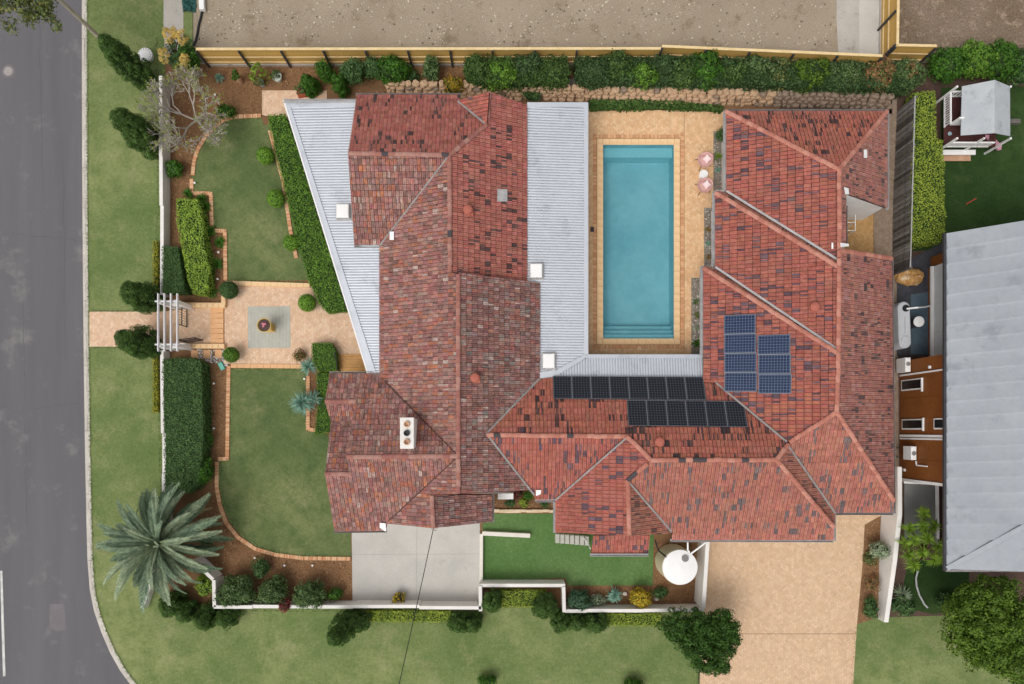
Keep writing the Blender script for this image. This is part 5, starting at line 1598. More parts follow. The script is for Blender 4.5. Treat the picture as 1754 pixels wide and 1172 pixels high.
def stems(T, base, c, r, n=4, rad=0.03, mat=None):
    mb = MB()
    for k in range(n):
        a = 2 * math.pi * (k + random.random()) / n
        q = Vector((c[0] + r[0] * 0.5 * math.cos(a), c[1] + r[1] * 0.5 * math.sin(a), c[2] + r[2] * 0.2))
        mb.tube([base, (base + q) / 2 + Vector((0, 0, 0.05)), q], [rad * 1.4, rad, rad * 0.5], 6)
    mb.build('stem', mat or m_barkb, T)

def shrub(label, px, py, zc, rx, ry, rz, mat, cat='shrub', name='garden_shrub', group=None, leaf=0.11, dens=1.0, rc=0.28, z0=0.0, K=None, tilt=0.6, core=0.74, low=-0.5):
    """A rounded shrub whose middle is seen at the photo point; leaves grow in clumps over its volume."""
    c = P(px, py, zc)
    T = thing(name, label, cat, (c.x, c.y, z0), group)
    K = K or max(10, int(34 * (rx * ry + rx * rz * 2) / (rc / 0.28) ** 2 * 1.2))
    per = int(26 * dens * (rc / 0.28) ** 2 * (0.11 / leaf) ** 2) + 6
    p, n = clump_points(c, (rx - rc * 0.5, ry - rc * 0.5, rz - rc * 0.4), K, rc, per, low)
    parts = [leaf_arrays(p, n, leaf, 0.6, tilt * 0.65)]
    link('foliage', quads_mesh('foliage', parts, mat, (c.x, c.y, z0)), T)
    if core: link('shade_core', quads_mesh('shade_core', [ball_arrays(c, (rx, ry, rz), core)], g_inner, (c.x, c.y, z0)), T)
    stems(T, Vector((c.x, c.y, z0)), c, (rx, ry, rz))
    return T

def ball(label, px, py, r, mat=g_ball, zc=0.75):
    """A clipped ball on a short stem."""
    c = P(px, py, zc); R = r * (HC - zc) / FPX
    T = thing('topiary_ball', label, 'topiary', (c.x, c.y, 0), 'clipped round balls in the front garden')
    n = int(2600 * R * R * 4)
    d = rand_dirs(n); p = np.array(c) + d * R * RNG.uniform(0.9, 1.03, n)[:, None]
    link('foliage', quads_mesh('foliage', [leaf_arrays(p, d, 0.065, 0.6, 0.55)], mat, (c.x, c.y, 0)), T)
    link('shade_core', quads_mesh('shade_core', [ball_arrays(c, (R, R, R), 0.9, 14, 9, 0.03)], g_inner, (c.x, c.y, 0)), T)
    MB().tube([(c.x, c.y, 0), (c.x, c.y, c.z)], 0.035, 7).build('stem', m_barkb, T)

def inside_np(p, poly):
    r = np.zeros(len(p), bool); j = len(poly) - 1
    for i in range(len(poly)):
        xi, yi = poly[i]; xj, yj = poly[j]
        with np.errstate(divide='ignore', invalid='ignore'):
            k = ((yi > p[:, 1]) != (yj > p[:, 1])) & (p[:, 0] < (xj - xi) * (p[:, 1] - yi) / (yj - yi + 1e-12) + xi)
        r ^= k; j = i
    return r

def hedge(label, pxs, h, mat, group=None, leaf=0.085, dens=430, lump=0.05, z0=0.0, side=1.0, tilt=0.5, name='clipped_hedge', wav=2.2, second=None):
    """A clipped hedge; pxs outline its top as seen in the photograph."""
    pl = [tuple(P(x, y, h).xy) for x, y in pxs]
    a = np.array(pl); c = a.mean(0)
    T = thing(name, label, 'hedge', (c[0], c[1], z0), group)
    ar = abs(sum(pl[i - 1][0] * pl[i][1] - pl[i][0] * pl[i - 1][1] for i in range(len(pl)))) / 2
    lo, hi = a.min(0), a.max(0)
    box = (hi[0] - lo[0]) * (hi[1] - lo[1])
    n = int(box * dens)
    q = RNG.uniform(lo, hi, (n, 2)); q = q[inside_np(q, pl)]
    def wob(x, y): return lump * (np.sin(x * wav + 1.3) * np.cos(y * wav * 0.9) + 0.6 * np.sin(x * wav * 2.3 + y * wav * 1.9) + 0.5 * np.cos(y * wav * 2.9 - x))
    P3 = [np.column_stack([q, h + wob(q[:, 0], q[:, 1]) + RNG.uniform(-0.07, 0.03, len(q))])]
    N3 = [np.tile((0, 0, 1.0), (len(q), 1))]
    ccw = sum(pl[i - 1][0] * pl[i][1] - pl[i][0] * pl[i - 1][1] for i in range(len(pl))) > 0
    for i in range(len(pl)):
        p0, p1 = np.array(pl[i - 1]), np.array(pl[i])
        L = np.linalg.norm(p1 - p0)
        if L < 0.02: continue
        m = int(L * (h - z0) * dens * side * 0.6)
        t, z = RNG.random(m), z0 + (h - z0) * RNG.random(m) ** 0.7
        e = (p1 - p0) / L; nn = np.array((e[1], -e[0])) * (1 if ccw else -1)
        b = p0 + (p1 - p0) * t[:, None] + nn * (wob(z * 2, p0[1] + t * L) * 0.8 + RNG.uniform(-0.05, 0.03, m))[:, None]
        P3.append(np.column_stack([b, z])); N3.append(np.tile((nn[0], nn[1], 0.25), (m, 1)))
    link('foliage', quads_mesh('foliage', [leaf_arrays(np.concatenate(P3), np.concatenate(N3), leaf, 0.6, tilt)], mat, (c[0], c[1], z0)), T)
    inn = [(c[0] + (x - c[0]) * 0.94, c[1] + (y - c[1]) * 0.94) for x, y in pl]
    cen = np.array(pl)
    inn = []
    k = len(pl)
    for i in range(k):
        p, q_, r = np.array(pl[i - 1]), np.array(pl[i]), np.array(pl[(i + 1) % k])
        e1, e2 = (q_ - p) / (np.linalg.norm(q_ - p) + 1e-9), (r - q_) / (np.linalg.norm(r - q_) + 1e-9)
        s = 1 if ccw else -1
        nrm = np.array((-e1[1] - e2[1], e1[0] + e2[0])) * s
        nrm /= np.linalg.norm(nrm) + 1e-9
        inn.append(tuple(q_ + nrm * 0.07))
    MB().prism(inn, z0, h - 0.09 - lump).build('shade_core', g_inner, T)
    return T

def conifer(label, px, py, h, r, mat=g_con, group='dark clipped conifers', leaf=0.10, n=None, z0=0.0, blunt=0.55, dens=1.0):
    """Dense upright conifer standing at the photo point; sprays point up and outwards."""
    c = P(px, py, z0)
    T = thing('conifer', label, 'conifer', (c.x, c.y, z0), group)
    K = int(34 * h * r * dens) + 16
    t = RNG.random(K) ** 0.85
    prof = np.where(t < 0.35, 0.72 + 0.28 * np.sin(t / 0.35 * math.pi / 2), np.clip((1 - t) / 0.65, 0, 1) ** blunt)
    ang = RNG.uniform(0, 2 * math.pi, K)
    ph = RNG.uniform(0, 6.28, 2)
    lob = 1 + 0.12 * np.sin(ang * 3 + 4 * t + ph[0]) + 0.10 * np.sin(ang * 5 - 9 * t + ph[1])
    rr = r * prof * lob * RNG.uniform(0.7, 1.0, K)
    cc = np.column_stack([c.x + rr * np.cos(ang), c.y + rr * np.sin(ang), z0 + 0.1 + t * (h - 0.15)])
    out = np.column_stack([np.cos(ang), np.sin(ang), np.full(K, 0.9)])
    per = 105
    e = rand_dirs(K * per)
    o = np.repeat(out, per, 0)
    e = e + o * 0.3
    e /= np.linalg.norm(e, axis=1)[:, None]
    rc = (0.15 + 0.15 * RNG.random(K)) * min(1.0, 0.55 + 0.5 * r)
    p = np.repeat(cc, per, 0) + e * (np.repeat(rc, per) * RNG.uniform(0.75, 1.05, K * per))[:, None] * (1, 1, 1.25)
    link('crown', quads_mesh('crown', [leaf_arrays(p, e + o * 0.15, leaf, 0.5, 0.35)], mat, (c.x, c.y, z0)), T)
    vs, fs = [], []
    for i in range(10):
        tt = i / 9; pr = (0.72 + 0.28 * math.sin(tt / 0.35 * math.pi / 2)) if tt < 0.35 else max(0.02, (1 - tt) / 0.65) ** blunt
        for k in range(10):
            a = 2 * math.pi * k / 10; q = r * 0.66 * pr * random.uniform(.9, 1.1)
            vs.append((c.x + q * math.cos(a), c.y + q * math.sin(a), z0 + 0.15 + tt * (h - 0.4)))
    fs = [(i * 10 + k, i * 10 + (k + 1) % 10, (i + 1) * 10 + (k + 1) % 10, (i + 1) * 10 + k) for i in range(9) for k in range(10)]
    link('shade_core', quads_mesh('shade_core', [(np.array(vs), np.array(fs))], g_inner, (c.x, c.y, z0)), T)
    MB().tube([(c.x, c.y, z0 - 0.05), (c.x, c.y, z0 + h * 0.5)], [0.09, 0.04], 8).build('trunk', m_barkb, T)
    return T

def rosette(label, px, py, R, n, mat, name='yucca', cat='yucca', zc=0.4, up=0.5, w=0.05, group=None, z0=0.0, trunk=True):
    c = P(px, py, zc)
    T = thing(name, label, cat, (c.x, c.y, z0), group)
    V, Fq = [], []
    for k in range(n):
        a = random.uniform(0, 2 * math.pi); el = random.uniform(-0.15, 1.35)
        d = Vector((math.cos(a) * math.cos(el), math.sin(a) * math.cos(el), math.sin(el) * up / 0.5))
        s = Vector((-math.sin(a), math.cos(a), 0))
        l = R * random.uniform(0.75, 1.1)
        b = len(V)
        for t, ww in ((0.03, 0.6), (0.35, 1.0), (0.7, 0.75), (1.0, 0.08)):
            q = Vector(c) + d * l * t - Vector((0, 0, 1)) * l * 0.35 * t * t
            V += [q - s * w * ww / 2, q + s * w * ww / 2]
        for i in range(3): Fq.append((b + 2 * i, b + 2 * i + 1, b + 2 * i + 3, b + 2 * i + 2))
    link('leaves', quads_mesh('leaves', [(np.array([tuple(v) for v in V]), np.array(Fq))], mat, (c.x, c.y, z0)), T)
    if trunk: MB().tube([(c.x, c.y, z0), (c.x, c.y, c.z)], [0.09, 0.07], 8).build('trunk', m_barkb, T)
    return T

# --- street side conifers
conifer('tallest dark conifer on the verge, topmost in the street row', 251, 140, 4.6, 0.84)
conifer('dark conifer on the verge beside the leafless tree', 266, 250, 4.2, 0.95)
conifer('dark clipped conifer on the upper side of the street gate', 266, 516, 3.2, 0.82, blunt=0.42)
conifer('dark clipped conifer on the lower side of the street gate', 262, 592, 3.4, 0.9, blunt=0.42)
# --- hedges
hedge('bright lime clipped hedge standing at a slant inside the street wall', [(301, 340), (338, 341), (346, 372), (350, 410), (358, 455), (357, 492), (350, 504), (330, 503), (322, 480), (314, 440), (304, 392)], 1.0, g_bright, leaf=0.1, dens=300, lump=0.06)
hedge('dark green clipped hedge between white wall and the bright hedge', [(277, 421), (304, 422), (312, 470), (316, 501), (276, 501)], 1.1, g_dark, leaf=0.075, dens=380, lump=0.02)
hedge('large dark green clipped hedge inside the lower street wall', [(277, 616), (300, 613), (330, 613), (344, 620), (347, 680), (348, 760), (340, 830), (322, 845), (282, 848), (280, 740)], 1.35, g_dark, leaf=0.085, dens=330, lump=0.05)
hedge('thin yellow green hedge at the foot of the street wall, upper', [(261, 412), (269.5, 412), (269.5, 498), (261, 498)], 0.4, g_yel, 'low yellow hedges along the walls', leaf=0.07, lump=0.02)
hedge('thin yellow green hedge at the foot of the street wall, lower', [(260.5, 608), (269.5, 608), (269.5, 707), (260.5, 707)], 0.4, g_yel, 'low yellow hedges along the walls', leaf=0.07, lump=0.02)
hedge('long curving green hedge beneath the edge of the front verandah roof', [(457, 196), (488, 195), (512, 262), (545, 372), (575, 462), (592, 532), (560, 535), (548, 524), (527, 480), (513, 430), (500, 380), (486, 320), (472, 265)], 0.9, g_hedge, leaf=0.09, dens=330, lump=0.05)
hedge('square box hedge beside the timber landing', [(533, 587), (567, 587), (576, 604), (578, 635), (545, 636), (534, 620)], 0.8, g_hedge, leaf=0.07, dens=420, lump=0.015)
hedge('low narrow hedge along the foot of the house beside the yuccas', [(541, 638), (566, 638), (563, 690), (568, 740), (538, 745), (543, 690)], 0.5, g_hedge, leaf=0.07, dens=380, lump=0.02)
hedge('low lime hedge outside the wall below the concrete driveway', [(628, 1047), (772, 1047), (772, 1066), (628, 1066)], 0.6, g_lime, 'low yellow hedges along the walls', leaf=0.085, lump=0.04)
hedge('low lime hedge in the alcove of the stepped wall', [(855, 1012), (935, 1012), (935, 1040), (858, 1041)], 0.6, g_lime, 'low yellow hedges along the walls', leaf=0.085, lump=0.04)
hedge('low yellow green hedge outside the wall beside the big tree', [(1038, 1052), (1132, 1052), (1132, 1073), (1038, 1072)], 0.6, g_lime, 'low yellow hedges along the walls', leaf=0.085, lump=0.04)
# --- clipped balls
for l, x, y, r in (('topmost clipped ball beside the curving hedge', 455, 267, 14.5), ('second clipped ball from the top beside the curving hedge', 472.5, 340, 15), ('third clipped ball from the top beside the curving hedge', 499, 416, 13.5),
                   ('bright clipped ball where the curving hedge ends at the court', 526, 519, 15)):
    ball(l, x, y, r)
ball('dark clipped ball at the upper corner of the entry court', 392, 497, 15.5, g_dark)
ball('clipped ball at the lower corner of the entry court', 396, 608, 13.5, g_hedge)
# --- yuccas and small plants in the front
rosette('blue green yucca at the corner of the entry court', 529, 628, 0.68, 110, g_blue, zc=0.6, group='blue green yuccas')
rosette('large blue green yucca on the lawn edge', 518, 690, 0.95, 170, g_blue, zc=0.8, group='blue green yuccas')
rosette('small blue green yucca close to the low narrow hedge', 537, 683, 0.62, 90, g_blue, zc=0.7, group='blue green yuccas')
shrub('small mottled shrub beside the topmost yucca', 512, 610, 0.4, 0.36, 0.36, 0.36, g_brown, leaf=0.1)
for k, (x, y, r, l) in enumerate(((345, 342, 0.5, 'at the top corner of the bright hedge'), (352, 355, 0.45, 'beside the top of the bright hedge'), (362, 395, 0.45, 'beside the middle of the bright hedge'), (376, 415, 0.5, 'close to the stepped edging'),
                                   (372, 452, 0.5, 'lower along the stepped edging'), (362, 500, 0.5, 'next to the dark clipped ball'), (322, 332, 0.45, 'just above the bright hedge'))):
    rosette('tufted green strap leaf plant ' + l, x, y, r, 120, g_tree, 'strap_leaf_plant', 'plant', 0.15, 0.45, 0.035, 'tufted strap leaf plants', trunk=False)
shrub('bushy dark shrub at the lower end of the big dark hedge', 350, 806, 0.7, 0.55, 0.9, 0.7, g_tree)
shrub('small green shrub beside the big dark hedge', 355, 752, 0.4, 0.4, 0.35, 0.4, g_tree)
shrub('low dark shrub by the long curved edging under the palm', 355, 925, 0.3, 0.45, 0.35, 0.3, g_dark)
shrub('dark shrub at the lower left edge of the mulch beside the palm', 446, 972, 0.6, 0.5, 0.6, 0.6, g_dark, leaf=0.09)
shrub('grey green lemon tree shrub, leftmost of three along the lower wall', 405, 1012, 1.0, 1.15, 1.0, 1.0, g_shrub, leaf=0.12)
shrub('grey green lemon tree shrub, middle of three along the lower wall', 468, 1012, 0.9, 0.95, 0.85, 0.9, g_shrub, leaf=0.12)
shrub('grey green lemon tree shrub, rightmost of three along the lower wall', 532, 1018, 0.9, 1.0, 0.9, 0.9, g_shrub, leaf=0.12)
shrub('small round green shrub behind the wall near the driveway', 575, 1017, 0.5, 0.38, 0.36, 0.45, g_tree)
shrub('dark red leaved shrub between the lemon shrubs on the wall', 488, 1037, 1.2, 0.32, 0.42, 0.4, g_red, leaf=0.12)
conifer('dark low conifer at the foot of the palm', 308, 1030, 1.8, 0.8)
conifer('dark conifer outside the angled wall, left of a pair', 364, 1052, 1.8, 0.7)
conifer('dark conifer outside the angled wall, right of a pair', 400, 1052, 1.6, 0.72)
conifer('dark low conifer just below the palm fronds', 330, 1040, 1.6, 0.65)
shrub('small yellow green shrub between palm and angled wall', 352, 1003, 0.6, 0.5, 0.75, 0.6, g_bright, leaf=0.1)
# --- lower verge conifers
conifer('tall dark conifer on the lower verge left of the lime hedge', 601, 1061, 4.2, 0.78)
conifer('short dark conifer nestled against the tall one by the lime hedge', 621, 1058, 1.8, 0.62)
conifer('dark round conifer at the right end of the lime hedge', 788, 1060, 1.7, 0.62, blunt=0.4)
conifer('smaller dark conifer by the corner of the driveway wall', 812, 1060, 1.7, 0.5, blunt=0.4)
conifer('dark conifer in the alcove against the step in the wall', 843, 1020, 2.3, 0.62, blunt=0.4)
conifer('dark conifer at the right end of the alcove hedge', 932, 1030, 2.3, 0.72, blunt=0.4)
conifer('dark conifer outside the corner of the stepped wall', 960, 1058, 1.7, 0.6)
conifer('dark conifer second from the corner of the stepped wall', 984, 1058, 1.7, 0.58)
conifer('dark conifer at the left end of the hedge by the big tree', 1018, 1058, 1.8, 0.66)
shrub('dark shrub half cut off at the bottom edge of the lower lawn', 836, 1167, 0.5, 0.6, 0.3, 0.4, g_tree, leaf=0.1)
shrub('dark shrub at the bottom edge right of the cable', 1083, 1176, 0.5, 0.7, 0.45, 0.5, g_tree, leaf=0.1)
# --- bed behind the lower wall
shrub('blue green bushy shrub in the bed behind the stepped wall', 993, 1028, 0.8, 0.75, 0.6, 0.8, g_shrubd, leaf=0.13)
rosette('pale green agave in the bed below the synthetic lawn', 1053, 1020, 0.6, 70, g_blue, 'agave', 'agave', 0.5, 0.5, 0.09)
shrub('golden yellow shrub behind the lower wall', 1097, 1024, 0.7, 0.68, 0.56, 0.6, g_gold, leaf=0.11)
shrub('low dark green plant under the water tank', 1130, 1015, 0.3, 0.5, 0.3, 0.3, g_dark)
shrub('grey green low plant between the blue green shrub and agave', 1025, 1028, 0.4, 0.5, 0.3, 0.3, g_silver, leaf=0.1, core=0.5)
for k, (x, y, l) in enumerate(((1018, 1022, 'left'), (1070, 1017, 'middle'), (1125, 1026, 'right'))):
    q = P(x, y, 0.1)
    v, f = ball_arrays((0, 0, 0), (0.17, 0.14, 0.13), 1.0, 7, 4, 0.15)
    tag(MB().mesh((v + (q.x, q.y, 0.08)).tolist(), [tuple(i) for i in f.tolist()]).build('pale_rock', MAT('pale_rock_' + l, 'd8cfc4', 'c4b8aa', 3, 0.9, 0.3)), l + 'most of the three pale rocks in the bed behind the lower wall' if l != 'middle' else 'middle of the three pale rocks in the bed behind the lower wall', 'rock', 'pale rocks in the lower bed')
# --- small bed between porch and wing
for x, y, l, m in ((888, 846, 'dark red leafed shrub in the small bed next to the white unit', g_red), (905, 848, 'green leafed shrub under the white flashing', g_tree), (873, 862, 'dark green low shrub by the split stone edging', g_dark), (897, 862, 'lime small plant by the split stone edging', g_lime), (932, 863, 'tiny dark shrub in the corner against the wing eave', g_dark)):
    shrub(l, x, y, 0.25, 0.28, 0.22, 0.25, m, leaf=0.09)
# --- strip along the brick driveway
shrub('silver leaved shrub leaning on the tapering white wall', 1507, 942, 0.8, 0.55, 0.5, 0.6, g_silver, leaf=0.12)
shrub('dark shrub in the driveway strip, upper', 1494, 1000, 0.3, 0.4, 0.45, 0.3, g_brown, leaf=0.12, core=0.4)
shrub('dark green shrub at the lower end of the driveway strip', 1492, 1042, 0.4, 0.5, 0.7, 0.4, g_dark, leaf=0.1)
shrub('low grey green plant below the silver shrub', 1490, 955, 0.2, 0.4, 0.45, 0.2, g_grey, leaf=0.1, core=0.4)
# --- plants in the pebble beds
rosette('small yellow green spiky plant in the pebbles behind the chairs', 1231, 268, 0.4, 40, g_spike, 'spiky_plant', 'plant', 0.2, 0.5, 0.035, 'small plants in the pebble beds', trunk=False)
shrub('dark shrub at the top of the pebble bed beside the right wing', 1236, 231, 0.5, 0.35, 0.35, 0.5, g_dark, leaf=0.09, group='small plants in the pebble beds')
for x, y, m, l in ((1230, 290, g_blue, 'blue green succulent in the upper pebble bed'), (1213, 393, g_brown, 'brown green tuft, topmost in the middle pebble bed'), (1213, 417, g_blue, 'blue tuft in the middle pebble bed'), (1213, 441, g_brown, 'brown tuft, lowest in the middle pebble bed'),
                   (1192, 518, g_shrub, 'green tuft, topmost in the lower pebble bed'), (1193, 540, g_grey, 'olive tuft in the lower pebble bed'), (1193, 562, g_silver, 'pale tuft in the lower pebble bed'), (1194, 588, g_tree, 'green clump, lowest in the lower pebble bed')):
    rosette(l, x, y, 0.26 if 'clump' not in l else 0.42, 36, m, 'small_tuft', 'plant', 0.12, 0.45, 0.045, 'small plants in the pebble beds', trunk=False)
# low dark grass hedge behind the pool terrace
hedge('dark mondo grass strip between terrace and stone wall', [(1008, 170), (1080, 168), (1150, 172), (1240, 182), (1236, 190), (1150, 186), (1010, 188)], 0.35, g_con, leaf=0.13, dens=300, lump=0.05, name='grass_border')
shrub('dark shrub above the ridge beside the verandah roof end', 912, 166, 0.4, 0.5, 0.25, 0.35, g_dark)
# --- fence line planting
def fill(lst):
    for a in lst: shrub(*a[:8], **(a[8] if len(a) > 8 else {}))
fill([('bushy green shrub against the fence, leftmost', 558, 124, 0.9, 0.55, 0.6, 0.8, g_tree),
      ('green rounded shrub against the fence above the house ridge', 606, 124, 1.1, 0.85, 0.6, 1.0, g_dark),
      ('light green bushy shrub against the fence', 672, 121, 1.0, 1.05, 0.75, 1.0, g_tree, {'leaf': 0.13}),
      ('slim leafy shrub standing alone against the fence', 738, 121, 1.0, 0.5, 0.75, 0.9, g_shrub, {'leaf': 0.12}),
      ('dark green shrub between the fence shrubs', 640, 118, 1.1, 0.6, 0.5, 0.9, g_dark),
      ('low dark shrub on the edge of the stone wall', 705, 130, 0.4, 0.5, 0.3, 0.4, g_dark),
      ('yellow and orange leaved shrub behind the stone wall', 776, 147, 0.8, 0.6, 0.5, 0.7, g_croton, {'leaf': 0.13})])
conifer('small clipped column shrub above the verandah roof, left', 537, 158, 1.7, 0.46, g_tree, 'clipped column shrubs by the verandah', blunt=0.35)
conifer('small clipped column shrub above the verandah roof, right', 587, 158, 1.7, 0.46, g_tree, 'clipped column shrubs by the verandah', blunt=0.35)
g_scr = LEAF('screen_leaf', ['40592c', '4e6a34', '5c7a3c', '34492a', '6c8848'])
g_scr2 = LEAF('deep_screen_leaf', ['364e2e', '445e38', '527042', '2b3e26', '5f7c4c'])
hedge('tall rough screening hedge mass along the fence, left of the board', [(797, 97), (850, 95), (905, 98), (972, 96), (975, 120), (972, 142), (930, 140), (880, 143), (830, 141), (798, 134)], 1.6, g_scr, leaf=0.13, dens=230, lump=0.13, tilt=0.8, name='screening_hedge', wav=3.1)
hedge('tall rough screening hedge mass along the fence, right of the board', [(984, 97), (1060, 95), (1130, 97), (1200, 96), (1280, 99), (1360, 102), (1440, 106), (1560, 106), (1572, 130), (1560, 150), (1480, 151), (1400, 148), (1300, 144), (1200, 142), (1100, 140), (992, 140)], 1.6, g_scr2, leaf=0.13, dens=230, lump=0.13, tilt=0.8, name='screening_hedge', wav=2.7)
# bushes growing through it
SC = [(818, 118, 0.8, g_scr), (858, 130, 1.0, g_hedge), (905, 116, 0.9, g_scr2), (948, 130, 0.8, g_scr), (1018, 128, 0.9, g_scr2), (1056, 116, 1.1, g_scr), (1100, 132, 0.8, g_hedge),
      (1138, 118, 0.9, g_scr2), (1206, 122, 1.25, g_tree), (1168, 132, 0.7, g_scr), (1256, 128, 0.8, g_scr), (1292, 120, 0.9, g_shrub)]
for k, (x, y, r, m) in enumerate(SC):
    shrub(ORD[k] + ' bush from the left in the tall screening hedge along the fence', x, y, 1.15 + 0.2 * random.random(), r * random.uniform(.9, 1.15), r * random.uniform(.7, .95), 1.0, m, 'shrub', 'screening_bush', 'tall screening hedge bushes', leaf=random.choice((0.11, 0.13, 0.15)), rc=0.3)
shrub('bright green rounded bush in the screening hedge left of the corner', 1384, 129, 1.1, 1.2, 1.0, 1.1, g_treel, leaf=0.13, name='screening_bush')
shrub('thin mixed bush left of the bright green rounded bush', 1332, 128, 1.0, 0.8, 0.8, 0.9, g_grey, leaf=0.12, name='screening_bush')
shrub('green bush right of the bright green rounded bush', 1445, 132, 1.1, 1.05, 0.95, 1.0, g_shrub, leaf=0.12, name='screening_bush')
shrub('green and brown bush next to the corner of the timber fences', 1500, 132, 1.1, 1.05, 0.95, 1.0, g_brown, leaf=0.12, name='screening_bush')
T = shrub('green bush with reddish dry patch at the end of the screening hedge', 1550, 132, 1.1, 0.95, 1.0, 1.0, g_shrub, leaf=0.12, name='screening_bush')
p, n = clump_points(P(1558, 122, 1.75), (0.3, 0.4, 0.25), 14, 0.22, 26)
link('dry_patch', quads_mesh('dry_patch', [leaf_arrays(p, n, 0.12, 0.6, 0.6)], g_brown, W[T]), T)['label'] = 'reddish dry foliage'
# --- neighbour planting on the right
for k, (x, y, r, m) in enumerate(((1622, 112, 1.1, g_tree), (1668, 104, 1.2, g_hedge), (1712, 106, 1.2, g_tree), (1752, 112, 1.1, g_dark), (1795, 110, 1.2, g_tree))):
    shrub(ORD[k] + ' bush from the left in the neighbour hedge above the playhouse', x, y, 1.0, r, r * 0.95, 1.0, m, 'shrub', 'neighbour_bush', 'neighbour hedge above the playhouse', leaf=0.13, rc=0.24)
hedge('bright clipped hedge between old paling fence and playhouse lawn', [(1566, 158), (1603, 155), (1604, 235), (1616, 240), (1618, 310), (1619, 400), (1610, 415), (1562, 418), (1561, 300)], 1.2, g_lime, leaf=0.1, dens=300, lump=0.06)

# --- pots in the upper bed
def pot(label, px, py, r, h, potm, plantm, pr, kind='shrub', sq=False):
    q = P(px, py, h)
    T = thing('potted_plant', label, 'potted plant', (q.x, q.y, 0), 'pots in the upper mulch bed')
    if sq: MB().box((q.x, q.y, h / 2), (2 * r, 2 * r, h), 0.2, 0.03).build('pot', potm, T)
    else: MB().lathe((q.x, q.y, 0), [(r * 0.7, 0), (r * 0.8, h * 0.3), (r, h * 0.9), (r * 1.06, h), (r * 0.9, h), (r * 0.86, h * 0.85), (0, h * 0.85)], 22).build('pot', potm, T, smooth=False)
    c = (q.x, q.y, h + pr * 0.5)
    p, n = clump_points(c, (pr * 0.7, pr * 0.7, pr * 0.7), 16, pr * 0.4, 14)
    link('foliage', quads_mesh('foliage', [leaf_arrays(p, n, 0.13, 0.45, 0.7)], plantm, (q.x, q.y, 0)), T)
    MB().tube([(q.x, q.y, h * 0.8), c], 0.03, 6).build('stem', m_barkb, T)
m_white_pot = MAT('pale_pot', 'd0d6cc', 'bcc4ba', 2, 0.6, 0.1)
m_blue_pot = MAT('blue_grey_pot', '9fb4b8', '8ca4a8', 2, 0.5, 0.1)
rosette('spiky grey green agave in the upper mulch bed', 375, 133, 0.36, 60, g_blue, 'agave', 'agave', 0.25, 0.5, 0.05, trunk=False)
pot('tall pale clay pot with a small green plant', 405, 131, 0.22, 0.7, m_potc, g_tree, 0.3)
pot('leafy young tree in a blue grey pot', 446, 140, 0.17, 0.45, m_blue_pot, g_grey, 0.4)
shrub('lanky leafy plant with large leaves against the fence', 442, 126, 0.9, 0.6, 0.5, 0.6, g_spike, leaf=0.2, K=14, core=0, dens=0.5)
pot('round pale pot with a trailing plant', 474, 131, 0.28, 0.4, m_white_pot, g_shrub, 0.32)
pot('terracotta square pot at the corner of the brick path', 515, 155, 0.26, 0.45, m_terra, g_shrub, 0.35, sq=True)
pot('dark bowl of yellow and white flowers by the driveway wall', 684, 1024, 0.32, 0.35, m_black, g_gold, 0.45)
shrub('bushy green plant below the leafless tree at the curved edging', 385, 192, 0.4, 0.65, 0.35, 0.4, g_tree, leaf=0.14)

# ------------------------------------------------------------------ date palm
c = P(276, 930, 2.6)
PALM = thing('date_palm', 'large grey green date palm with arching feather fronds at the street corner', 'palm tree', (c.x, c.y, 0))
tr = [(c.x + 0.02 * math.sin(k), c.y, k * 0.26) for k in range(11)]
MB().tube(tr, [0.42 - 0.012 * k + (0.03 if k % 2 else 0) for k in range(11)], 14).build('trunk', m_barkb, PALM)
def frond_mesh(L, droop, lw, seed, mat=None):
    rn = random.Random(seed); V, Fq = [], []
    n = 46; pts = []
    for i in range(n + 1):
        t = i / n
        pts.append(Vector((L * (t - 0.10 * t * t), 0, L * (0.42 * t - droop * t * t))))
    for i in range(n):                              # rachis
        w = 0.045 * (1 - 0.85 * i / n); b = len(V)
        for q, ww in ((pts[i], w), (pts[i + 1], w * 0.98)):
            V += [q + Vector((0, -ww, 0)), q + Vector((0, ww, 0.0))]
        Fq.append((b, b + 1, b + 3, b + 2))
    for i in range(4, n + 1):
        t = i / n
        ll = lw * (0.45 + 0.55 * math.sin(math.pi * min(1.0, 0.12 + t * 0.76))) * (1 - 0.5 * max(0, t - 0.7) / 0.3) * rn.uniform(0.9, 1.08)
        d = (pts[i] - pts[i - 1]).normalized()
        for s in (-1, 1):
            for k in range(2):
                out = (Vector((0, s, 0)) * rn.uniform(0.5, 0.62) + d * rn.uniform(0.95, 1.1) + Vector((0, 0, rn.uniform(0.12, 0.4)))).normalized()
                a = pts[i] - d * rn.random() * L / n; e = a + out * ll; wv = d.cross(out).cross(out).normalized() * 0.019
                m = a + out * ll * 0.5 + Vector((0, 0, 0.015)); b = len(V)
                V += [a - wv, a + wv, m + wv * 1.3, m - wv * 1.3]
                Fq.append((b, b + 1, b + 2, b + 3)); b = len(V)
                V += [m - wv * 1.3, m + wv * 1.3, e + wv * 0.2 - Vector((0, 0, 0.03)), e - wv * 0.2 - Vector((0, 0, 0.03))]
                Fq.append((b, b + 1, b + 2, b + 3))
    return quads_mesh('frond', [(np.array([tuple(v) for v in V]), np.array(Fq))], mat or g_palm, (0, 0, 0))
g_palm2 = LEAF('palm_leaf_painted_shade', ['566e56', '647c64', '748a70', '4a604c', '82927a'], trans=0.15)  # shade on the lower fronds put into a darker leaf colour
g_palm3 = LEAF('pale_palm_leaf', ['84987e', '94a68c', 'a4b498', '74886e', 'b0b498'], trans=0.15)  # paler copy for the upper fronds, light put into the colour
FR = []
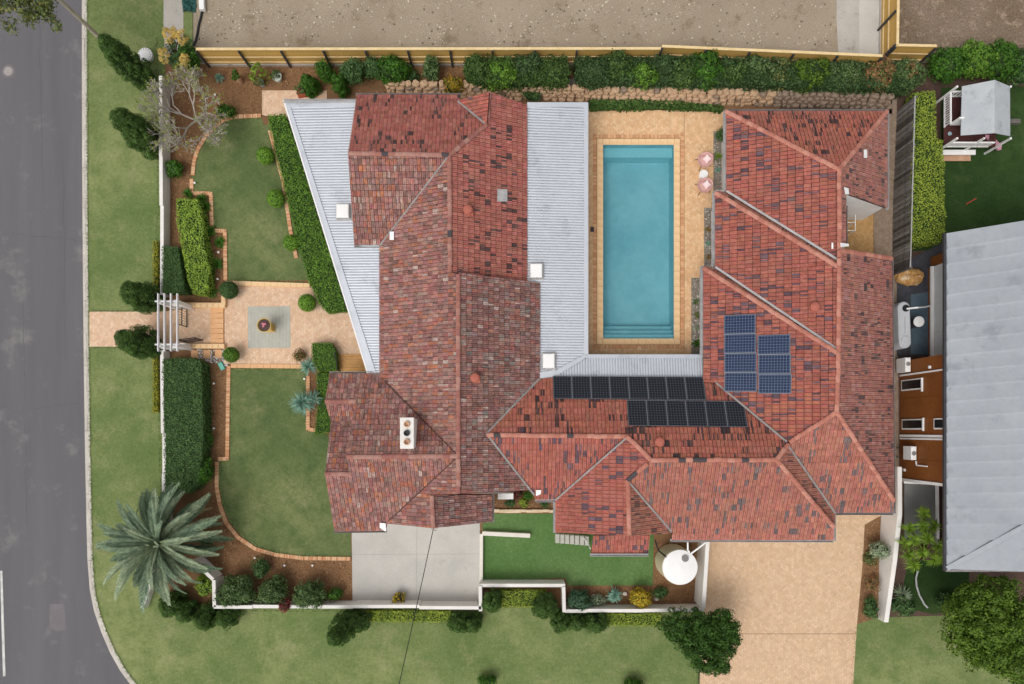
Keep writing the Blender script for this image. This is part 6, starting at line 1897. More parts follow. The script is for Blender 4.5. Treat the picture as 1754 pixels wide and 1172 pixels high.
g_palmd = LEAF('dead_palm_leaf', ['8c7a5c', '9c8a68', '7c6c50', 'a89674'], trans=0.1)
for gm_ in (g_palm2, g_palm, g_palm3, g_palmd):
    FR.append([frond_mesh(3.5, 0.64, 0.46, 1, gm_), frond_mesh(3.9, 0.58, 0.48, 2, gm_), frond_mesh(3.2, 0.52, 0.45, 3, gm_), frond_mesh(2.4, 0.28, 0.34, 4, gm_), frond_mesh(1.6, 0.05, 0.22, 5, gm_)])
for ring, (n, tilt, k, gi) in enumerate(((9, 0.34, (0, 2), (3, 0, 0)), (21, 0.16, (0, 1, 1), (0, 1, 1)), (19, -0.06, (1, 1, 2), (0, 1, 2)), (15, -0.3, (1, 2), (1, 1, 2)), (10, -0.62, (3, 2), (1, 2, 2)), (6, -1.0, (3, 4), (2, 2)))):
    for i in range(n):
        a = 2 * math.pi * (i + random.uniform(-.25, .25)) / n + ring * 0.4
        M = Matrix.Translation((c.x, c.y, 2.5 + 0.07 * ring)) @ Matrix.Rotation(a, 4, 'Z') @ Matrix.Rotation(tilt + random.uniform(-.1, .1), 4, 'Y') @ Matrix.Rotation(random.uniform(-.45, .45), 4, 'X') @ Matrix.Scale(random.uniform(.9, 1.1), 4)
        inst('frond', FR[random.choice(gi)][random.choice(k)], PALM, M)

# ------------------------------------------------------------------ bare branching tree
def branch(mb, tips, p, d, L, r, depth, spread=0.55, rn=random):
    q = p + d * L
    mid = (p + q) / 2 + Vector((rn.uniform(-.06, .06), rn.uniform(-.06, .06), 0)) * L
    mb.tube([p, mid, q], [r, r * 0.88, r * 0.72], 6 if depth > 2 else 4)
    if depth == 0: tips.append((q, d)); return
    for k in range(rn.choice((2, 3, 3))):
        a = Vector((rn.uniform(-1, 1), rn.uniform(-1, 1), rn.uniform(-0.25, 0.7)))
        branch(mb, tips, q, (d + a * spread).normalized(), L * rn.uniform(0.68, 0.86), r * 0.79, depth - 1, spread, rn)
def bare_tree(label, px, py, name, h0, r0, depth, mat, leafm, nleaf, spread, L0, lean=(0, 0, 1), leaf=0.18):
    b = P(px, py, 0); rn = random.Random(int(px))
    T = thing(name, label, 'tree', (b.x, b.y, 0))
    mb, tips = MB(), []
    for k in range(5):
        a = 2 * math.pi * (k + 0.3) / 5
        branch(mb, tips, Vector((b.x, b.y, h0)), (Vector((math.cos(a) * 0.9, math.sin(a) * 0.9, 0.8)) + Vector(lean)).normalized(), L0, r0 * 0.7, depth, spread, rn)
    mb.build('crown_branches', mat, T)
    MB().tube([(b.x, b.y, -0.05), (b.x + .03, b.y, h0 * 0.5), (b.x, b.y, h0 + 0.05)], [r0 * 1.3, r0, r0 * 0.9], 9).build('trunk', mat, T)
    if nleaf:
        tp = [tips[rn.randrange(len(tips))] for _ in range(nleaf)]
        p = np.array([tuple(q + Vector((rn.gauss(0, .12), rn.gauss(0, .12), rn.gauss(0, .1)))) for q, d in tp])
        n = np.array([(rn.uniform(-.5, .5), rn.uniform(-.5, .5), 1) for _ in tp])
        link('leaves', quads_mesh('leaves', [leaf_arrays(p, n, leaf, 0.35, 0.6)], leafm, (b.x, b.y, 0)), T)
    return T
g_fra = LEAF('frangipani_leaf', ['7f8f3c', '8f9c48', '6f7f3c', '9fa450', '5c7038'])
bare_tree('leafless grey frangipani tree with few leaves over the street wall', 343, 212, 'frangipani_tree', 0.45, 0.085, 6, MAT('pale_bark', 'bab2a8', 'a0978c', 4, 0.9, 0.4, 20), g_fra, 900, 0.85, 0.86, (0.0, 0.0, -0.36))
shrub('green bushy plant below the lower branches of the leafless tree', 300, 290, 0.5, 0.55, 0.5, 0.5, g_tree, leaf=0.14)
# golden plumed shrub at the corner of the fence
q = P(300, 95, 0)
T = thing('plume_shrub', 'shrub with golden feathery plumes above dark foliage at the fence corner', 'shrub', (q.x, q.y, 0))
for x, y, z, r, h in ((288, 62, 2.4, 0.26, 0.75), (312, 64, 2.5, 0.3, 0.85), (281, 96, 2.0, 0.33, 0.6), (317, 104, 1.8, 0.3, 0.5), (300, 58, 2.5, 0.18, 0.7)):
    c = P(x, y, z)
    p, n = clump_points(c, (r * 0.7, r * 1.3, h * 0.6), 34, 0.12, 26)
    link('plume', quads_mesh('plume', [leaf_arrays(p, n, 0.10, 0.3, 0.7)], g_plume, (q.x, q.y, 0)), T)
    MB().tube([(q.x, q.y, 0), ((c.x + q.x) / 2, (c.y + q.y) / 2, z * 0.6), tuple(c)], [0.05, 0.04, 0.02], 6).build('stem', m_barkb, T)
c = P(308, 92, 1.0)
p, n = clump_points(c, (0.7, 0.9, 0.8), 46, 0.26, 34)
link('foliage', quads_mesh('foliage', [leaf_arrays(p, n, 0.16, 0.3, 0.7)], g_dark, (q.x, q.y, 0)), T)
shrub('dark leafy shrub in the corner between wall and timber fence', 325, 100, 0.9, 0.6, 0.7, 0.9, g_tree, leaf=0.15)

# ------------------------------------------------------------------ trees
g_bigtree = LEAF('dark_tree_leaf', ['2c4a1a', '3a5c22', '48702a', '20380f', '5c8436'])
def tree(label, px, py, h, lobes, mat, group=None, name='broadleaf_tree', trunk=0.16, leaf=0.16, dens=1.0, barkm=None, coref=0.62, rc=0.3, low=-0.45):
    """lobes: (photo x, y, height, rx, ry, rz). Trunk at the photo point, limbs run to the lobes."""
    b = P(px, py, 0)
    T = thing(name, label, 'tree', (b.x, b.y, 0), group)
    parts = []; cores = []; mb = MB()
    fork = Vector((b.x, b.y, h))
    mb.tube([(b.x, b.y, -0.1), (b.x + .03, b.y - .02, h * 0.5), fork], [trunk * 1.2, trunk, trunk * 0.8], 10)
    for x, y, z, rx, ry, rz in lobes:
        c = P(x, y, z)
        K = int(30 * (rx * ry + rx * rz + ry * rz) * dens * (0.3 / rc) ** 2)
        p, n = clump_points(c, (rx - rc * .4, ry - rc * .4, rz - rc * .3), K, rc, int(34 * (0.16 / leaf) ** 2 * (rc / 0.3) ** 2), low, (0.5, 1.08), 0.7)
        keep = RNG.random(len(p)) < (0.55 if not coref else 1.0)
        parts.append(leaf_arrays(p[keep], n[keep], leaf, 0.6, 0.4))
        if coref: cores.append(ball_arrays(c, (rx, ry, rz), coref, 12, 7, 0.15))
        mid = (fork + c) / 2 + Vector((random.uniform(-.1, .1), random.uniform(-.1, .1), 0.1))
        mb.tube([fork - Vector((0, 0, 0.1)), mid, c + Vector((0, 0, rz * 0.4))], [trunk * 0.6, trunk * 0.4, trunk * 0.12], 7)
    mb.build('trunk', barkm or m_barkb, T)
    link('crown', quads_mesh('crown', parts, mat, (b.x, b.y, 0)), T)
    if cores: link('shade_core', quads_mesh('shade_core', cores, g_inner, (b.x, b.y, 0)), T)
    return T
tree('broad dark green tree on the lower verge beside the brick driveway', 1192, 1060, 1.4, [(1203, 1082, 2.6, 1.55, 1.3, 1.2), (1238, 1078, 2.5, 0.95, 1.1, 1.0), (1160, 1072, 2.2, 0.9, 0.9, 1.0), (1232, 1108, 2.8, 1.05, 0.95, 1.0), (1222, 1138, 2.8, 0.85, 0.6, 0.8), (1196, 1110, 2.9, 1.0, 0.9, 0.9)], g_bigtree, leaf=0.13, rc=0.34, dens=0.85, coref=0.5)
tree('large bright green tree in the lower right corner behind the neighbour house', 1672, 1060, 2.6, [(1700, 1040, 4.6, 1.9, 1.7, 1.4), (1670, 1075, 4.5, 1.6, 1.6, 1.3), (1730, 1080, 5.0, 1.8, 1.7, 1.4), (1700, 1115, 4.8, 1.6, 1.3, 1.2), (1660, 1035, 4.2, 1.2, 1.2, 1.1), (1745, 1130, 4.8, 1.5, 1.3, 1.2), (1660, 1100, 4.2, 1.1, 1.0, 1.0)], g_treel, leaf=0.15, rc=0.42, dens=0.8, trunk=0.22, coref=0.38)
tree('sparse grey green street tree whose trunk stands on the verge', 172, 66, 4.6, [(30, -15, 7.0, 1.6, 1.4, 0.9), (78, -8, 6.6, 1.3, 1.2, 0.9), (20, 22, 6.8, 1.3, 1.0, 0.8), (70, 30, 6.4, 1.0, 0.8, 0.7), (-20, -40, 7.5, 2, 2, 1.0), (90, 40, 6.2, 0.6, 0.5, 0.5)], g_grey, leaf=0.15, rc=0.42, dens=0.42, trunk=0.12, barkm=m_bark, coref=0)
# neighbour's many headed spiky tree and planting near the side wall
b = P(1578, 945, 0)
T = thing('spiky_tree', 'branching pandanus like tree with tufts of spiky green leaves behind the white wall', 'tree', (b.x, b.y, 0))
mb = MB(); V, Fq = [], []
rn = random.Random(4)
for x, y, z in ((1558, 905, 2.2), (1580, 900, 2.6), (1600, 902, 2.4), (1566, 925, 2.8), (1590, 922, 2.9), (1608, 935, 2.4), (1556, 950, 2.4), (1580, 948, 3.0), (1600, 958, 2.5), (1566, 968, 2.3), (1584, 880, 2.2), (1612, 955, 2.1), (1552, 930, 2.0)):
    c = P(x, y, z)
    mb.tube([(b.x, b.y, 0), ((b.x * .6 + c.x * .4), (b.y * .6 + c.y * .4), z * 0.55), tuple(c)], [0.1, 0.06, 0.04], 6)
    for k in range(80):
        a = rn.uniform(0, 2 * math.pi); el = rn.uniform(-0.2, 1.2)
        d = Vector((math.cos(a) * math.cos(el), math.sin(a) * math.cos(el), math.sin(el))); s = Vector((-math.sin(a), math.cos(a), 0)); l = rn.uniform(.38, .62); n0 = len(V)
        for t, ww in ((0, .6), (.5, 1), (1, .1)):
            q = c + d * l * t - Vector((0, 0, 1)) * l * .4 * t * t
            V += [q - s * .026 * ww, q + s * .026 * ww]
        Fq += [(n0, n0 + 1, n0 + 3, n0 + 2), (n0 + 2, n0 + 3, n0 + 5, n0 + 4)]
mb.build('trunk', m_barkb, T)
link('crown', quads_mesh('crown', [(np.array([tuple(v) for v in V]), np.array(Fq))], g_spike, (b.x, b.y, 0)), T)
rosette('variegated strap leaf clump in the dark bed below the spiky tree', 1545, 1020, 0.75, 120, g_silver, 'strap_leaf_plant', 'plant', 0.4, 0.5, 0.05, trunk=False)
shrub('dark shrub at the foot of the tapering white wall on the neighbour side', 1548, 1040, 0.5, 0.8, 0.6, 0.5, g_dark, leaf=0.13)
shrub('dark undergrowth in the shade below the bright corner tree', 1625, 1030, 0.4, 0.8, 0.5, 0.4, g_dark, leaf=0.13)

# ------------------------------------------------------------------ bark chips and litter on the beds
BEDS = [[(292, 114), (795, 114), (795, 140), (450, 150), (450, 195), (384, 203), (338, 252), (325, 330), (292, 330)], [(292, 330), (328, 335), (364, 336), (364, 396), (386, 398), (386, 520), (320, 520), (292, 400)],
        [(348, 630), (390, 632), (389, 785), (372, 790), (372, 835), (348, 830)], [(340, 840), (372, 838), (385, 894), (408, 922), (440, 942), (520, 958), (601, 959), (603, 1026), (370, 1026), (330, 950)],
        [(972, 1006), (1118, 1006), (1120, 930), (1192, 930), (1192, 1035), (972, 1035)], [(1482, 900), (1511, 890), (1508, 1060), (1470, 1068)], [(846, 845), (948, 858), (948, 870), (846, 870)], [(531, 640), (542, 640), (542, 735), (531, 735)],
        [(610, 155), (1008, 162), (1008, 178), (610, 170)]]
chips = MB()
for bed in BEDS:
    xs = [p[0] for p in bed]; ys = [p[1] for p in bed]
    n = int((max(xs) - min(xs)) * (max(ys) - min(ys)) / 27.8 ** 2 * 95)
    for _ in range(n):
        x, y = random.uniform(min(xs), max(xs)), random.uniform(min(ys), max(ys))
        if not inside((x, y), bed): continue
        q = P(x, y, 0); a = random.uniform(0, 6.3); l, w = random.uniform(.04, .10), random.uniform(.02, .04)
        u = Vector((math.cos(a) * l / 2, math.sin(a) * l / 2, random.uniform(-.012, .012))); v = Vector((-math.sin(a) * w / 2, math.cos(a) * w / 2, random.uniform(-.01, .01)))
        z = Vector((q.x, q.y, random.uniform(.018, .035)))
        chips.poly([z - u - v, z + u - v, z + u + v, z - u + v], pick(L_('a07a56', '8a6444', '755238', 'ac8862', '7e5a3e', '694a34', 'b0906c')))
tag(chips.build('bark_chips', ATTR('bark_chip', 0.95, None, fine=0.15)), 'loose bark chips spread over the garden beds', None, None, 'stuff')

# ------------------------------------------------------------------ neighbour's house
NX = P(1541, 700, 0).x                      # its side wall
NH = thing('neighbour_house', 'neighbour house with wide grey metal roof and brown panelled side wall', 'house', (NX + 3, -1, 0))
def wp(px, py, off=0.0):
    """Point of the side wall seen at a photo pixel."""
    X = NX - off
    z = HC - X * FPX / (px - CX)
    return Vector((X, -(py - CY) / FPX * (HC - z), z))
ZR = 4.72
WY0, WY1 = P(1623, 829, ZR).y, P(1623, 605, ZR).y
MB().prism([(NX + 0.05, WY0), (NX + 9, WY0), (NX + 9, WY1), (NX + 0.05, WY1)], 0.0, 4.6).build('wall', m_brownwall, NH)
NX2 = P(1591, 520, 0).x                     # the wall steps back behind the tank
MB().prism([(NX2 + 0.08, WY1 + 0.004), (NX + 9, WY1 + 0.004), (NX + 9, WY1 + 6.4), (NX2 + 0.08, WY1 + 6.4)], 0.0, 4.59).build('wall', m_brownwall, NH)
# cladding panels
zs = [0.0, 2.9, 4.62]
for r in range(2):
    y = WY0
    while y < WY1 - 0.05:
        w = min(1.22, WY1 - y)
        MB().box((NX + 0.03, y + w / 2, (zs[r] + zs[r + 1]) / 2), (0.05, w - 0.012, zs[r + 1] - zs[r] - 0.012), 0, 0.0).build('cladding_panel', m_brownwall, NH)
        y += w
# pale upper wall beyond the panels
y0, y1 = WY1 + 0.01, P(1610, 425, ZR).y
ground('neighbour_side_yard', [(1536, 455), (1618, 415), (1618, 610), (1536, 610)], 0.016, m_gravel)
pw = MAT('pale_cladding', 'd2d3d2', 'c6c8c8', 0.8, 0.7, 0.05, fine=0.03)
k = 0; y = y0
while y < y1:
    w = min(1.7, y1 - y)
    MB().box((NX2 + 0.02 + 0.001 * (k % 2), y + w / 2, 2.6), (0.1, w - 0.012, 4.0)).build('pale_panel', pw, NH); y += w; k += 1
MB().beam((NX2 - 0.12, y0, 0.52), (NX2 - 0.12, y1, 0.52), 0.18, 0.14).build('white_ledge', m_white, NH)
MB().beam((NX2 - 0.005, y0, 0.585), (NX2 - 0.005, y1, 0.585), 0.05, 0.05).build('dark_strip', m_post, NH)
MB().beam((NX2 - 0.03, y0, 0.2), (NX2 - 0.03, y1, 0.2), 0.06, 0.4).build('timber_base', m_brownwall, NH)
def onwall(name, x0, x1, yc, w, mat, off=0.03, parent=None, th=0.06):
    a, b = wp(x0, yc), wp(x1, yc)
    return MB().box((NX - off, (a.y + b.y) / 2, (a.z + b.z) / 2), (th, w, b.z - a.z)).build(name, mat, parent or NH)
for x0, x1, yc, w in ((1545, 1581, 659, 0.66), (1546, 1583, 727, 0.62), (1601, 1622, 726, 0.62)):
    o = onwall('window', x0, x1, yc, w, m_white, 0.03)
    onwall('pane', x0 + 2, x1 - 2.2, yc, w - 0.16, m_glass, 0.05, o)
    a = wp(x1, yc)
    MB().box((NX - 0.07, a.y, a.z + 0.02), (0.1, w + 0.14, 0.06)).build('window_hood', m_white, o)
for yc, w in ((638.5, 0.09), (747, 0.14), (752, 0.1), (826, 0.16)):
    onwall('white_trim', 1543, 1622, yc, w, m_white, 0.05)
def ac(label, x0, x1, yc, w):
    a, b = wp(x0, yc), wp(x1, yc)
    T = thing('air_conditioner', label, 'air conditioner', (NX - 0.2, a.y, 0))
    MB().box((NX - 0.22, (a.y + b.y) / 2, (a.z + b.z) / 2), (0.32, w, b.z - a.z), 0, 0.03).build('casing', m_white, T)
    MB().lathe((NX - 0.22, a.y, b.z), [(0.13, 0), (0.13, 0.012), (0.0, 0.012)], 20).build('fan_grille', m_gutterd, T)
    MB().beam((NX - 0.2, a.y - w * .35, 0.0), (NX - 0.2, a.y - w * .35, a.z), 0.04, 0.04).beam((NX - 0.2, a.y + w * .35, 0.0), (NX - 0.2, a.y + w * .35, a.z), 0.04, 0.04).build('bracket', m_post, T)
ac('white air conditioner at the top end of the brown panelled wall', 1546, 1562, 626, 0.85)
ac('white air conditioner in the middle of the lower brown panels', 1558, 1572, 776, 0.8)
MB().tube([wp(1569, 790, .08), wp(1570, 797, .08), wp(1588, 799, .08)], 0.04).build('conduit', m_white, NH)
for x, y in ((1592.5, 629), (1550, 768), (1549, 805)):
    a = wp(x, y, 0.06); MB().box(tuple(a), (0.1, 0.16, 0.16), 0, 0.02).build('junction_box', m_white, NH)
# roof of wide sheets, each lapped over the next
RX0 = P(1624, 700, ZR).x - 0.12
ry1 = P(1618, 400, ZR).y; ry0 = P(1630, 975, ZR).y
NR = thing('roof_root', None, None, (0, 0, 0)) if False else None
slope = 0.17
def rp(x, y): return (x, y, ZR + (x - RX0) * slope)
base = MB()
base.mesh([rp(RX0, ry0), rp(RX0 + 12, ry0), rp(RX0 + 12, ry1 + 1.6), rp(RX0, ry1)] + [(x, y, z - 0.18) for x, y, z in (rp(RX0, ry0), rp(RX0 + 12, ry0), rp(RX0 + 12, ry1 + 1.6), rp(RX0, ry1))],
          [(0, 1, 2, 3), (7, 6, 5, 4), (0, 4, 5, 1), (1, 5, 6, 2), (2, 6, 7, 3), (3, 7, 4, 0)])
NR = base.build('metal_roof', m_zinc2, NH)
NR['label'] = 'wide grey metal sheet roof with lapped sheets'
n = 22
hx = (ry0, ry0 + 4.3 * 0)                   # hip corner
for k in range(n):
    f0, f1 = k / n, (k + 1) / n
    ya0, ya1 = ry0 + (ry1 - ry0) * f0, ry0 + (ry1 - ry0) * f1
    skew = 1.6
    yb0, yb1 = ry0 + (ry1 + skew - ry0) * f0, ry0 + (ry1 + skew - ry0) * f1
    # the hip cuts the lower sheets
    def xs(y): return max(0.0, 0.0)
    hip = 12.0 / 7.4
    def cut(y): return min(12.0, (y - ry0) * 1.55)
    xa, xb = cut(ya0), cut(ya1)
    p = [rp(RX0 + 0.02, ya0), rp(RX0 + 0.02 + xa, ya0 + (yb0 - ya0) * xa / 12), rp(RX0 + 0.02 + xb, ya1 + (yb1 - ya1) * xb / 12), rp(RX0 + 0.02, ya1)]
    ns = 5; vs = []
    for s in range(ns + 1):
        t = s / ns; hh = 0.012 + 0.10 * (1 - t) ** 1.5
        for A, B in ((p[0], p[3]), (p[1], p[2])):
            vs.append((A[0] + (B[0] - A[0]) * t, A[1] + (B[1] - A[1]) * t, A[2] + (B[2] - A[2]) * t + hh))
    fs = [(2 * s, 2 * s + 1, 2 * s + 3, 2 * s + 2) for s in range(ns)]
    m0 = len(vs); vs += [(p[0][0], p[0][1] - 0.1, p[0][2] + 0.015), (p[1][0], p[1][1] - 0.1, p[1][2] + 0.01)]
    fs.append((m0, m0 + 1, 1, 0))
    MB().mesh(vs, fs).build('roof_sheet', m_zinc2, NR)
# hip cap and end slope
a = Vector(rp(RX0, ry0 + 0.05)); b = Vector(rp(RX0 + 11.5, ry0 + 11.5 / 1.55)); 
MB().beam(a + Vector((0, 0, .09)), b + Vector((0, 0, .12)), 0.28, 0.05).build('hip_cap', m_zinc2, NR)
mb = MB()
for k in range(14):
    x0, x1 = RX0 + 11.5 * k / 14, RX0 + 11.5 * (k + 1) / 14
    def top(x): return Vector(rp(x, ry0 + (x - RX0) / 1.55))
    t0, t1 = top(x0), top(x1)
    e0, e1 = Vector((x0, ry0, ZR + 0.02)), Vector((x1, ry0, ZR + 0.02))
    MB().mesh([e0 + Vector((.01, 0, .05)), e1 + Vector((0, 0, .02)), t1 + Vector((0, 0, .04)), t0 + Vector((.01, 0, .07)), e0 - Vector((0, 0, .03)), e1 - Vector((0, 0, .03)), t1 - Vector((0, 0, .03)), t0 - Vector((0, 0, .03))],
              [(0, 1, 2, 3), (7, 6, 5, 4), (0, 4, 5, 1), (1, 5, 6, 2), (2, 6, 7, 3), (3, 7, 4, 0)]).build('roof_sheet', m_zinc2, NR)
MB().beam((RX0 - 0.07, ry0 - 0.1, ZR - 0.02), (RX0 - 0.07, ry1, ZR - 0.02), 0.12, 0.14).build('gutter', m_post, NR)
MB().beam((RX0, ry0 - 0.08, ZR - 0.02), (RX0 + 12, ry0 - 0.08, ZR - 0.02), 0.12, 0.13).build('gutter', m_gutterd, NR)
# lower storey, terrace
t0, t1 = P(1552, 832, 0), P(1605, 980, 0)
xw = P(1606.5, 860, 0).x
MB().prism([(xw, WY0 - 0.02), (NX + 9, WY0 - 0.02), (NX + 9, P(1606, 932, 0).y), (xw, P(1606, 932, 0).y)], 0.0, 3.2).build('lower_wall', m_dkbrown, NH)
ground('neighbour_terrace', [(1549, 828), (1625, 828), (1625, 930), (1549, 930)], 0.02, MAT('grey_terrace', '8d8d8b', '7e7e7d', 0.9, 0.85, 0.2, 40, fine=0.12))
MB().beam(P(1605, 828, 1.0), P(1606, 935, 1.0), 0.16, 0.1).beam(P(1548, 826, 0.6), P(1606, 829, 1.0), 0.14, 0.1).beam(P(1604, 930, 1.2), P(1632, 938, 1.2), 0.25, 0.2).build('white_frame', m_white, NH)
for y in (830, 932):
    q = P(1605, y, 1.0); MB().box((q.x, q.y, 0.47), (0.12, 0.12, 0.95)).build('frame_post', m_white, NH)
ground('neighbour_dark_deck', [(1607, 826), (1660, 826), (1660, 960), (1607, 932)], 0.03, m_dkbrown)
# slim tank and gear in the side yard
a, b = P(1549, 527, 1.6), P(1551, 586, 1.6)
TK2 = thing('slimline_tank', 'slim pale grey water tank with round ends beside the neighbour wall', 'water tank', ((a.x + b.x) / 2, (a.y + b.y) / 2, 0))
def stadium(c0, c1, r, z0, z1, bev=0.06, n=12):
    d = Vector((c1.x - c0.x, c1.y - c0.y, 0)).normalized(); s = Vector((-d.y, d.x, 0)); ring = []
    for c, sg in ((c0, 1), (c1, -1)):
        for k in range(n + 1):
            t = math.pi * k / n
            ring.append((c, s * math.cos(t) * sg - d * math.sin(t) * sg))
    vs, fs = [], []; m = len(ring)
    for rr, z in ((r, z0), (r, z1 - bev), (r - bev, z1)):
        vs += [(c.x + v.x * rr, c.y + v.y * rr, z) for c, v in ring]
    for i in range(2):
        for k in range(m): fs.append((i * m + k, i * m + (k + 1) % m, (i + 1) * m + (k + 1) % m, (i + 1) * m + k))
    fs.append(tuple(range(2 * m, 3 * m)))
    return MB().mesh(vs, fs)
m_tank = MAT('grey_tank', 'bfc1c4', 'b2b4b8', 1.0, 0.55, 0.05, fine=0.03)
stadium(a, b, 0.36, 0.02, 1.6).build('tank_body', m_tank, TK2)
q = P(1551, 583, 1.65); MB().lathe((q.x, q.y, 1.6), [(0.26, 0), (0.26, 0.05), (0.22, 0.07), (0, 0.07)], 24).build('access_lid', m_tank, TK2)
q = P(1552, 528, 1.65); MB().lathe((q.x, q.y, 1.6), [(0.2, 0), (0.2, 0.06), (0.15, 0.05), (0, 0.05)], 24).build('inlet_strainer', m_black, TK2)
MB().box(tuple((a + b) / 2 + Vector((0, 0, 0.01))), (0.05, 1.0, 0.03)).build('moulded_rib', m_gutter, TK2)
MB().tube([P(1553, 529, 1.75), P(1572, 527, 2.1), P(1585, 526, 1.2), P(1594, 524, 0.7)], 0.05).build('downpipe', m_white, TK2)
q = P(1574, 551, 1.0)
FL = thing('pool_filter', 'round white topped filter drum on dark slabs beside the slim tank', 'filter', (q.x, q.y, 0))
MB().lathe((q.x, q.y, 0.02), [(0.3, 0), (0.31, 0.9), (0.27, 0.95)], 24).build('drum', m_post, FL)
MB().lathe((q.x, q.y, 0.97), [(0.32, 0), (0.32, 0.05), (0.27, 0.08), (0, 0.09)], 24).build('drum_lid', m_white, FL)
ground('slate_slabs', [(1560, 505), (1590, 500), (1592, 607), (1560, 607)], 0.022, MAT('blue_slate', '5a6b78', '4c5b66', 1.2, 0.6, 0.2, 30, fine=0.12))
q = P(1561, 474, 0.45)
v, f = ball_arrays((0, 0, 0), (0.85, 0.52, 0.5), 1.0, 12, 8, 0.12)
tag(MB().mesh((v + (q.x, q.y, 0.25)).tolist(), [tuple(k) for k in f.tolist()]).build('sandstone_boulder', MAT('banded_sandstone', 'd0a46a', 'a8763f', 2.2, 0.9, 0.6, 12, fine=0.25, fscale=6, c3='e6d4b8', sc3=1.8, f3=0.57)), 'banded ochre sandstone boulder at the end of the old paling fence', 'boulder')

# ------------------------------------------------------------------ playhouse
q = P(1668, 200, 0)
PH = thing('playhouse', 'raised childrens playhouse with grey gable roof, white slatted rails and red brown deck', 'playhouse', (q.x, q.y, 0))
zr, ze = 2.85, 2.3
rt, rb = P(1704, 137, zr), P(1704, 228, zr)
lt, lb_ = P(1648, 148, ze), P(1646, 232, ze)
et, eb = P(1730, 148, ze), P(1730.5, 233, ze)
m_proof = MAT('playhouse_roof', 'b3b7ba', 'a7acb0', 1.0, 0.6, 0.03, fine=0.05, c3='9a9fa2', sc3=1.5, f3=0.6)
def slab(p, th, mat, name):
    n = len(p); mb = MB(); mb.v += [tuple(v) for v in p] + [(v[0], v[1], v[2] - th) for v in p]
    mb.f += [tuple(range(n)), tuple(range(2 * n - 1, n - 1, -1))] + [(i, n + i, n + (i + 1) % n, (i + 1) % n) for i in range(n)]; mb.c += [None] * (n + 2)
    return mb.build(name, mat, PH)
slab([lt, lb_, rb, rt], 0.05, m_proof, 'roof_slope'); slab([rt + Vector((0, 0, .002)), rb + Vector((0, 0, .002)), eb, et], 0.05, m_proof, 'roof_slope')
zd = 1.0
da, db = P(1617, 166, zd), P(1706, 252, zd)
m_pdeck = MAT('red_brown_deck', '54302c', '4a2a28', 1.5, 0.8, 0.1, fine=0.1)
nb = 16
for k in range(nb):
    y0, y1 = db.y + (da.y - db.y) * k / nb, db.y + (da.y - db.y) * (k + 1) / nb
    MB().box(((da.x + db.x) / 2, (y0 + y1) / 2, zd - 0.03), (db.x - da.x, y1 - y0 - 0.012, 0.05)).build('deck_board', m_pdeck, PH)
for x, y in ((da.x, da.y), (da.x, db.y), (db.x, da.y), (db.x, db.y), ((da.x + db.x) / 2, da.y), ((da.x + db.x) / 2, db.y)):
    MB().box((x, y, 1.12), (0.1, 0.1, 2.24)).build('post', m_white, PH)
def rail(p, q, slats, name='slatted_rail'):
    T = MB(); d = q - p
    T.beam(p + Vector((0, 0, zd + .05)), q + Vector((0, 0, zd + .05)), .06, .08); T.beam(p + Vector((0, 0, zd + .62)), q + Vector((0, 0, zd + .62)), .08, .08)
    o = T.build('rail_frame', m_white, PH)
    for k in range(slats):
        s = p + d * ((k + .5) / slats)
        MB().beam(s + Vector((0, 0, zd + .05)), s + Vector((0, 0, zd + .62)), .09, .02, d.normalized()).build('slat', m_white, o)
f = lambda x, y: Vector((x, y, 0))
ym = da.y + (db.y - da.y) * 0.62
rail(f(da.x, da.y), f(da.x, ym), 13); rail(f(da.x, db.y), f(db.x - .5, db.y), 16); rail(f(da.x, da.y), f(db.x, da.y), 14)
MB().beam((da.x + .05, ym, zd + .9), (da.x + 1.6, ym, zd + .9), 0.09, 0.9).build('panel_wall', m_white, PH)
MB().box(((da.x + db.x) / 2 + 0.75, (da.y + db.y) / 2 + .3, 1.65), (1.5, 2.2, 1.2)).build('cabin', m_pdeck, PH)
MB().beam((da.x, db.y - .12, 0.5), (db.x - .9, db.y - .12, 0.5), 0.3, 0.06).build('bench_board', m_white, PH)
MB().beam((da.x, db.y - .35, 0.2), (db.x - 1.0, db.y - .35, 0.2), 0.35, 0.05).build('bench_board', m_potc, PH)
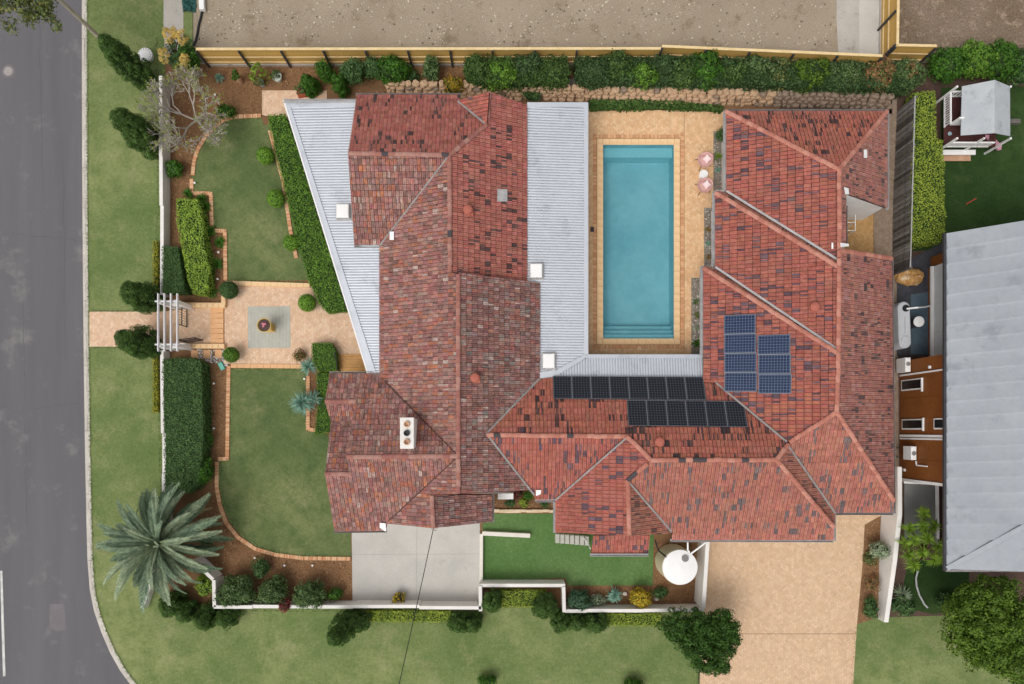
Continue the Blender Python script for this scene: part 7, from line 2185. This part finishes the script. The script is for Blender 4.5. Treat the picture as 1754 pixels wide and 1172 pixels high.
# pink slide
m_slide = MAT('pink_plastic', 'd8a4b4', 'cc98a8', 1.0, 0.4, 0.02, fine=0.02)
SL = thing('pink_slide', 'pale pink plastic slide coming down from the playhouse deck', 'slide', P(1708, 250, 0))
pts = [(P(1688, 231, 1.1), .5), (P(1694, 236, 1.0), .42), (P(1703, 246, 0.55), .4), (P(1709, 253, 0.3), .45), (P(1716, 250, 0.12), .55)]
mb = MB(); vs = []
dirv = Vector((pts[-1][0].x - pts[0][0].x, pts[-1][0].y - pts[0][0].y, 0)).normalized(); nv = Vector((-dirv.y, dirv.x, 0))
for p, w in pts:
    for a, zz in ((-.5, .12), (-.42, 0), (.42, 0), (.5, .12)): vs.append(p + nv * a * w + Vector((0, 0, zz)))
fs = [(i * 4 + k, i * 4 + k + 1, (i + 1) * 4 + k + 1, (i + 1) * 4 + k) for i in range(len(pts) - 1) for k in range(3)]
vs2 = [v - Vector((0, 0, .03)) for v in vs]
N = len(vs)
mb.mesh(vs + vs2, fs + [tuple(N + i for i in g[::-1]) for g in fs]).build('slide_bed', m_slide, SL)
MB().tube([P(1700, 242, 0), P(1700, 242, 0.65)], 0.03).tube([P(1708, 250, 0), P(1708, 250, 0.3)], 0.03).build('slide_leg', m_slide, SL)
q = P(1627, 229, 1.05)
tag(MB().lathe((q.x, q.y, zd + .01), [(0.1, 0), (0.12, 0.04), (0.06, 0.05), (0, 0.05)], 18).build('small_bowl', m_blue_pot), 'small pale blue bowl on the playhouse deck', 'bowl')
tag(MB().beam(P(1655, 350, 0.05), P(1672, 340, 0.05), 0.05, 0.05).build('toy_stick', MAT('red_plastic', 'b84838', 'a83c30', 2, 0.5)), 'thin red toy lying on the dark lawn', 'toy')
tag(MB().beam(P(1745, 209, 0.3), P(1640, 209, .3), 0.25, 0.3).build('timber_edge', m_oldtim), 'low grey timber edge behind the playhouse', 'edging')
# curved pipe in the side garden
tag(MB().tube([P(1572, 978, .3), P(1569, 990, .3), P(1570, 1004, .3), P(1575, 1020, .3), P(1584, 1036, .3), P(1589, 1041, .3)], 0.055).build('bent_pipe', m_gutter), 'curved pale pipe lying in the neighbour side garden', 'pipe')
